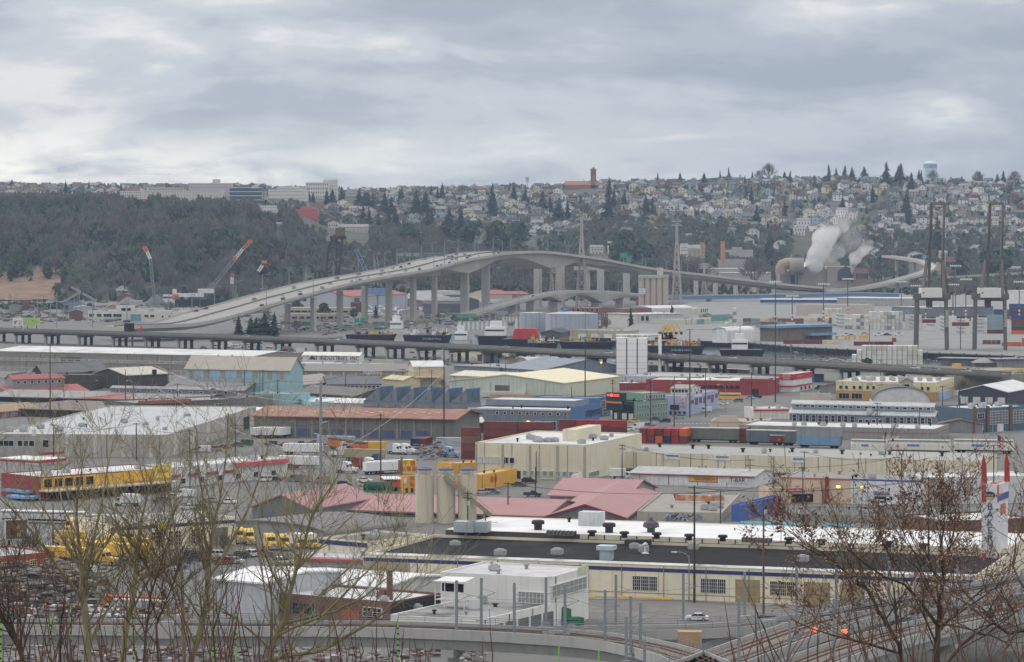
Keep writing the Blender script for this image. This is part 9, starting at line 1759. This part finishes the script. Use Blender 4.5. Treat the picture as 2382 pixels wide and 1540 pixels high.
for k in range(260):
 u=rr.uniform(-40,1000)*(1 if rr.random()<.8 else 1.15);Y=rr.uniform(60,95);v=1600;ht=rr.uniform(1.,3.6)*(1.1 if u<620 else.6)*rr.random()**.5;p=A(u,v,Y);d=Vector((rr.uniform(-.25,.25),rr.uniform(-.2,.2),1));pts=[p-Vector((0,0,3))]+[p+d*ht*f+Vector((rr.uniform(-.06,.06),0,0))for f in(.1,.4,.7,1)]
 m.path(pts,[.022,.02,.016,.012,.006],3)
o=part('shrub_thicket',m,M((96,66,62),rough=.9,var=.25,sc=2.),None);o['kind']='stuff';o['label']='thicket of red brown shoots'
rr=random.Random(31);m=MB()
for k in range(90):
 u=rr.uniform(1720,2440);Y=rr.uniform(60,85);ht=rr.uniform(1.,2.6);p=A(u,1600,Y);d=Vector((rr.uniform(-.5,.5),rr.uniform(-.2,.2),1));m.path([p-Vector((0,0,3))]+[p+d*ht*f+Vector((rr.uniform(-.08,.08),0,0))for f in(.1,.4,.7,1)],[.022,.02,.016,.012,.006],3)
o=part('shrub_thicket',m,M((104,82,68),rough=.9,var=.25,sc=2.),None);o['kind']='stuff';o['label']='thicket of brown shoots'
# the lesser sheds, cars and trees between
FW=[('pale grey',M((178,178,176),var=.1,streak=.3)),('cream',M((196,190,172),var=.08,streak=.3)),('grey',M((140,141,144),var=.1,streak=.3)),('tan',M((172,156,136),var=.1,streak=.3)),('brick',BRICK),('dull blue',M((120,136,154),var=.1,streak=.3)),('white',OLDW)]
FR=[('dark',M((104,103,104),rough=.9,var=.15)),('grey',GREYR),('pale',WROOF),('rusty',M((140,112,100),rough=.9,var=.2))]
def fill(u0,u1,v0,v1,n,seed,hmin=3.5,hmax=7,wmin=14,wmax=40):
 rr=random.Random(seed)
 for k in range(n):
  u,v=rr.uniform(u0,u1),v0+(v1-v0)*(k+rr.random())/n;p=G(u,v);s=p.y/F;w,h=rr.uniform(wmin,wmax)/s,rr.uniform(hmin,hmax);(wn,wm),(rn,rm)=rr.choice(FW),rr.choice(FR);gb=rr.random()<.5;dv=rr.uniform(-1.5,.5);vt=v-h/s
  b=B('gabled_shed' if gb else 'flat_shed',f'{wn} walled {"gabled" if gb else "flat roofed"} shed, {rn} roof, {where(u, v)}',(u-w/2,vt-dv),(u+w/2,vt+dv),v,dep=rr.uniform(10,20),wall=wm,roof=rm,rt='x' if gb else 'flat',rh=rr.uniform(1.2,2.5),par=0 if gb else.4,cat='shed',group='small sheds of the flats')
  m=rr.randint(2,6);b.win('f',m,.08,.92,h*.35,h*.7,min(2.4,b.L/m*.6),frame=wm if rr.random()<.5 else WHITE,glass=DKGREY)
  if rr.random()<.6:b.doors('f',1,.1,.9,0,h*.6,3.4,rr.choice((DKGREY,PALE,STEEL)))
fill(-10,430,694,742,16,1,wmin=.018,wmax=.05);fill(560,1100,700,742,12,2,3.5,6,.015,.04);fill(1280,1700,742,768,6,3,3.5,6,.015,.035);fill(2200,2400,660,690,6,4,4,8,.02,.05);fill(1900,2380,640,668,7,5,4,8,.015,.04)
fill(690,1000,845,862,3,6,3,4.5,.006,.012);fill(1050,1420,838,850,4,7,3,4.5,.006,.012);fill(1820,2250,856,868,4,8,3,4.5,.006,.012);fill(1830,1935,898,935,3,10,3,4,.004,.008);fill(2230,2400,968,1012,3,11,3,4,.004,.008)
for x,y_,c,kd in((460,395,'light blue','sedan'),(640,388,'white','van'),(800,392,'white','boxtruck'),(905,392,'white','van'),(1030,398,'red','van'),(1050,352,'yellow','boxtruck'),(1110,405,'white','van'),(1215,408,'teal','van'),(1190,330,'orange','boxtruck'),(1370,420,'white','van'),(1540,455,'red','van'),(1630,450,'white','boxtruck'),(1775,470,'white','boxtruck'),(1500,460,'light blue','van')):veh(kd,c,*k2(x,y_),R.choice((-20,70,160)),scale=1.15)
rr=random.Random(44)
cl=['white','silver','grey','black','dark blue','red','white','tan','green','maroon']
for(x0,y0_),(x1,y1_),n,a in((b2(1750,250),b2(1980,262),4,0),(b2(100,215),b2(660,205),4,170),(a2(580,1560),a2(860,1500),6,160),(b4(640,770),b4(1500,870),0,0),(b3(1850,880),b3(2250,800),4,150),(b4(420,745),b4(590,740),3,160),(c1(1150,880),c1(1600,690),7,155),(b1(1650,1310),b1(2260,1230),6,160),(b2(60,1240),b2(560,1225),4,170),(c2(0,110),c2(560,130),5,165),(a1(0,1440),a1(800,1425),9,170),(a4(1300,1070),a4(2250,1050),9,170),(a3(1320,1490),a3(1960,1500),10,175),(b2(150,1460),b2(560,1400),4,160),(k4(1700,1080),k4(2300,1200),0,0),(b4(1640,1100),b4(1800,960),3,120)):
 for k in range(n):
  f=(k+rr.uniform(.2,.8))/n;u,v=x0+(x1-x0)*f,y0_+(y1_-y0_)*f+rr.uniform(-2,2);kd=rr.choice(('sedan','suv','sedan','van','pickup'));veh(kd,rr.choice(cl),u,v,a+rr.uniform(-8,8))
lm=M((196,196,192),var=.1)
for(x0,y0_),(x1,y1_),n in((c1(1180,850),c1(1950,800),16),(c1(1250,760),c1(1900,720),12),(b1(1600,1345),b1(2270,1265),12),(c2(560,175),c2(900,200),8),(k5(80,1120),k5(560,1080),10)):
 P,Q=G(x0,y0_),G(x1,y1_)
 for k in range(n):
  q=P.lerp(Q,k/n);m=MB();m.slab([q+Vector((0,0,.03)),q+Vector((.16,0,.03)),q+Vector((1.9,4.6,.03)),q+Vector((1.74,4.6,.03))],.004);struct('stall_line',m,lm)
for pts,z in(((c3(600,1130),c3(1340,1170),c3(2017,1150),c4(500,1060)),.03),((b3(960,1075),b3(1290,1080)),.034)):
 for a,b_ in zip(pts,pts[1:]):p,q=G(*a),G(*b_);m=MB();m.beam(p+Vector((0,0,z)),q+Vector((0,0,z)),.18,.006);struct('lane_line',m,M((190,170,90)))
for u,vt,vb,k in((60,700,722,'t'),(210,705,730,'b'),(395,700,735,'t'),(690,745,775,'t'),(690,700,730,'b'),(1410,740,768,'t'),(1640,735,760,'b'),(1020,728,746,'t'),(2260,640,668,'c'),(2330,645,668,'b'),(1795,880,908,'t'),(2240,880,925,'t'),(520,1240,1290,'t'),(1880,1095,1150,'t'),(1215,1010,1050,'t'),(70,1240,1300,'t')):tree(k,u,vt,vb,wid=1.3)
for k in range(34):
 u,v=rr.uniform(0,640),rr.uniform(700,758);wood_pole(u,v-rr.uniform(16,44),v,rr.choice((0,0,1)),0,rr.choice(('thin steel pole ','slim wooden line pole ','pale mast '))+where(u,v),rr.choice((GALV,None,STEEL)),r=1.3)
heap('yard_clutter','low dark clutter of the yards below the bluff',[(-20,694),(640,752)],800,[M((84,82,80)),M((110,108,104)),M((150,148,144)),M((98,84,72)),M((70,84,66))],7,2.5,.8,3.2)
heap('yard_clutter','parked plant and crates of the river yards',[(600,735),(1400,768)],500,[M((84,82,80)),M((120,118,114)),M((170,168,164)),M((110,84,72)),M((80,96,120))],8,2.5,.8,2.6)
heap('yard_clutter','crates and gear stored on the terminal ground',[(1640,690),(2400,700)],350,[M((84,82,80)),M((120,118,114)),M((110,150,150)),M((170,110,84)),M((90,100,130))],9,3,.8,3)
heap('yard_clutter','gear and materials beside the viaduct',[(620,824),(2250,850)],420,[M((84,82,80)),M((120,118,114)),M((170,168,164)),M((90,84,78))],10,1.6,.5,1.6)
# winter haze over the flats
g=MB();g.box(-3000,-120,-4,3000,7200,260)
hz=bpy.data.materials.new('haze');hz.use_nodes=True;nt=hz.node_tree;nt.nodes.clear()
o_=nt.nodes.new('ShaderNodeOutputMaterial');pv=nt.nodes.new('ShaderNodeVolumePrincipled')
pv.inputs['Density'].default_value=4.0e-5;pv.inputs['Color'].default_value=(.56,.74,1.0,1);pv.inputs['Anisotropy'].default_value=.1
nt.links.new(pv.outputs[0],o_.inputs['Volume'])
o=struct('haze',g,hz,'stuff')
